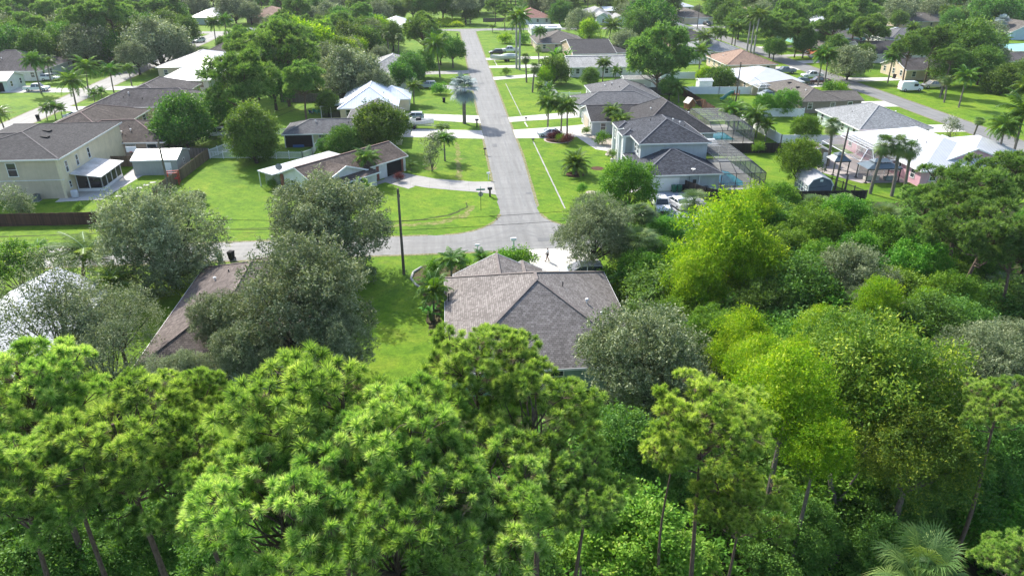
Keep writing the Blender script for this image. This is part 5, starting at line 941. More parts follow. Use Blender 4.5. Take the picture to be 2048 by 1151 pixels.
# middle distance, right of the centre road
for a in [
 ('queen', 1095, 268, 192, 'left one of the palms in the ringed bed'), ('queen', 1122, 266, 198, 'middle one of the palms in the ringed bed'), ('queen', 1134, 272, 200, 'right one of the palms in the ringed bed'), ('queen', 1222, 268, 213, 'palm against the garage wing of the dark roofed house'), ('queen', 1238, 284, 228, 'bright palm beside the white columns'), ('date', 1150, 348, 305, 'squat date palm in a round mulch ring'),
 ('cab', 1053, 165, 103, 'taller one of the fan palms on the right lawn'), ('cab', 1065, 185, 122, 'nearer one of the fan palms on the right lawn'), ('cab', 1078, 130, 90, 'fan palm behind the two on the right lawn'), ('royal', 1033, 138, 18, 'left one of the two royal palms by the boats'), ('royal', 1039, 140, 12, 'right one of the two royal palms by the boats'), ('queen', 1080, 100, 55, 'palm in front of the cream house'), ('areca', 1080, 195, 162, 'small palm at the lawn corner above the ringed bed'), ('areca', 1098, 205, 165, 'second small palm at the lawn corner'), ('areca', 1088, 212, 175, 'third small palm at the lawn corner'),
 ('coco', 1216, 100, 38, 'lush palm behind the dark grey roof slope'), ('queen', 1205, 165, 118, 'clump palm in front of the mottled roof'), ('areca', 1185, 168, 135, 'tall clump left of the mottled roof wall'), ('areca', 1230, 165, 130, 'clump at the right end of the mottled roof'), ('coco', 1397, 150, 88, 'coconut palm with yellow fronds behind the white fence'), ('coco', 1357, 205, 165, 'small coconut palm on the fenced back lawn'), ('coco', 1400, 115, 62, 'palm behind the yellow fronded coconut palm'),
 ('queen', 1428, 100, 55, 'shaggy palm left of the right road'), ('queen', 1440, 102, 60, 'second shaggy palm left of the right road'), ('queen', 1462, 100, 42, 'left one of the pair of queen palms at the road'), ('queen', 1468, 102, 45, 'right one of the pair of queen palms at the road'), ('royal', 1493, 108, 15, 'left one of three royal palms by the tan roof'), ('royal', 1500, 110, 20, 'middle one of three royal palms by the tan roof'), ('royal', 1506, 114, 12, 'right one of three royal palms by the tan roof'),
 ('cab', 1655, 332, 230, 'leaning cabbage palm with a thick trunk by the cage'), ('cab', 1740, 387, 262, 'left one of the three leaning cabbage palms'), ('cab', 1783, 392, 265, 'middle one of the three leaning cabbage palms'), ('cab', 1806, 388, 275, 'right one of the three leaning cabbage palms'), ('areca', 1838, 358, 338, 'small palm at the corner of the pink wall'), ('cab', 1945, 278, 232, 'cabbage palm at the verge of the right road'), ('queen', 1990, 335, 238, 'windblown palm beside the white metal roof'), ('coco', 2020, 330, 195, 'leaning palm at the right edge'), ('queen', 2030, 268, 160, 'drooping palm at the right edge above the road'),
 ('queen', 1635, 172, 100, 'left palm in front of the silver oak by the parked cars'), ('queen', 1648, 172, 98, 'right palm in front of the grey oak by the parked cars'), ('queen', 1775, 166, 100, 'yellowing palm on the lawn by the garage house'), ('cab', 1888, 205, 150, 'shaggy palm among the pine trunks'), ('cab', 1880, 195, 145, 'second shaggy palm among the pine trunks'), ('queen', 1917, 215, 140, 'drooping green palm on the big lawn'), ('cab', 1758, 82, 36, 'fan palm beside the white house with flat vents'), ('queen', 1885, 60, 12, 'tall palm across the far street at right'), ('bism', 1995, 75, 28, 'silver fan palm in front of the big ficus'), ('cab', 1995, 125, 62, 'shaggy brown palm at the pale yard'),
 ('queen', 985, 65, 50, 'small palm at the far corner of the centre road'), ('banana', 1110, 140, 85, 'tall traveller palm cluster on the right'), ('banana', 1135, 138, 88, 'second traveller palm cluster on the right'), ('coco', 1468, 262, 205, 'tall palm of the green hedge beside the far pool'), ('coco', 1500, 275, 215, 'second tall palm of the green hedge beside the far pool'), ('areca', 1455, 262, 215, 'left palm of the green hedge beside the far pool'), ('areca', 1475, 258, 205, 'second palm of the hedge beside the far pool'), ('areca', 1495, 268, 215, 'third palm of the hedge beside the far pool'), ('areca', 1512, 275, 225, 'fourth palm of the hedge beside the far pool'), ('areca', 1530, 282, 232, 'last palm of the hedge beside the far pool')]: PM(*a)
for a in [
 ('greenF', 1108, 142, 3.2, 30, 'round yellow green tree behind the lawn palms'), ('limeF', 1095, 150, 2.6, 18, 'yellowish shrub tree left of the round one'), ('darkM', 1180, 155, 3, 18, 'dark shrub tree in the side yard'), ('oakF', 1160, 45, 5, 30, 'dark oak below the gabled white house'), ('limeF', 1178, 62, 3.6, 20, 'yellow green bush beside the lush palm'), ('oakF', 1250, 85, 4, 28, 'dark brown leaved tree right of the lush palm'), ('greenF', 1300, 45, 6, 46, 'wide dark crowned ficus above the lone round pine'), ('darkM', 1270, 55, 5, 30, 'dark part of the ficus group'), ('greenF', 1120, 25, 5, 22, 'light tree with bare trunk near the white outbuilding'),
 ('darkM', 1340, 175, 3, 20, 'dark shrub tree at the foot of the lone round pine'), ('greenF', 1440, 160, 1.8, 28, 'rounded bush by the white back fence'), ('limeF', 1412, 152, 1.6, 16, 'light bush by the small white shed'), ('oakF', 1395, 22, 3, 12, 'small round tree beside the beige garage'), ('oakF', 1700, 128, 4.2, 40, 'grey oak at the roadside right of the queen palms'), ('oakF', 1680, 118, 3.8, 24, 'small grey oak left of the roadside one'), ('darkM', 1935, 100, 7, 52, 'big dark ficus behind the lawn pines'), ('darkM', 1900, 130, 5, 36, 'dark tree behind the pine trunks'), ('darkM', 1965, 130, 5, 34, 'dark tree right of the pine trunks'),
 ('darkM', 1985, 32, 6, 46, 'huge round ficus at the upper right'), ('oakF', 1862, 25, 5, 30, 'oak on the sunny lawn at upper right'), ('oakF', 1795, 28, 5, 32, 'grey oak left of the sunny lawn'), ('thin', 1905, 255, 2.6, 14, 'slim young tree on the verge of the right road'), ('greenF', 2035, 30, 5, 20, 'tree at the right edge beyond the ficus'), ('greenF', 2005, 165, 2.5, 34, 'bushy hedge tree at the right edge'), ('darkM', 2040, 150, 3, 26, 'dark hedge tree at the right edge'), ('greenF', 1550, 95, 4, 20, 'tree at the foot of the pine grove'), ('greenF', 1335, 78, 3, 14, 'low yellow green tree by the pale bluish roof'),
 ('greenF', 1455, 30, 7, 26, 'leafy tree in the far woods right of the beige house'), ('darkM', 1480, 45, 6, 26, 'dark tree in the far woods right of the beige house'), ('darkM', 1440, 12, 7, 30, 'dark tree at the top edge above the beige house'), ('darkM', 1330, 8, 7, 30, 'dark tree at the top edge left of the beige house'), ('greenF', 1300, 18, 5, 18, 'light green tree left of the beige house'), ('oakF', 1520, 25, 7, 24, 'grey tree left of the pine grove'), ('greenF', 1620, 20, 6, 22, 'leafy tree between the pine groups'), ('darkM', 1645, 75, 4, 16, 'dark tree behind the orange house'), ('greenF', 1135, 10, 6, 24, 'leafy tree at the top edge right of centre'), ('oakF', 1075, 8, 6, 24, 'grey tree at the top edge above the white outbuilding')]: T(*a)
for a in [('redbush', 1115, 272, .9, 9, 'dark red shrub in the middle of the ringed bed'), ('redbush', 1136, 280, .9, 10, 'dark red shrub at the right of the ringed bed'), ('redbush', 1102, 274, .6, 7, 'dark red shrub at the left of the ringed bed'), ('limebush', 1122, 277, .7, 8, 'yellow shrub between the red ones'), ('bush', 1173, 262, .6, 8, 'clipped round bush at the garage corner'), ('bush', 1205, 278, 1, 14, 'grey agave like shrub by the garage wing'), ('bush', 1226, 310, .8, 8, 'low shrub in the stone bed'), ('bush', 1245, 332, 1.0, 10, 'leafy shrub by the columns'), ('bush', 1165, 378, .9, 10, 'small palm shrub on the near lawn'), ('bush', 1012, 145, .9, 9, 'small tree by the sidewalk'), ('limebush', 1395, 230, .9, 12, 'yellow green shrubs by the playhouse'), ('limebush', 1412, 236, .9, 12, 'variegated shrubs along the dark fence'), ('bush', 1518, 296, 1.2, 11, 'round shrub against the dark back fence'), ('bush', 1045, 82, 1.2, 14, 'bed of shrubs at the far right drive'), ('limebush', 1010, 80, 1.2, 12, 'yellowish shrub at the far right drive'), ('bush', 1660, 178, .6, 16, 'green groundcover bed by the parked cars'), ('limebush', 1680, 178, .6, 12, 'yellow groundcover bed by the parked cars'), ('bush', 1602, 92, 1, 9, 'shrub at the orange gable'), ('areca' and 'bush', 1190, 240, .8, 8, 'low plants at the garage wing corner')]: T(*a)
# distant neighbourhood beyond the far cross street: individual trees, same kinds as nearer ones
r_ = random.Random(11); FARK = [('oakF', 'grey green tree'), ('greenF', 'leafy green tree'), ('darkM', 'dark green tree'), ('pineF', 'tall pine'), ('greenF', 'light green tree'), ('queen', 'palm')]
def clear(x, y):
    for o in list(HB):
        if o[0] - 3 < x < o[1] + 3 and o[2] - 7 < y < o[3] + 3: return False
    return not any(a - 3 < x < b + 3 and c - 3 < y < d + 3 for a, b, c, d in ((6, 14, 0, 320), (-260, 300, 303, 315), (-92, -83, 120, 310), (100, 109, 0, 310), (150, 300, 260, 276), (-12, 6, 200, 300), (8, 40, 222, 240)))
HB = []
for o in list(COL.objects):
    if o.type == 'MESH' and o.name.startswith('roof') and 'vent' not in o.name and o.parent and 'angle' not in o.parent.get('label', ''):
        xs = [v.co.x for v in o.data.vertices]; ys = [v.co.y for v in o.data.vertices]; HB.append((min(xs), max(xs), min(ys), max(ys)))
nfar = 0
for band, (ya, yb, n) in enumerate(((318, 380, 90), (380, 470, 120), (470, 640, 90))):
    for i in range(n * 3):
        if i >= n and band == 0 and nfar > 95: break
        y = r_.uniform(ya, yb); x = r_.uniform(-.82 * y, .98 * y)
        if not clear(x, y) or (band == 0 and -20 < x < 40 and y < 345): continue
        px, py = Pj(x, y, 6)
        if px < -60 or px > 2110 or py < -60: continue
        k, lab = r_.choice(FARK[:5] if band else FARK); side = 'left' if px < 700 else ('right' if px > 1350 else 'middle')
        s = r_.uniform(1.0, 1.5) if k != 'queen' else 1.1
        plant(k, x, y, s, s * r_.uniform(.85, 1.15), '%s in the %s of the distant trees, %s' % (lab, side, ('beyond the far cross street', 'among the farthest roofs', 'at the top edge')[band]), 'trees of the distant neighbourhood, %s' % side); nfar += 1
# wood on the far left, beyond the left road, and tall growth between the lots
for i in range(130):
    y = r_.uniform(212, 302); x = r_.uniform(-.75 * y, -97)
    if not clear(x, y) : continue
    k, lab = r_.choice(FARK[:4]); s = r_.uniform(1.0, 1.45); plant(k, x, y, s, s, '%s in the wood beyond the left road' % lab, 'trees of the left wood')
for i in range(110):
    y = r_.uniform(18, 78); x = r_.uniform(20, 24 + y * .75)
    if y < 30 and x > 18: continue
    k, lab = r_.choice((('greenN', 'leafy tree'), ('darkN', 'dark tree'), ('darkM', 'dense tree'), ('greenN', 'light tree'))); s = r_.uniform(.65, 1.0)
    plant(k, x, y, s, s * .75, '%s of the lower layer of the right hand wood' % lab, 'lower trees of the right hand wood')
for i in range(75):
    y = r_.uniform(172, 300); x = r_.uniform(-54, -21)
    if not clear(x, y): continue
    k, lab = r_.choice((('greenF', 'leafy tree'), ('darkM', 'dark green tree'), ('oakF', 'grey green tree'), ('limeF', 'yellow green tree'), ('pineF', 'pine'))); s = r_.uniform(.75, 1.15)
    plant(k, x, y, s, s, '%s in the dense belt between left and centre roads' % lab, 'trees between the left road and the centre road')
for i in range(60):
    y = r_.uniform(175, 300); x = r_.uniform(112, 118 + (y - 150) * .9)
    if not clear(x, y): continue
    k, lab = r_.choice((('greenF', 'leafy tree'), ('darkM', 'dark green tree'), ('oakF', 'grey green tree'), ('queen', 'palm'))); s = r_.uniform(.6, 1.0)
    plant(k, x, y, s, s, '%s in the gardens beyond the right road' % lab, 'garden trees beyond the right road')
# undergrowth
def undergrowth(name, n, area, mat, size, hmax, label):
    P = np.stack([rng.uniform(area[0], area[1], n), rng.uniform(area[2], area[3], n), rng.uniform(0, 1, n)], 1)
    k = len(P); f = .5 + .5 * np.sin(P[:, 0] * 1.3 + np.sin(P[:, 1] * .9) * 2) * np.cos(P[:, 1] * 1.1 + np.sin(P[:, 0] * .7)); P[:, 2] = P[:, 2] ** .6 * hmax * (.25 + f)
    V, F, Tt = leaves(P, rdir(k, -.2), size, np.clip(f * .5 + rng.uniform(0, .4, k), 0, 1), .45, .8)
    o = bpy.data.objects.new(name, fmesh(name, V, F, Tt, LM[mat])); link(o); return tagp(o, label, 'undergrowth', None, 'stuff')
undergrowth('undergrowth', 90000, (-28, 48, 8, 44), 'green', .42, 2.4, 'green tangled undergrowth on the floor of the foreground wood')
undergrowth('undergrowth', 60000, (19, 62, 44, 88), 'green', .4, 2.2, 'green tangled undergrowth of the right hand wood')
def field():
    n = 16000; P = np.stack([rng.uniform(-16, 9, n), rng.uniform(318, 338, n), np.zeros(n)], 1); P[:, 2] = rng.uniform(0, 1.6, n) * (.5 + .5 * np.sin(P[:, 0] * .8) * np.cos(P[:, 1] * .6) + .3)
    V, F, Tt = leaves(P, rdir(n, .1), .8, rng.uniform(.5, 1, n), .4, .2); o = bpy.data.objects.new('tall_weeds', fmesh('tall_weeds', V, F, Tt, LM['lime'])); link(o); tagp(o, 'yellow weedy field beyond the end of the centre road', 'weeds', None, 'stuff')
field()
# ------------------------------------------------------------------ fences
FW = boards('dark brown fence boards', (.085, .045, .032)); FG = boards('grey weathered fence boards', (.15, .13, .11)); FB = boards('brown weathered fence boards', (.20, .145, .10)); VIN = plain('white vinyl', (.74, .75, .77), .4, .4, var=.04); FK = boards('near black fence boards', (.035, .03, .028))
def fence(name, label, pts, h, mat, style='board', group=None, post=None):
    root = empty(name, (pts[0][0], pts[0][1], 0), 0, label, 'fence', group); ox, oy = pts[0]; mb, ps = MB(), MB()
    for (x0, y0), (x1, y1) in zip(pts[:-1], pts[1:]):
        x0 -= ox; x1 -= ox; y0 -= oy; y1 -= oy; L = math.hypot(x1 - x0, y1 - y0); ux, uy = (x1 - x0) / L, (y1 - y0) / L; n = max(1, round(L / 2.4))
        for i in range(n + 1):
            px, py = x0 + (x1 - x0) * i / n, y0 + (y1 - y0) * i / n; w = .065; ps.box(px - w, px + w, py - w, py + w, -.05, h + (.1 if style != 'board' else .02))
            if style != 'board': ps.box(px - w * 1.3, px + w * 1.3, py - w * 1.3, py + w * 1.3, h + .1, h + .14)
        if style == 'board' :
            rr = random.Random(int(L * 10)); k = max(1, int(L / .6))
            for i in range(k):
                a, b = i / k, (i + 1) / k; hh = h + rr.uniform(-.03, .03); mb.bar((x0 + ux * L * a, y0 + uy * L * a, hh / 2), (x0 + ux * L * b, y0 + uy * L * b, hh / 2), .04, hh)
        elif style == 'solid': mb.bar((x0, y0, h / 2), (x1, y1, h / 2), .05, h - .12); mb.bar((x0, y0, h - .05), (x1, y1, h - .05), .09, .12)
        else:
            for z in (.18, h - .1): mb.bar((x0, y0, z), (x1, y1, z), .05, .09)
            k = max(1, int(L / .17))
            for i in range(k + 1): mb.bar((x0 + ux * L * i / k, y0 + uy * L * i / k, .1), (x0 + ux * L * i / k, y0 + uy * L * i / k, h + .02), .06 if style == 'picket' else .03, .03)
            if style == 'iron': pass
    mb.build('fence_panel' if style in ('board', 'solid') else 'pickets', mat, root); ps.build('posts', post or mat, root); return root
fence('board_fence', 'long dark brown board fence along the street at far left', [(-85, 95.0), (-60, 94.6), (-42.5, 94.1)], 1.75, FW)
fence('board_fence', 'brown board fence from the street up to the white picket fence', [(-43.0, 104.0), (-42.0, 113), (-41.2, 125.0)], 1.8, FB)
fence('board_fence', 'dark fence in the shade behind the white shed', [(-51, 126.6), (-41.2, 125.3)], 1.8, FG)
fence('board_fence', 'grey board fence between the beige house and the brown roofed house', [(-58, 121.8), (-51.5, 121.4)], 1.8, FB)
fence('picket_fence', 'white picket fence below the open dark porch', [(-41.0, 125.2), (-34, 124.4), (-25.0, 123.4), (-23.6, 125.5), (-23.6, 130.8)], 1.25, VIN, 'picket')
fence('picket_fence', 'white picket fence climbing from the shed to the tall dark tree', [(-41.1, 125.4), (-37.5, 133)], 1.5, VIN, 'picket')
fence('picket_fence', 'white picket fence behind the yellow house', [(-37, 141.2), (-19, 140.4)], 1.2, VIN, 'picket')
fence('board_fence', 'grey board fence in the shade under the dark oaks', [(-38, 171.5), (-19, 170.8)], 1.9, FG)
fence('board_fence', 'dark red brown fence beside the playhouse lawn', [(57.0, 171.5), (57.2, 150), (57.3, 147.5), (50, 147.2)], 1.8, FW)
fence('board_fence', 'grey board fence behind the playhouse lawn', [(45, 172.2), (57, 171.7)], 1.8, FG)
fence('vinyl_fence', 'long white vinyl fence left of the taupe house', [(57.4, 172), (66, 171), (75.5, 170.2)], 1.8, VIN, 'solid')
fence('vinyl_fence', 'white vinyl fence below the yellow fronded coconut palm', [(57.5, 192.5), (72.5, 191.5)], 1.8, VIN, 'solid')
fence('vinyl_fence', 'white vinyl fence above the yellow fronded coconut palm', [(57.5, 216.5), (76.5, 215.5)], 1.8, VIN, 'solid')
fence('vinyl_fence', 'white vinyl fence enclosing the fruit tree lawn', [(60.5, 147.3), (61.2, 125.0), (75.2, 123.6)], 1.8, VIN, 'solid')
fence('vinyl_fence', 'white vinyl fence at the foot of the taupe house', [(60.5, 147.6), (75.6, 146.2)], 1.8, VIN, 'solid')
fence('vinyl_fence', 'white vinyl fence bending round the side yard of the third house', [(25.5, 186), (26.5, 170.5), (31.8, 169.6)], 1.3, VIN, 'picket')
fence('board_fence', 'near black fence between the two pools', [(41.6, 120.6), (52, 120.1), (60.6, 119.5)], 1.8, FK)
fence('board_fence', 'black fence screen by the air conditioner', [(35.3, 100.3), (37.2, 96.6), (38.8, 95.3)], 1.8, FK)
fence('board_fence', 'dark fence at the wood edge below the nearer pool', [(38.8, 95.3), (50, 94.7), (60.2, 94.2)], 1.5, FK)
fence('wire_fence', 'black wire fence between the barn shed and the leaning palms', [(56.0, 112.5), (58.6, 101), (60.6, 94.5)], 1.3, DARKM, 'iron')
fence('board_fence', 'low timber fence beyond the weedy field', [(18, 337), (30, 338)], 1.6, FG)
# ------------------------------------------------------------------ pool cages and pools
WATER = None
def water():
    t = NT('pool water'); geo = t.n('NewGeometry').outputs['Position']; n = t.noise(geo, 2.2, 3, .6, .6); c = t.ramp(n, [(.35, (.02, .33, .42)), (.65, (.06, .50, .58))])
    return t.fin(t.bsdf(c, .08, .6, normal=t.bump(t.noise(geo, 4, 2), .12, .02)))
WATER = water()
def cage(name, label, x0, x1, y0, y1, ze, zt, ins, mat, scr, rib=2.0, skip=(), rz=0):
    root = empty(name, (x0, y0, 0), 0, label, 'pool cage'); w, d = x1 - x0, y1 - y0; f = MB(); b = .075
    top = [(ins, ins, zt), (w - ins, ins, zt), (w - ins, d - ins * .2, zt), (ins, d - ins * .2, zt)] if 'N' in skip else [(ins, ins, zt), (w - ins, ins, zt), (w - ins, d - ins, zt), (ins, d - ins, zt)]
    if 'W' in skip: top[0] = (0.05, ins, zt); top[3] = (0.05, top[3][1], zt)
    cor = [(0, 0, ze), (w, 0, ze), (w, d, ze), (0, d, ze)]
    for i in range(4): f.bar(cor[i], cor[(i + 1) % 4], b); f.bar(top[i], top[(i + 1) % 4], b); f.bar(cor[i], top[i], b); f.bar((cor[i][0], cor[i][1], 0), cor[i], b)
    nx, ny = max(2, round(w / rib)), max(2, round(d / rib))
    for i in range(1, nx):
        a = i / nx; f.bar((w * a, 0, 0), (w * a, 0, ze), b); xx = top[0][0] + (top[1][0] - top[0][0]) * a; f.bar((w * a, 0, ze), (xx, top[0][1], zt), b * .8); f.bar((xx, top[0][1], zt), (xx, top[3][1], zt), b * .8)
    for i in range(1, ny):
        a = i / ny; f.bar((w, d * a, 0), (w, d * a, ze), b); yy = top[1][1] + (top[2][1] - top[1][1]) * a; f.bar((w, d * a, ze), (top[1][0], yy, zt), b * .8); f.bar((top[0][0], yy, zt), (top[1][0], yy, zt), b * .8)
    f.bar((0, 0, 1.0), (w, 0, 1.0), b * .7); f.bar((w, 0, 1.0), (w, d, 1.0), b * .7); f.bar((w, d * .0, 0), (w, d / ny, ze), b * .6); f.bar((w, d, 0), (w, d - d / ny, ze), b * .6)
    f.build('cage_frame', mat, root); s = MB(); e = .01
    s.poly([(0, e, .3), (w, e, .3), (w, e, ze), (0, e, ze)]); s.poly([(w - e, 0, .3), (w - e, d, .3), (w - e, d, ze), (w - e, 0, ze)])
    s.poly([cor[0], cor[1], top[1], top[0]]); s.poly([cor[1], cor[2], top[2], top[1]]); s.poly([cor[2], cor[3], top[3], top[2]]); s.poly([cor[3], cor[0], top[0], top[3]]); s.poly(top)
    s.build('screen', scr, root); return root
def pool(name, label, pts, deck, cx=True):
    xs = [p[0] for p in pts]; sheet('pool_deck', deck, .03, CONC); root = empty(name, (0, 0, 0), 0, label, 'pool')
    k = MB(); n = len(pts)
    for i in range(n): k.bar((*pts[i], .06), (*pts[(i + 1) % n], .06), .3, .08)
    k.build('pool_edge', plain('pale coping stone', (.5, .47, .42)), root); w = MB().poly([(x, y, .055) for x, y in pts]).build('water_surface', WATER, root)
cage('pool_cage', 'black framed screened cage over the nearer pool', 40.9, 47.8, 100.6, 116.5, 2.5, 3.9, 1.7, DARKM, screenmat('dark cage screen', (.17, .175, .17), .5), skip=('W',))
pool('swimming_pool', 'blue swimming pool inside the nearer cage', [(41.9, 102.3), (45.2, 102.0), (46.0, 104), (45.6, 109.5), (43.8, 110.8), (42, 109.8)], [(40.6, 100.5), (48, 100.5), (48, 116.6), (40.6, 116.6)])
cage('pool_cage', 'black framed screened cage over the farther pool', 48.4, 56.6, 126.4, 141, 2.5, 3.8, 1.7, DARKM, _mc['dark cage screen'], skip=('W',))
pool('swimming_pool', 'turquoise swimming pool inside the farther cage', [(49.6, 129), (54.2, 128.6), (54.0, 134.6), (49.6, 134.8)], [(48.2, 126.2), (56.8, 126.2), (56.8, 141.1), (48.2, 141.1)])
cx, cy = G(1640, 325, 0); cage('pool_cage', 'white framed screened cage beside the pink house', 65.0, 71.6, 104.9, 117.5, 2.6, 3.9, 2.0, WHITE, screenmat('grey cage screen', (.2, .2, .2), .45), rib=2.6)
sheet('pool_deck', [(60.2, 108.2), (64, 101.8), (71.8, 101.4), (72, 118), (64.6, 118), (61.6, 112)], .022, concrete('pinkish patio paving', (.36, .32, .30)))
cage('screened_lanai', 'white framed screened lanai on the end of the white metal roofed house', 73.4, 80.5, 165.6, 169.2, 2.4, 2.9, .8, WHITE, SCREENL, rib=1.8)
m = MB(); x0, x1, y0, y1 = 41.6, 44.6, 117.8, 121.8
aw = empty('awning', (0, 0, 0), 0, 'white corrugated awning between the two pools', 'awning'); m.add([(41.6, 116.9, 2.3), (46.6, 116.9, 2.3), (46.6, 120.2, 2.75), (41.6, 120.2, 2.75), (41.6, 116.9, 2.24), (46.6, 116.9, 2.24), (46.6, 120.2, 2.69), (41.6, 120.2, 2.69)], [[0, 1, 2, 3], [7, 6, 5, 4], [0, 4, 5, 1], [1, 5, 6, 2]]); m.build('awning_roof', WM, aw)
m = MB(); [m.box(x - .05, x + .05, 117.0, 117.1, 0, 2.3) for x in (41.8, 44.2, 46.5)]; m.build('awning_posts', WHITE, aw)
# ------------------------------------------------------------------ gazebos
GZ = metalroof('slate blue metal roofing', (.10, .14, .17), .5, .45)
def gazebo(label, cx, cy, w, d):
    root = empty('gazebo', (cx, cy, 0), 0, label, 'gazebo'); a, b = w / 2, d / 2; m = MB(); r = .42
    lo = [(-a, -b, 2.3), (a, -b, 2.3), (a, b, 2.3), (-a, b, 2.3)]; hi = [(-a * r, -b * r, 3.0), (a * r, -b * r, 3.0), (a * r, b * r, 3.0), (-a * r, b * r, 3.0)]
    for i in range(4): m.poly([lo[i], lo[(i + 1) % 4], hi[(i + 1) % 4], hi[i]])
    l2 = [(x * 1.25, y * 1.25, 3.1) for x, y, z in hi]; p0, p1 = ((-a * .3 if w > d else 0), 0, 3.5), ((a * .3 if w > d else 0.01), 0, 3.5)
    m.poly([l2[0], l2[1], p1, p0]); m.poly([l2[1], l2[2], p1]); m.poly([l2[2], l2[3], p0, p1]); m.poly([l2[3], l2[0], p0]); m.poly(l2[::-1]); m.build('gazebo_roof', GZ, root); q = MB()
    for x in (-a + .25, a - .25):
        for y in (-b + .25, b - .25): q.box(x - .07, x + .07, y - .07, y + .07, 0, 2.32); q.box(x - .2, x + .2, y - .2, y + .2, 0, .12)
    for y in (-b + .1, b - .1): q.box(-a + .1, a - .1, y - .05, y + .05, 2.14, 2.28)
    q.build('gazebo_frame', DARKM, root); return root
gazebo('large slate blue two tier gazebo beside the pink house', 67.3, 103.2, 5.8, 3.4); gazebo('small slate blue gazebo behind the large one', 62.8, 107.4, 2.9, 2.9)
gazebo('dark gazebo at the left end of the taupe house', 72.5, 158.5, 3.6, 3.6)
def sofa(label, x, y, rz, mat, w=2.2):
    root = empty('outdoor_sofa', (x, y, .03), rz, label, 'sofa'); m = MB(); m.box(-w / 2, w / 2, -.45, .45, .08, .42); m.box(-w / 2, w / 2, .3, .48, .42, .85); m.box(-w / 2, -w / 2 + .16, -.45, .3, .42, .62); m.box(w / 2 - .16, w / 2, -.45, .3, .42, .62)
    bevel(m.build('sofa_frame', mat, root), .05); c = MB()
    for i in range(3): c.box(-w / 2 + .2 + i * (w - .4) / 3, -w / 2 + .17 + (i + 1) * (w - .4) / 3, -.42, .28, .42, .54)
    bevel(c.build('cushion_row', plain('pale cushions', (.5, .48, .43), .9, .1), root), .03)
sofa('pale outdoor sofa under the large gazebo', 66.2, 103.0, R(180), plain('pale wicker', (.42, .40, .36), var=.2)); sofa('striped outdoor sofa at the right of the large gazebo', 69.2, 102.8, R(180), plain('grey wicker', (.2, .25, .25), var=.3), 1.8)
# ------------------------------------------------------------------ sheds
def shed_gambrel():
    root = empty('barn_shed', (54.6, 98.9, 0), R(-4), 'slate blue grey barn shed with gambrel roof and white double doors', 'shed'); w, d = 1.75, 2.5; pr = [(-w, 1.75), (-w * .72, 2.55), (0, 3.0), (w * .72, 2.55), (w, 1.75)]
    BL = stucco('slate blue siding', (.13, .16, .20)); m = MB(); m.box(-w, w, -d, d, 0, 1.75)
    for y in (-d, d): m.poly([(x, y, z) for x, z in pr] if y < 0 else [(x, y, z) for x, z in pr][::-1])
    m.build('wall', BL, root); r = MB()
    P2 = [(-w - .15, 1.68), (-w * .74, 2.6), (0, 3.07), (w * .74, 2.6), (w + .15, 1.68)]
    for (xa, za), (xb, zb) in zip(P2[:-1], P2[1:]): r.add([(xa, -d - .12, za), (xa, d + .12, za), (xb, d + .12, zb), (xb, -d - .12, zb), (xa, -d - .12, za - .06), (xa, d + .12, za - .06), (xb, d + .12, zb - .06), (xb, -d - .12, zb - .06)], [[0, 3, 2, 1], [4, 5, 6, 7], [0, 4, 7, 3]])
    r.build('roof', GM, root); t = MB()
    for y in (-d - .13,):
        for (xa, za), (xb, zb) in zip(P2[:-1], P2[1:]): t.bar((xa, y, za - .05), (xb, y, zb - .05), .05, .12)
    for x in (-w, w): t.box(x - .05, x + .05, -d - .02, -d + .06, 0, 1.75)
    t.box(-.22, .22, -d - .05, -d - .005, 2.25, 2.6); t.build('trim', WHITE, root)
    for y in (-.55, .55):
        q = MB(); q.box(-w - .05, -w + .02, y - .5, y + .5, .08, 1.7); dd = q.build('door', WHITE, root); p = MB(); p.box(-w - .065, -w - .04, y - .36, y + .36, .25, .8); p.box(-w - .065, -w - .04, y - .36, y + .36, .95, 1.5); p.build('door_panel', BL, dd)
    for y in (-1.75, 1.75): window(root, 'W', -w, y, .9, .5, .6, WHITE)
shed_gambrel()
def shed(label, cx, cy, w, d, h, s, wall, roof, rz=0, name='garden_shed'):
    root = empty(name, (cx, cy, 0), rz, label, 'shed'); rm, fs, wl = MB(), MB(), MB(); zt = f_gable(rm, None, fs, wl, -w / 2, w / 2, -d / 2, d / 2, h, s, 'x' if w > d else 'y', .15); wl.box(-w / 2 + .15, w / 2 - .15, -d / 2 + .15, d / 2 - .15, 0, zt)
    wl.build('wall', wall, root); rm.build('roof', roof, root); fs.build('fascia', WHITE, root); door(root, 'S', -d / 2 + .15, w * .28, WHITE); window(root, 'E', w / 2 - .15, 0, 1, .6, .8); return root
shed('white roofed grey green shed behind the brown fence', -46.8, 119.3, 7.2, 6.6, 2.5, .3, stucco('grey green siding', (.36, .385, .36), .2), WM)
sx, sy = G(1285, 178); shed('long white shed behind the grey fence at the lone pine', sx, sy + 2.5, 9.5, 4.5, 2.3, .3, ST['white'], SH['pale'])
sx, sy = G(1407, 178); shed('small white shed between the white fences', sx, sy, 3.6, 3.0, 2.2, .3, VIN, WM)
sx, sy = G(1655, 325); shed('brown shed with pale roof beside the white cage', sx - 2, sy + 1.5, 3.5, 5.0, 2.3, .4, ST['taupe'], SH['taupe'])
sx, sy = G(1772, 84); shed('white shed with two doors behind the white house', sx, sy, 6, 4, 2.4, .3, VIN, WM)
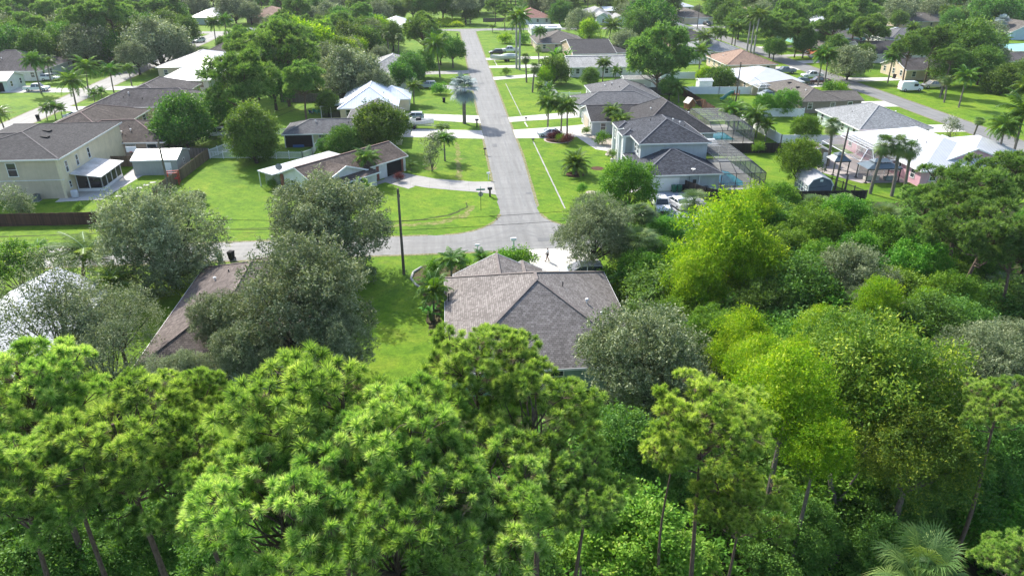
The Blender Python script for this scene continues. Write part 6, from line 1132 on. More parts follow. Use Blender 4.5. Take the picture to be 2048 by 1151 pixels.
# playhouse, slide, swing frame, garden chairs
px_, py_ = G(1378, 222); root = empty('playhouse', (px_, py_, 0), R(20), 'small wooden playhouse on the fenced back lawn', 'playhouse'); PW = boards('cedar boards', (.26, .12, .06), .12)
m = MB(); m.box(-.9, .9, -.8, .8, .6, 1.9); m.poly([(-.9, -.8, 1.9), (.9, -.8, 1.9), (0, -.8, 2.8)]); m.poly([(.9, .8, 1.9), (-.9, .8, 1.9), (0, .8, 2.8)]); m.build('wall', PW, root); m = MB()
for s in (-1, 1): m.bar((s * 1.1, 0, 1.8), (0, 0, 2.9), 1.9, .07)
m.build('roof', plain('pale wood roof', (.45, .40, .34)), root); m = MB()
for x in (-.8, .8):
    for y in (-.7, .7): m.box(x - .06, x + .06, y - .06, y + .06, 0, .6)
m.bar((.9, 0, 2.1), (4.2, 0, 2.1), .1); m.bar((4.2, 0, 2.1), (4.2, -.9, 0), .09); m.bar((4.2, 0, 2.1), (4.2, .9, 0), .09); m.build('swing_frame', PW, root)
px_, py_ = G(1455, 202); root = empty('garden_slide', (px_, py_, 0), R(0), 'green curved tube slide by the utility pole on the lawn', 'slide'); m = MB(); m.tube([(-1.8, 0, .4), (-1.2, 0, .6), (-.3, .2, 1.3), (.6, .2, 1.9), (1.4, .1, 2.0)], .42, 12); m.build('slide_tube', plain('green plastic', (.02, .16, .12), .35, .5), root)
m = MB(); [m.box(x - .06, x + .06, y - .06, y + .06, 0, 2.6) for x in (1.2, 2.4) for y in (-.5, .6)]; m.box(1.1, 2.5, -.6, .7, 1.5, 1.6); m.build('play_tower', PW, root)
RED = plain('red paint', (.42, .05, .035), .5, .3); px_, py_ = G(338, 378); root = empty('climbing_frame', (px_, py_ + 2.5, 0), R(10), 'red children climbing frame in front of the white shed', 'climbing frame'); m = MB()
for x, y in ((-.8, -.6), (.8, -.6), (-.8, .6), (.8, .6)): m.box(x - .06, x + .06, y - .06, y + .06, 0, 2.0)
m.bar((-.8, -.6, 1.9), (.8, -.6, 1.9), .12); m.bar((-.8, .6, 1.9), (.8, .6, 1.9), .12); m.box(-.8, .8, -.6, .6, .9, 1.0); m.build('climbing_tower', RED, root); m = MB(); m.bar((-.8, 0, 1.0), (-2.4, -.4, .1), .5, .06); m.build('slide_board', RED, root)
def adirondack(label, x, y, rz, mat):
    root = empty('garden_chair', (x, y, 0), rz, label, 'chair'); m = MB(); m.bar((0, -.3, .42), (0, .3, .3), .55, .05); m.build('seat', mat, root); m = MB(); m.bar((0, .28, .3), (0, .62, 1.0), .6, .05); m.build('backrest', mat, root)
    for s in (-1, 1): m = MB(); m.box(s * .33 - .05, s * .33 + .05, -.38, .35, .58, .62); m.build('armrest', mat, root); m = MB(); m.box(s * .33 - .04, s * .33 + .04, -.36, -.28, 0, .58); m.build('leg', mat, root); m = MB(); m.box(s * .33 - .04, s * .33 + .04, .25, .33, 0, .58); m.build('leg', mat, root)
GR = plain('turquoise plastic', (.03, .32, .26), .5, .3); NV = plain('navy plastic', (.02, .06, .16), .5, .3)
for i, (px, py, c, l) in enumerate(((623, 228, NV, 'navy Adirondack chair on the shaded back lawn'), (629, 226, GR, 'left turquoise Adirondack chair on the shaded back lawn'), (637, 227, GR, 'right turquoise Adirondack chair on the shaded back lawn'))): x, y = G(px, py); adirondack(l, x, y, R(150 + i * 30), c)
# basketball hoop
px_, py_ = G(268, 322); root = empty('basketball_hoop', (-51.6, 120.2, 0), R(0), 'basketball hoop on a pole by the grey board fence', 'basketball hoop'); m = MB(); m.tube([(0, 0, 0), (0, 0, 3.0), (.2, -.4, 3.3)], .06, 8); m.build('pole', DARKM, root); m = MB(); m.box(-.6, 1.0, -.52, -.46, 2.9, 3.85); m.build('backboard', WHITE, root)
m = MB(); m.lathe([(.24, 0), (.26, .02), (.24, .04), (.22, .02)], 14, .2, -.8, 3.0); m.build('rim', RED, root)
# ------------------------------------------------------------------ vehicles
def paint(name, c): 
    if name in _mc: return _mc[name]
    t = NT(name); _mc[name] = t.fin(t.bsdf(c, .28, .5, **{'Coat Weight': .6, 'Coat Roughness': .08})); return _mc[name]
TYRE = plain('tyre rubber', (.018, .018, .02), .85, .2, var=.1); RIM = plain('wheel metal', (.42, .42, .44), .35, .5, .7, var=.05); LAMPR = plain('red lamp glass', (.30, .012, .012), .25, .5, var=.05); LAMPW = plain('clear lamp glass', (.65, .66, .68), .15, .6, var=.03)
SPEC = dict(  # length, half width, body outline (x, z), cabin outline, roof span; x grows towards the nose
 sedan=dict(L=4.7, w=.9, body=[(-2.33, .38), (-2.35, .78), (-2.2, .98), (-1.5, 1.02), (1.0, .98), (1.9, .86), (2.28, .68), (2.33, .42), (2.1, .28), (-2.1, .28)], cab=[(-1.75, 1.0), (-.95, 1.42), (.25, 1.45), (1.15, .97)], r=.33, ax=(-1.4, 1.42)),
 suv=dict(L=4.7, w=.95, body=[(-2.3, .42), (-2.33, .95), (-2.2, 1.12), (1.05, 1.1), (1.95, .98), (2.3, .78), (2.34, .48), (2.1, .32), (-2.1, .32)], cab=[(-2.2, 1.1), (-1.85, 1.66), (.2, 1.7), (1.15, 1.08)], r=.37, ax=(-1.4, 1.42)),
 pickup=dict(L=5.7, w=.98, body=[(-2.85, .5), (-2.87, 1.08), (-.85, 1.1), (1.3, 1.12), (2.6, 1.05), (2.84, .8), (2.86, .5), (2.6, .38), (-2.6, .38)], cab=[(-.95, 1.1), (-.75, 1.75), (.75, 1.8), (1.5, 1.1)], r=.4, ax=(-1.75, 1.85)),
 van=dict(L=5.6, w=1.0, body=[(-2.78, .4), (-2.8, 1.2), (-2.75, 2.2), (-2.5, 2.35), (1.0, 2.38), (1.25, 2.25), (2.0, 1.35), (2.7, 1.1), (2.8, .6), (2.6, .35), (-2.6, .35)], cab=[(1.16, 1.4), (1.24, 2.2), (1.3, 2.2), (1.98, 1.4)], r=.37, ax=(-1.8, 1.85)),
 minivan=dict(L=5.0, w=.98, body=[(-2.48, .4), (-2.5, .95), (-2.42, 1.1), (1.35, 1.08), (2.1, .95), (2.45, .75), (2.48, .45), (2.2, .3), (-2.3, .3)], cab=[(-2.4, 1.08), (-2.15, 1.68), (.3, 1.72), (1.5, 1.06)], r=.34, ax=(-1.5, 1.5)))
def car(kind, label, x, y, rz, mat, z=0.02, group=None):
    sp = SPEC[kind]; root = empty('parked_' + ('car' if kind in ('sedan', 'suv') else kind), (x, y, z), rz, label, {'sedan': 'car', 'suv': 'car', 'pickup': 'pickup', 'van': 'van', 'minivan': 'van'}[kind], group); w = sp['w']; b = sp['body']; n = len(b)
    m = MB(); ws = [w if z_ < 1.3 else w * .88 for _, z_ in b]
    vs = [(p[0], -q, p[1]) for p, q in zip(b, ws)] + [(p[0], q, p[1]) for p, q in zip(b, ws)]; fs = [[i, i + n, (i + 1) % n + n, (i + 1) % n] for i in range(n)] + [list(range(n)), list(range(n, 2 * n))[::-1]]
    m.add(vs, fs); o = m.build('body', mat, root); bevel(o, .07, 3)
    if kind == 'pickup':
        q = MB(); q.box(-2.72, -.98, -w + .1, w - .1, 1.09, 1.115); q.build('cargo_bed', plain('black bed liner', (.02, .02, .02)), root); q = MB(); q.box(-2.84, -.9, -w + .01, -w + .1, 1.05, 1.2); q.box(-2.84, -.9, w - .1, w - .01, 1.05, 1.2); q.box(-2.86, -2.76, -w + .01, w - .01, 1.05, 1.2); q.build('bed_side', mat, root)
    c = sp['cab']; k = len(c); hw = [w * .93, w * .78, w * .78, w * .93]; q = MB()
    if kind != 'van':
        q.add([(p[0], -h_, p[1]) for p, h_ in zip(c, hw)] + [(p[0], h_, p[1]) for p, h_ in zip(c, hw)], [[0, 4, 5, 1], [1, 5, 6, 2], [2, 6, 7, 3], [0, 1, 2, 3], [7, 6, 5, 4]]); q.build('windows', GLASS, root)
        t = MB(); (xa, za), (xb, zb) = c[1], c[2]; hw_ = w * .8; t.add([(xa - .08, -hw_, za - .02), (xb + .08, -hw_, zb - .02), (xb + .08, hw_, zb - .02), (xa - .08, hw_, za - .02), (xa + .05, -hw_ + .1, za + .07), (xb - .05, -hw_ + .1, zb + .06), (xb - .05, hw_ - .1, zb + .06), (xa + .05, hw_ - .1, za + .07)], [[3, 2, 1, 0], [4, 5, 6, 7], [0, 1, 5, 4], [1, 2, 6, 5], [2, 3, 7, 6], [3, 0, 4, 7]])
        for s in (-1, 1):
            for (a, b_), (i0, i1) in (((c[0], c[1]), (0, 1)), ((c[3], c[2]), (3, 2))): t.bar((a[0], s * hw[i0] * 1.0, a[1]), (b_[0], s * hw[i1] * 1.02, b_[1]), .08, .07)
            xm = (c[0][0] + c[3][0]) / 2; t.bar((xm, s * w * .935, 1.0), (xm - .05, s * w * .785, c[1][1]), .09, .06)
        t.build('roof', mat, root)
    else:
        q.add([(1.27, -w * .8, 2.2), (1.27, w * .8, 2.2), (2.03, w * .85, 1.38), (2.03, -w * .85, 1.38)], [[0, 1, 2, 3][::-1]]); 
        for s in (-1, 1): q.box(.3, 1.35, s * (w + .0) - .015, s * (w + .0) + .015, 1.25, 1.9) 
        q.build('windows', GLASS, root)
    for ax in sp['ax']:
        for s in (-1, 1):
            r = sp['r']; t = MB(); prof = [(r * .55, -.11), (r * .96, -.11), (r, -.06), (r, .06), (r * .96, .11), (r * .55, .11)]; nseg = 16
            base = [(pr * math.cos(2 * math.pi * j / nseg), zz, pr * math.sin(2 * math.pi * j / nseg)) for pr, zz in prof for j in range(nseg)]
            t.add([(ax + a, s * (w - .1) + bb, r + cc) for a, bb, cc in base], [[i * nseg + j, i * nseg + (j + 1) % nseg, (i + 1) * nseg + (j + 1) % nseg, (i + 1) * nseg + j] for i in range(5) for j in range(nseg)])
            wo = t.build('wheel', TYRE, root); rm = MB(); rm.add([(ax, s * (w + .0), r)] + [(ax + r * .6 * math.cos(2 * math.pi * j / 10), s * (w - .02), r + r * .6 * math.sin(2 * math.pi * j / 10)) for j in range(10)], [[0, j + 1, (j + 1) % 10 + 1] for j in range(10)]); rm.build('rim', RIM, wo)
    L = sp['L'] / 2; zf = b[-4 if kind == 'van' else -4][1]
    for s in (-1, 1):
        h = MB(); h.box(L - .22, L + .0, s * (w - .22) - .17, s * (w - .22) + .17, .68 if kind != 'pickup' else .78, .82 if kind != 'pickup' else .96); h.build('headlight', LAMPW, root)
        h = MB(); h.box(-L - .015, -L + .1, s * (w - .15) - .11, s * (w - .15) + .11, .78, .98); h.build('tail_light', LAMPR, root)
        h = MB(); xm = c[3][0] - .25; h.box(xm - .08, xm + .08, s * (w + .1) - .1, s * (w + .1) + .1, 1.02, 1.16); h.build('mirror', mat, root)
    g_ = MB(); g_.box(L - .04, L + .03, -.45, .45, .5, .68); g_.build('grille', BLACKP, root); return root
PA = dict(white=paint('white car paint', (.72, .73, .75)), silver=paint('silver car paint', (.40, .43, .46)), black=paint('black car paint', (.015, .016, .018)), grey=paint('grey car paint', (.16, .18, .21)), green=paint('dark green car paint', (.05, .075, .06)), maroon=paint('maroon car paint', (.07, .02, .025)), beige=paint('beige car paint', (.42, .36, .28)), red=paint('red car paint', (.40, .02, .03)), blue=paint('steel blue car paint', (.16, .21, .26)))
for kind, px, py, rz, c, l in [
 ('suv', 826, 236, 180, 'silver', 'silver crossover parked nose in beside the boat'), ('sedan', 1099, 267, 180, 'white', 'white saloon on the wide drive behind the ringed palms'), ('pickup', 1321, 411, -97, 'white', 'white pickup facing the camera under the glossy tree'), ('sedan', 1355, 406, 104, 'white', 'white saloon parked beside the pickup on the grey drive'),
 ('minivan', 1163, 547, 180, 'silver', 'silver minivan half hidden behind the centre roof'), ('pickup', 74, 178, 2, 'white', 'white pickup with a cap on the long pale drive at far left'), ('suv', 101, 157, 0, 'white', 'white sport utility parked behind the pickup at far left'), ('sedan', 151, 232, 170, 'white', 'white car roof beside the brown roofed house'), ('pickup', 440, 268, 180, 'white', 'white pickup half hidden behind the mango tree'),
 ('suv', 855, 172, 180, 'silver', 'silver car on the left lawn below the coconut palm'), ('suv', 992, 106, 180, 'black', 'black sport utility on the right drive near the royal palms'), ('pickup', 1020, 101, 180, 'white', 'white pickup behind the black sport utility'), ('pickup', 1570, 143, 175, 'blue', 'steel blue pickup with a trailer on the right road'),
 ('pickup', 1624, 152, 180, 'white', 'white pickup between the queen palms'), ('suv', 1600, 165, 170, 'green', 'dark green car at the corner of the white roof'), ('pickup', 1637, 164, 175, 'maroon', 'maroon pickup under the queen palms'), ('suv', 1625, 105, 185, 'white', 'white car nearest the orange house'), ('sedan', 1631, 113, 185, 'white', 'white saloon in front of the other by the orange house'),
 ('van', 1820, 178, 0, 'white', 'weathered white van on the lawn among the pine trunks'), ('pickup', 1866, 172, 180, 'beige', 'beige pickup behind the white van'), ('suv', 1415, 49, -80, 'black', 'dark car in front of the beige garage'), ('sedan', 355, 143, 200, 'grey', 'grey car under the spreading oak'), ('suv', 398, 82, 240, 'white', 'white vehicle beside the far left road'),
 ('sedan', 1945, 60, 190, 'red', 'small red car far away at upper right'), ('sedan', 1790, 60, 100, 'white', 'white car by the white house with vents')]:
    x, y = G(px, py, .5); car(kind, l, x, y, R(rz), PA[c])
# boats on trailers
def boat(label, x, y, rz, L, covered=False):
    root = empty('boat_on_trailer', (x, y, 0), rz, label, 'boat'); hull = plain('white gel coat', (.68, .68, .66), .35, .5, var=.06); n = 12; V = []; F = []
    for i in range(n):
        t = i / (n - 1); wd = 1.1 * (1 - max(0, (t - .45) / .55) ** 2.2) + .02; sh = 1.55 + .35 * t ** 2; kl = .62 + .55 * max(0, t - .6) ** 1.5 * 1.6; X = -L / 2 + L * t
        V += [(X, 0, kl), (X, -wd * .75, kl + .3), (X, -wd, sh), (X, -wd * .86, sh), (X, -wd * .8, sh - (.38 if not covered else -.12)), (X, wd * .8, sh - (.38 if not covered else -.12)), (X, wd * .86, sh), (X, wd, sh), (X, wd * .75, kl + .3)]
    k = 9
    for i in range(n - 1):
        for j in range(k): F.append([i * k + j, i * k + (j + 1) % k, (i + 1) * k + (j + 1) % k, (i + 1) * k + j])
    F.append(list(range(k))); F.append([(n - 1) * k + j for j in range(k)][::-1]); m = MB(); m.add(V, F); m.build('hull', hull, root)
    if covered:
        m = MB(); V = []; F = []
        for i in range(n): t = i / (n - 1); wd = 1.14 * (1 - max(0, (t - .45) / .55) ** 2.2) + .03; sh = 1.58 + .35 * t ** 2; X = -L / 2 + L * t; h = sh + .55 * math.sin(min(1, t * 1.3 + .15) * math.pi) + .1; V += [(X, -wd, sh), (X, -wd * .4, h), (X, wd * .4, h), (X, wd, sh)]
        for i in range(n - 1):
            for j in range(3): F.append([i * 4 + j, i * 4 + j + 1, (i + 1) * 4 + j + 1, (i + 1) * 4 + j])
        m.add(V, F); m.build('boat_cover', plain('pale green canvas', (.50, .54, .50), .8, .2), root)
    else:
        m = MB(); m.box(-.5, .5, -.45, .45, 1.3, 2.1); m.bar((.55, 0, 1.9), (.3, 0, 2.45), .9, .05); m.build('console', plain('dark canvas', (.03, .03, .035)), root); m = MB(); m.box(-L / 2 - .45, -L / 2 + .05, -.2, .2, .8, 1.9); m.build('outboard_motor', BLACKP, root)
        m = MB(); m.bar((-1.9, 0, 1.7), (-1.2, 0, 2.0), .9, .3); m.build('seat', hull, root)
    m = MB(); m.bar((-L / 2, -.55, .5), (L / 2 - .5, -.3, .5), .1); m.bar((-L / 2, .55, .5), (L / 2 - .5, .3, .5), .1); m.bar((L / 2 - .6, 0, .5), (L / 2 + 1.0, 0, .45), .1); m.bar((-.9, -1.1, .4), (-.9, 1.1, .4), .1); m.build('trailer', plain('galvanised steel', (.35, .35, .36), .5, .4, .5), root)
    for s in (-1, 1):
        for ax in ((-.9,) if not covered else (-1.2, -.4)): t = MB(); t.tube([(ax, s * 1.0, .34), (ax, s * 1.22, .34)], .34, 14); t.build('wheel', TYRE, root)
x, y = G(838, 252, .4); boat('white open boat on a trailer in the yellow house drive', x, y, R(-3), 6.0); x, y = G(1008, 120, .4); boat('long boat under a pale cover near the royal palms', x, y, R(186), 8.5, True)
# ------------------------------------------------------------------ utility poles with their wires
WOODP = barkmat('old pole timber', (.16, .135, .11), 1.5)
def pole(label, px, py, h, lean=(0, 0), xy=None, arm=False):
    x, y = xy or G(px, py); root = empty('utility_pole', (x, y, 0), 0, label, 'utility pole'); m = MB(); m.tube([(0, 0, -.1), (lean[0], lean[1], h)], [.17, .12], 10); m.build('pole', WOODP, root)
    m = MB(); m.tube([(lean[0] * .9 + .12, lean[1] * .9, h - 1.0), (lean[0] * .9 + .12, lean[1] * .9, h - .6)], .06, 8); m.build('insulator', DARKM, root); return root, (x + lean[0], y + lean[1])
_, p0 = pole('tall bare timber pole on the near left lawn', 808, 548, 10.2); _, pL = pole('timber pole in front of the white shed', 343, 402, 9.0, (0, 0))
_, p1 = pole('grey pole behind the two slate blue gazebos', 1668, 384, 9.6, (.5, .5)); pole('short broken post beside the black wire fence', 1688, 388, 3.0); _, p2 = pole('pole rising behind the playhouse fence', 1471, 205, 9.0); pole('slim pole by the far cross street', 1394, 60, 10); _, p4 = pole('pole behind the lush palm', 1242, 75, 9); pole('pole at the top left above the tan roof', 577, 30, 9)
def wire(label, a, b, sag=.6, r=.022, grp=None):
    m = MB(); k = 16; m.tube([(a[0] + (b[0] - a[0]) * i / k, a[1] + (b[1] - a[1]) * i / k, a[2] + (b[2] - a[2]) * i / k - sag * 4 * (i / k) * (1 - i / k)) for i in range(k + 1)], r, 5); o = m.build('power_cable', BLACKP); tagp(o, label, 'cable', grp)
wire('upper black cable crossing the road junction', (-70, 78.4, 9.2), (p0[0], p0[1] + .1, 6.4), .5); wire('upper black cable running right across the junction', (p0[0], p0[1] + .1, 6.4), (48, 83.5, 6.0), .5)
wire('lower black cable left of the near pole', (-70, 78.4, 8.0), (p0[0], p0[1] - .1, 5.4), .5); wire('lower black cable running right across the junction', (p0[0], p0[1] - .1, 5.4), (48, 83.0, 4.9), .5)
wire('cable from the shed pole up to the right', (pL[0], pL[1], 7.4), (-20, 150, 8.2), .7); wire('lower cable from the shed pole up to the right', (pL[0], pL[1], 6.6), (-20, 149.4, 7.4), .7)
wire('pale cable from the playhouse pole to the gazebo pole', (p2[0], p2[1], 8.2), (p1[0], p1[1], 8.6), .7)
# ------------------------------------------------------------------ small street things
def mailbox(label, px, py, col, h=1.05, big=False):
    x, y = G(px, py); root = empty('mailbox', (x, y, 0), 0, label, 'mailbox'); m = MB(); w = .06 if not big else .13; m.box(-w, w, -w, w, 0, h); m.build('post', col if big else WHITE if col is WHITE else DARKM, root); m = MB(); a = .26 if not big else .34
    pr = [(-.12, 0), (.12, 0), (.12, .14), (.07, .22), (-.07, .22), (-.12, .14)]; k = 1.0 if not big else 1.5; n = 6; V = [(-a, p * k, h + q * k) for p, q in pr] + [(a, p * k, h + q * k) for p, q in pr]; m.add(V, [[i, (i + 1) % n, (i + 1) % n + n, i + n] for i in range(n)] + [list(range(n))[::-1], list(range(n, 2 * n))]); m.build('box', col, root)
BK_ = plain('black enamel', (.015, .015, .018), .4, .5)
mailbox('large black mailbox at the end of the curved driveway', 980, 393, BK_, 1.1, True); mailbox('white mailbox on a dark post above the curved driveway', 977, 360, WHITE); mailbox('black mailbox on the verge halfway up the corner lawn', 970, 310, BK_); mailbox('white and black mailbox by the yellow house drive', 954, 254, BK_, 1.3, True)
mailbox('small white marker box on the near kerb', 955, 505, WHITE, .9); mailbox('round topped white mailbox behind the centre house', 1027, 503, WHITE, 1.5, True); mailbox('black box at the roadside by the first right drive', 1066, 283, BK_, .35); mailbox('black box at the roadside by the second right drive', 1052, 240, BK_, .35); mailbox('black mailbox far up the left verge', 915, 75, BK_, 1.1, True); mailbox('black mailbox below the far left trees', 926, 118, BK_)
x, y = G(962, 421); root = empty('street_sign', (x, y, 0), 0, 'green street name sign with the grey back of a stop sign on one post', 'street sign'); m = MB(); m.tube([(0, 0, 0), (0, 0, 3.5)], .035, 8); m.build('post', DARKM, root)
m = MB(); m.box(-.62, .62, -.012, .012, 2.98, 3.2); m.build('name_blade', plain('green sign sheeting', (.01, .22, .17), .4, .4, var=.03), root); m = MB(); m.box(-.012, .012, -.6, .6, 3.22, 3.44); m.build('name_blade', _mc['green sign sheeting'], root)
m = MB(); m.add([(.37 * math.cos(R(22.5 + 45 * i)), .02, 2.4 + .37 * math.sin(R(22.5 + 45 * i))) for i in range(8)] + [(.37 * math.cos(R(22.5 + 45 * i)), .05, 2.4 + .37 * math.sin(R(22.5 + 45 * i))) for i in range(8)], [list(range(8)), list(range(8, 16))[::-1]] + [[i, i + 8, (i + 1) % 8 + 8, (i + 1) % 8] for i in range(8)]); m.build('stop_sign_back', plain('bare aluminium', (.36, .37, .39), .45, .4, .4), root)
def bin_(label, px, py, col, xy=None, rz=.2):
    x, y = xy or G(px, py); root = empty('wheeled_bin', (x, y, .01), rz, label, 'bin'); m = MB(); m.add([(-.24, -.27, .06), (.24, -.27, .06), (.24, .27, .06), (-.24, .27, .06), (-.31, -.36, 1.0), (.31, -.36, 1.0), (.31, .36, 1.0), (-.31, .36, 1.0)], [[3, 2, 1, 0], [4, 5, 6, 7], [0, 1, 5, 4], [1, 2, 6, 5], [2, 3, 7, 6], [3, 0, 4, 7]]); bevel(m.build('bin_body', col, root), .03)
    m = MB(); m.add([(-.34, -.4, 1.0), (.34, -.4, 1.0), (.34, .4, 1.0), (-.34, .4, 1.0), (-.28, -.3, 1.1), (.28, -.3, 1.1), (.28, .3, 1.1), (-.28, .3, 1.1)], [[3, 2, 1, 0], [4, 5, 6, 7], [0, 1, 5, 4], [1, 2, 6, 5], [2, 3, 7, 6], [3, 0, 4, 7]]); m.build('lid', col, root)
    for s in (-1, 1): m = MB(); m.tube([(s * .2, .34, .12), (s * .28, .34, .12)], .12, 10); m.build('wheel', TYRE, root)
GB = plain('green bin plastic', (.01, .12, .06), .45, .4); bin_('green wheeled bin at the kerb under the dark oak', 440, 521, GB); bin_('black wheeled bin at the kerb under the dark oak', 464, 519, BLACKP, rz=-.3); bin_('green wheeled bin by the white garage door', 0, 0, GB, (34.4, 100.2), .1); bin_('left black bin by the white garage door', 0, 0, BLACKP, (35.2, 100.1), 0); bin_('green bin farther left by the white garage door', 0, 0, GB, (33.6, 100.2), .2); bin_('black bin beside the left road', 308/4, 240, BLACKP); bin_('dark bin beside the small cream garage', 1788, 157, BLACKP); bin_('black bin on the left lawn by the round shrub', 888, 205, BLACKP); bin_('dark bin at the far right drive', 1845, 54, BLACKP)
def acunit(label, x, y, z=0, rz=0):
    root = empty('air_conditioner', (x, y, z), rz, label, 'air conditioner'); m = MB(); m.box(-.42, .42, -.42, .42, .05, .95); bevel(m.build('casing', plain('grey green casing', (.12, .15, .155), .6, .3), root), .04); m = MB(); m.lathe([(.36, 0), (.36, .03), (.3, .05)], 16, 0, 0, .95); m.build('fan_grille', DARKM, root); m = MB(); m.box(-.5, .5, -.5, .5, 0, .05); m.build('pad', CONC, root)
x, y = G(72, 403); acunit('dark air conditioner against the beige two storey house', x, 104.9); acunit('grey air conditioner by the near black fence screen', 38.3, 99.6)
m = MB(); m.lathe([(.44, 0), (.5, .3), (.5, 1.0), (.42, 1.1)], 16); o = m.build('water_tank', plain('pale tank plastic', (.5, .51, .53)), None, True); o.location = (-54.9, 105.9, .02); tagp(o, 'pale round tank at the corner of the beige house', 'tank')
# planter, stones, small lawn pieces
x, y = G(1226, 326); root = empty('flower_pot', (x, y, 0), 0, 'large pale flower pot with a spreading plant on the right lawn', 'plant pot'); m = MB(); m.lathe([(.28, 0), (.42, .2), (.45, .6), (.5, .75), (.42, .76)], 14); m.build('pot', plain('pale ceramic', (.5, .48, .44)), root)
V, F, Tt, C_ = broad(10, 12, 5, .95, .5, .16, low=-.2); V = V + [0, 0, 1.5]; o = bpy.data.objects.new('foliage', fmesh('foliage', V, F, Tt, LM['fan'])); link(o, root); w_ = trunk_to(C_, 1.5, .05, n=8, fork=.5, wig=.05); w_.v = [(a, b, max(c, .5)) for a, b, c in w_.v]; w_.build('stem', BK['grey'], root)
for i in range(6): sheet('stepping_stone', [(-48.9 + .55 * i + dx * .42, 106.0 + 1.25 * i + dy * .28) for dx, dy in ((-1, -1), (1, -1), (1, 1), (-1, 1))], .02, CONC, kind=None, label='%s square stepping stone beside the porch patio' % ('nearest', 'second', 'third', 'fourth', 'fifth', 'farthest')[i], cat='stepping stone')
kb = MB(); kb.tube([(-3.6, 76.3, .08), (-4.5, 75.0, .08), (-4.7, 73.3, .08), (-4.0, 71.5, .08), (-3.2, 70.4, .08)], .13, 8); tagp(kb.build('bed_edging', CONC), 'curved pale edging of the left bed beside the centre house', 'edging')
dish = MB(); 
for px, py, h, l in ((559, 343, 2.6, 'grey satellite dish on the white patio roof of the ranch house'),):
    x, y = G(px, py, h); root = empty('satellite_dish', (x, y, h), 0, l, 'satellite dish'); m = MB(); m.tube([(0, 0, -.05), (0, 0, .5)], .03, 6); m.build('mast', DARKM, root); m = MB(); V = []; F = []
    for r_i in range(4):
        for j in range(12): rr = .12 + r_i * .13; a = j * math.pi / 6; V.append((rr * math.cos(a), -.3 * (1 - rr * rr * 2) * .5, .75 + rr * math.sin(a)))
    for r_i in range(3):
        for j in range(12): F.append([r_i * 12 + j, r_i * 12 + (j + 1) % 12, (r_i + 1) * 12 + (j + 1) % 12, (r_i + 1) * 12 + j])
    F.append(list(range(12))); m.add(V, F); m.build('dish', plain('grey dish', (.25, .26, .27)), root)
# dead snag in the wood
x, y = G(1670, 1085, 2.0); root = empty('dead_snag', (x, y, 0), 0, 'bare grey dead tree with broken limbs at lower right', 'dead tree'); m = MB(); m.tube([(0, 0, -.2), (.1, 0, 2.0), (-.5, .1, 4.6), (-1.3, .2, 7.2)], [.42, .33, .24, .12], 9); m.build('trunk', BK['grey'], root); m = MB()
m.tube([(-.3, 0, 3.9), (-1.2, -.5, 4.5), (-2.1, -.4, 4.2), (-3.4, -.6, 3.9)], [.14, .1, .08, .04], 6); m.build('limb', BK['royal'], root); m = MB(); m.tube([(-.6, 0, 4.8), (.2, .2, 6.6), (.3, 0, 7.4)], [.1, .06, .03], 6); m.build('limb', BK['grey'], root); m = MB(); m.tube([(-2.1, -.4, 4.2), (-3.6, -1.3, 2.2), (-5.0, -1.6, .9)], [.16, .13, .07], 6); m.build('limb', BK['grey'], root)
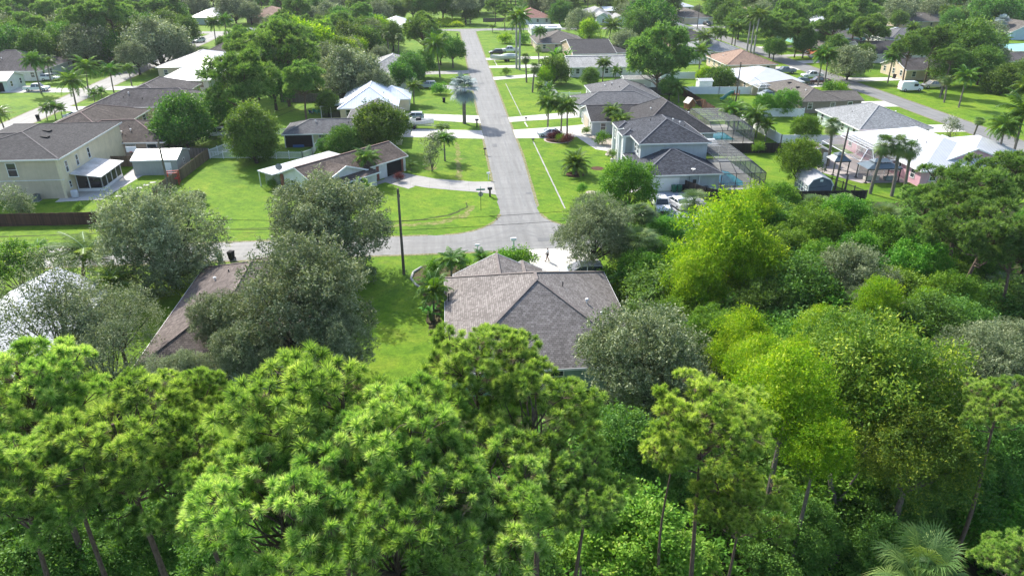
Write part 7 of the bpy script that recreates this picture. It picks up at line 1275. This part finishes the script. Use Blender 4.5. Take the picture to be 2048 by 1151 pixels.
# ------------------------------------------------------------------ the man on the driveway
def person(x, y, rz):
    SK = plain('brown skin', (.16, .085, .055), .6, .3, var=.05); TS = plain('white cotton', (.62, .63, .66), .9, .1, var=.06); SHO = plain('dark shorts cloth', (.035, .037, .045), .9, .1); HR = plain('black hair', (.012, .01, .01), .8, .2); SO = plain('dark shoes', (.03, .03, .035), .7, .2)
    J = {}; E = []; rad = []
    def j(n, p, r, par=None): J[n] = len(rad); rad.append((p, r)); (E.append((J[par], J[n])) if par else None)
    j('pel', (0, 0, .95), .135); j('waist', (0, 0, 1.08), .115, 'pel'); j('chest', (.01, 0, 1.3), .14, 'waist'); j('neck0', (0, 0, 1.44), .085, 'chest'); j('neck', (.01, 0, 1.5), .052, 'neck0'); j('head', (.03, 0, 1.6), .085, 'neck'); j('crown', (.025, 0, 1.68), .075, 'head')
    for s, fx, kx in ((1, .20, .10), (-1, -.22, -.02)):
        a = 'L' if s > 0 else 'R'; j(a + 'hip', (0, s * .09, .9), .095, 'pel'); j(a + 'knee', (kx + .03, s * .1, .5), .06, a + 'hip'); j(a + 'calf', (kx * .9 + fx * .2, s * .1, .34), .055, a + 'knee'); j(a + 'ank', (fx, s * .1, .09), .035, a + 'calf'); j(a + 'toe', (fx + .17, s * .11, .035), .032, a + 'ank')
        j(a + 'sh', (0, s * .19, 1.4), .058, 'chest'); j(a + 'elb', (-.02 - s * .05, s * .25, 1.13), .042, a + 'sh'); j(a + 'wri', (.06 - s * .12, s * .24, .9), .028, a + 'elb'); j(a + 'palm', (.08 - s * .13, s * .235, .83), .034, a + 'wri')
        for k in range(4): bx, bz = .055 - .03 * k, -.055 - (.008 if k in (1, 2) else 0); p = (.08 - s * .13 + bx, s * .23, .78); j(a + 'f%d' % k, p, .011, a + 'palm'); j(a + 'g%d' % k, (p[0] + .005, s * .215, p[2] + bz), .009, a + 'f%d' % k)
        j(a + 'th', (.08 - s * .13 + .055, s * .22, .82), .012, a + 'palm'); j(a + 'tt', (.08 - s * .13 + .08, s * .212, .785), .01, a + 'th')
    def skin(name, pts, edges, mat, parent, sub=1):
        me = bpy.data.meshes.new(name); me.from_pydata([p for p, _ in pts], edges, []); me.materials.append(mat); o = bpy.data.objects.new(name, me); link(o, parent); sk = o.modifiers.new('skin', 'SKIN'); sk.use_smooth_shade = True
        if not me.skin_vertices: bpy.context.view_layer.objects.active = o
        for v, (_, r) in zip(me.skin_vertices[0].data, pts): v.radius = (r, r)
        me.skin_vertices[0].data[0].use_root = True; ss = o.modifiers.new('sub', 'SUBSURF'); ss.levels = sub; ss.render_levels = sub; return o
    root = skin('person', rad, E, SK, None, 2); root.location = (x, y, .02); root.rotation_euler = (0, 0, rz); tagp(root, 'man in white T-shirt and dark shorts walking across the pale driveway', 'person')
    skin('shirt', [((0, 0, .93), .15), ((0, 0, 1.1), .14), ((.01, 0, 1.3), .165), ((0, 0, 1.43), .1), ((0, .19, 1.39), .085), ((-.05, .235, 1.22), .072), ((0, -.19, 1.39), .085), ((.02, -.235, 1.22), .072)], [(0, 1), (1, 2), (2, 3), (2, 4), (4, 5), (2, 6), (6, 7)], TS, root)
    skin('shorts', [((0, 0, .95), .15), ((.01, .1, .86), .115), ((.07, .105, .6), .095), ((0, -.1, .86), .115), ((.0, -.105, .6), .095)], [(0, 1), (1, 2), (0, 3), (3, 4)], SHO, root)
    skin('hair', [((.0, 0, 1.66), .088), ((-.03, 0, 1.62), .085)], [(0, 1)], HR, root)
    for s, fx in ((1, .20), (-1, -.22)): skin('shoe', [((fx - .02, s * .1, .05), .05), ((fx + .17, s * .11, .04), .045)], [(0, 1)], SO, root)
    m = MB(); 
    for s in (-1, 1): m.lathe([(.005, -.012), (.012, -.006), (.012, .006), (.005, .012)], 8, .112, s * .032, 1.625)
    m.build('eyes', plain('eye white', (.4, .4, .4)), root); m = MB(); m.add([(.11, -.012, 1.585), (.11, .012, 1.585), (.138, 0, 1.588), (.112, 0, 1.625)], [[0, 1, 2], [0, 2, 3], [1, 3, 2]]); m.build('nose', SK, root); m = MB(); m.box(.105, .117, -.024, .024, 1.556, 1.564); m.build('mouth', plain('lips', (.14, .05, .045)), root)
    for s in (-1, 1): m = MB(); m.box(.0, .035, s * .092 - .008, s * .092 + .008, 1.585, 1.64); m.build('ear', SK, root)
person(11.26, 76.8, R(178))
# ------------------------------------------------------------------ the air
m = MB().box(-640, 740, -70, 800, -1.0, 37.5)
hz = m.build('haze', plain('haze placeholder', (1, 1, 1))); hm = bpy.data.materials.new('hazy air'); hm.use_nodes = True; t_ = hm.node_tree; t_.nodes.clear()
pv = t_.nodes.new('ShaderNodeVolumePrincipled'); pv.inputs['Color'].default_value = (.88, .94, 1.0, 1); pv.inputs['Density'].default_value = .00009; pv.inputs['Anisotropy'].default_value = .2
oo = t_.nodes.new('ShaderNodeOutputMaterial'); t_.links.new(pv.outputs[0], oo.inputs['Volume']); hz.data.materials.clear(); hz.data.materials.append(hm)
tagp(hz, 'thin pale humid air over the whole neighbourhood', 'haze', None, 'stuff')
S.cycles.volume_bounces = 0
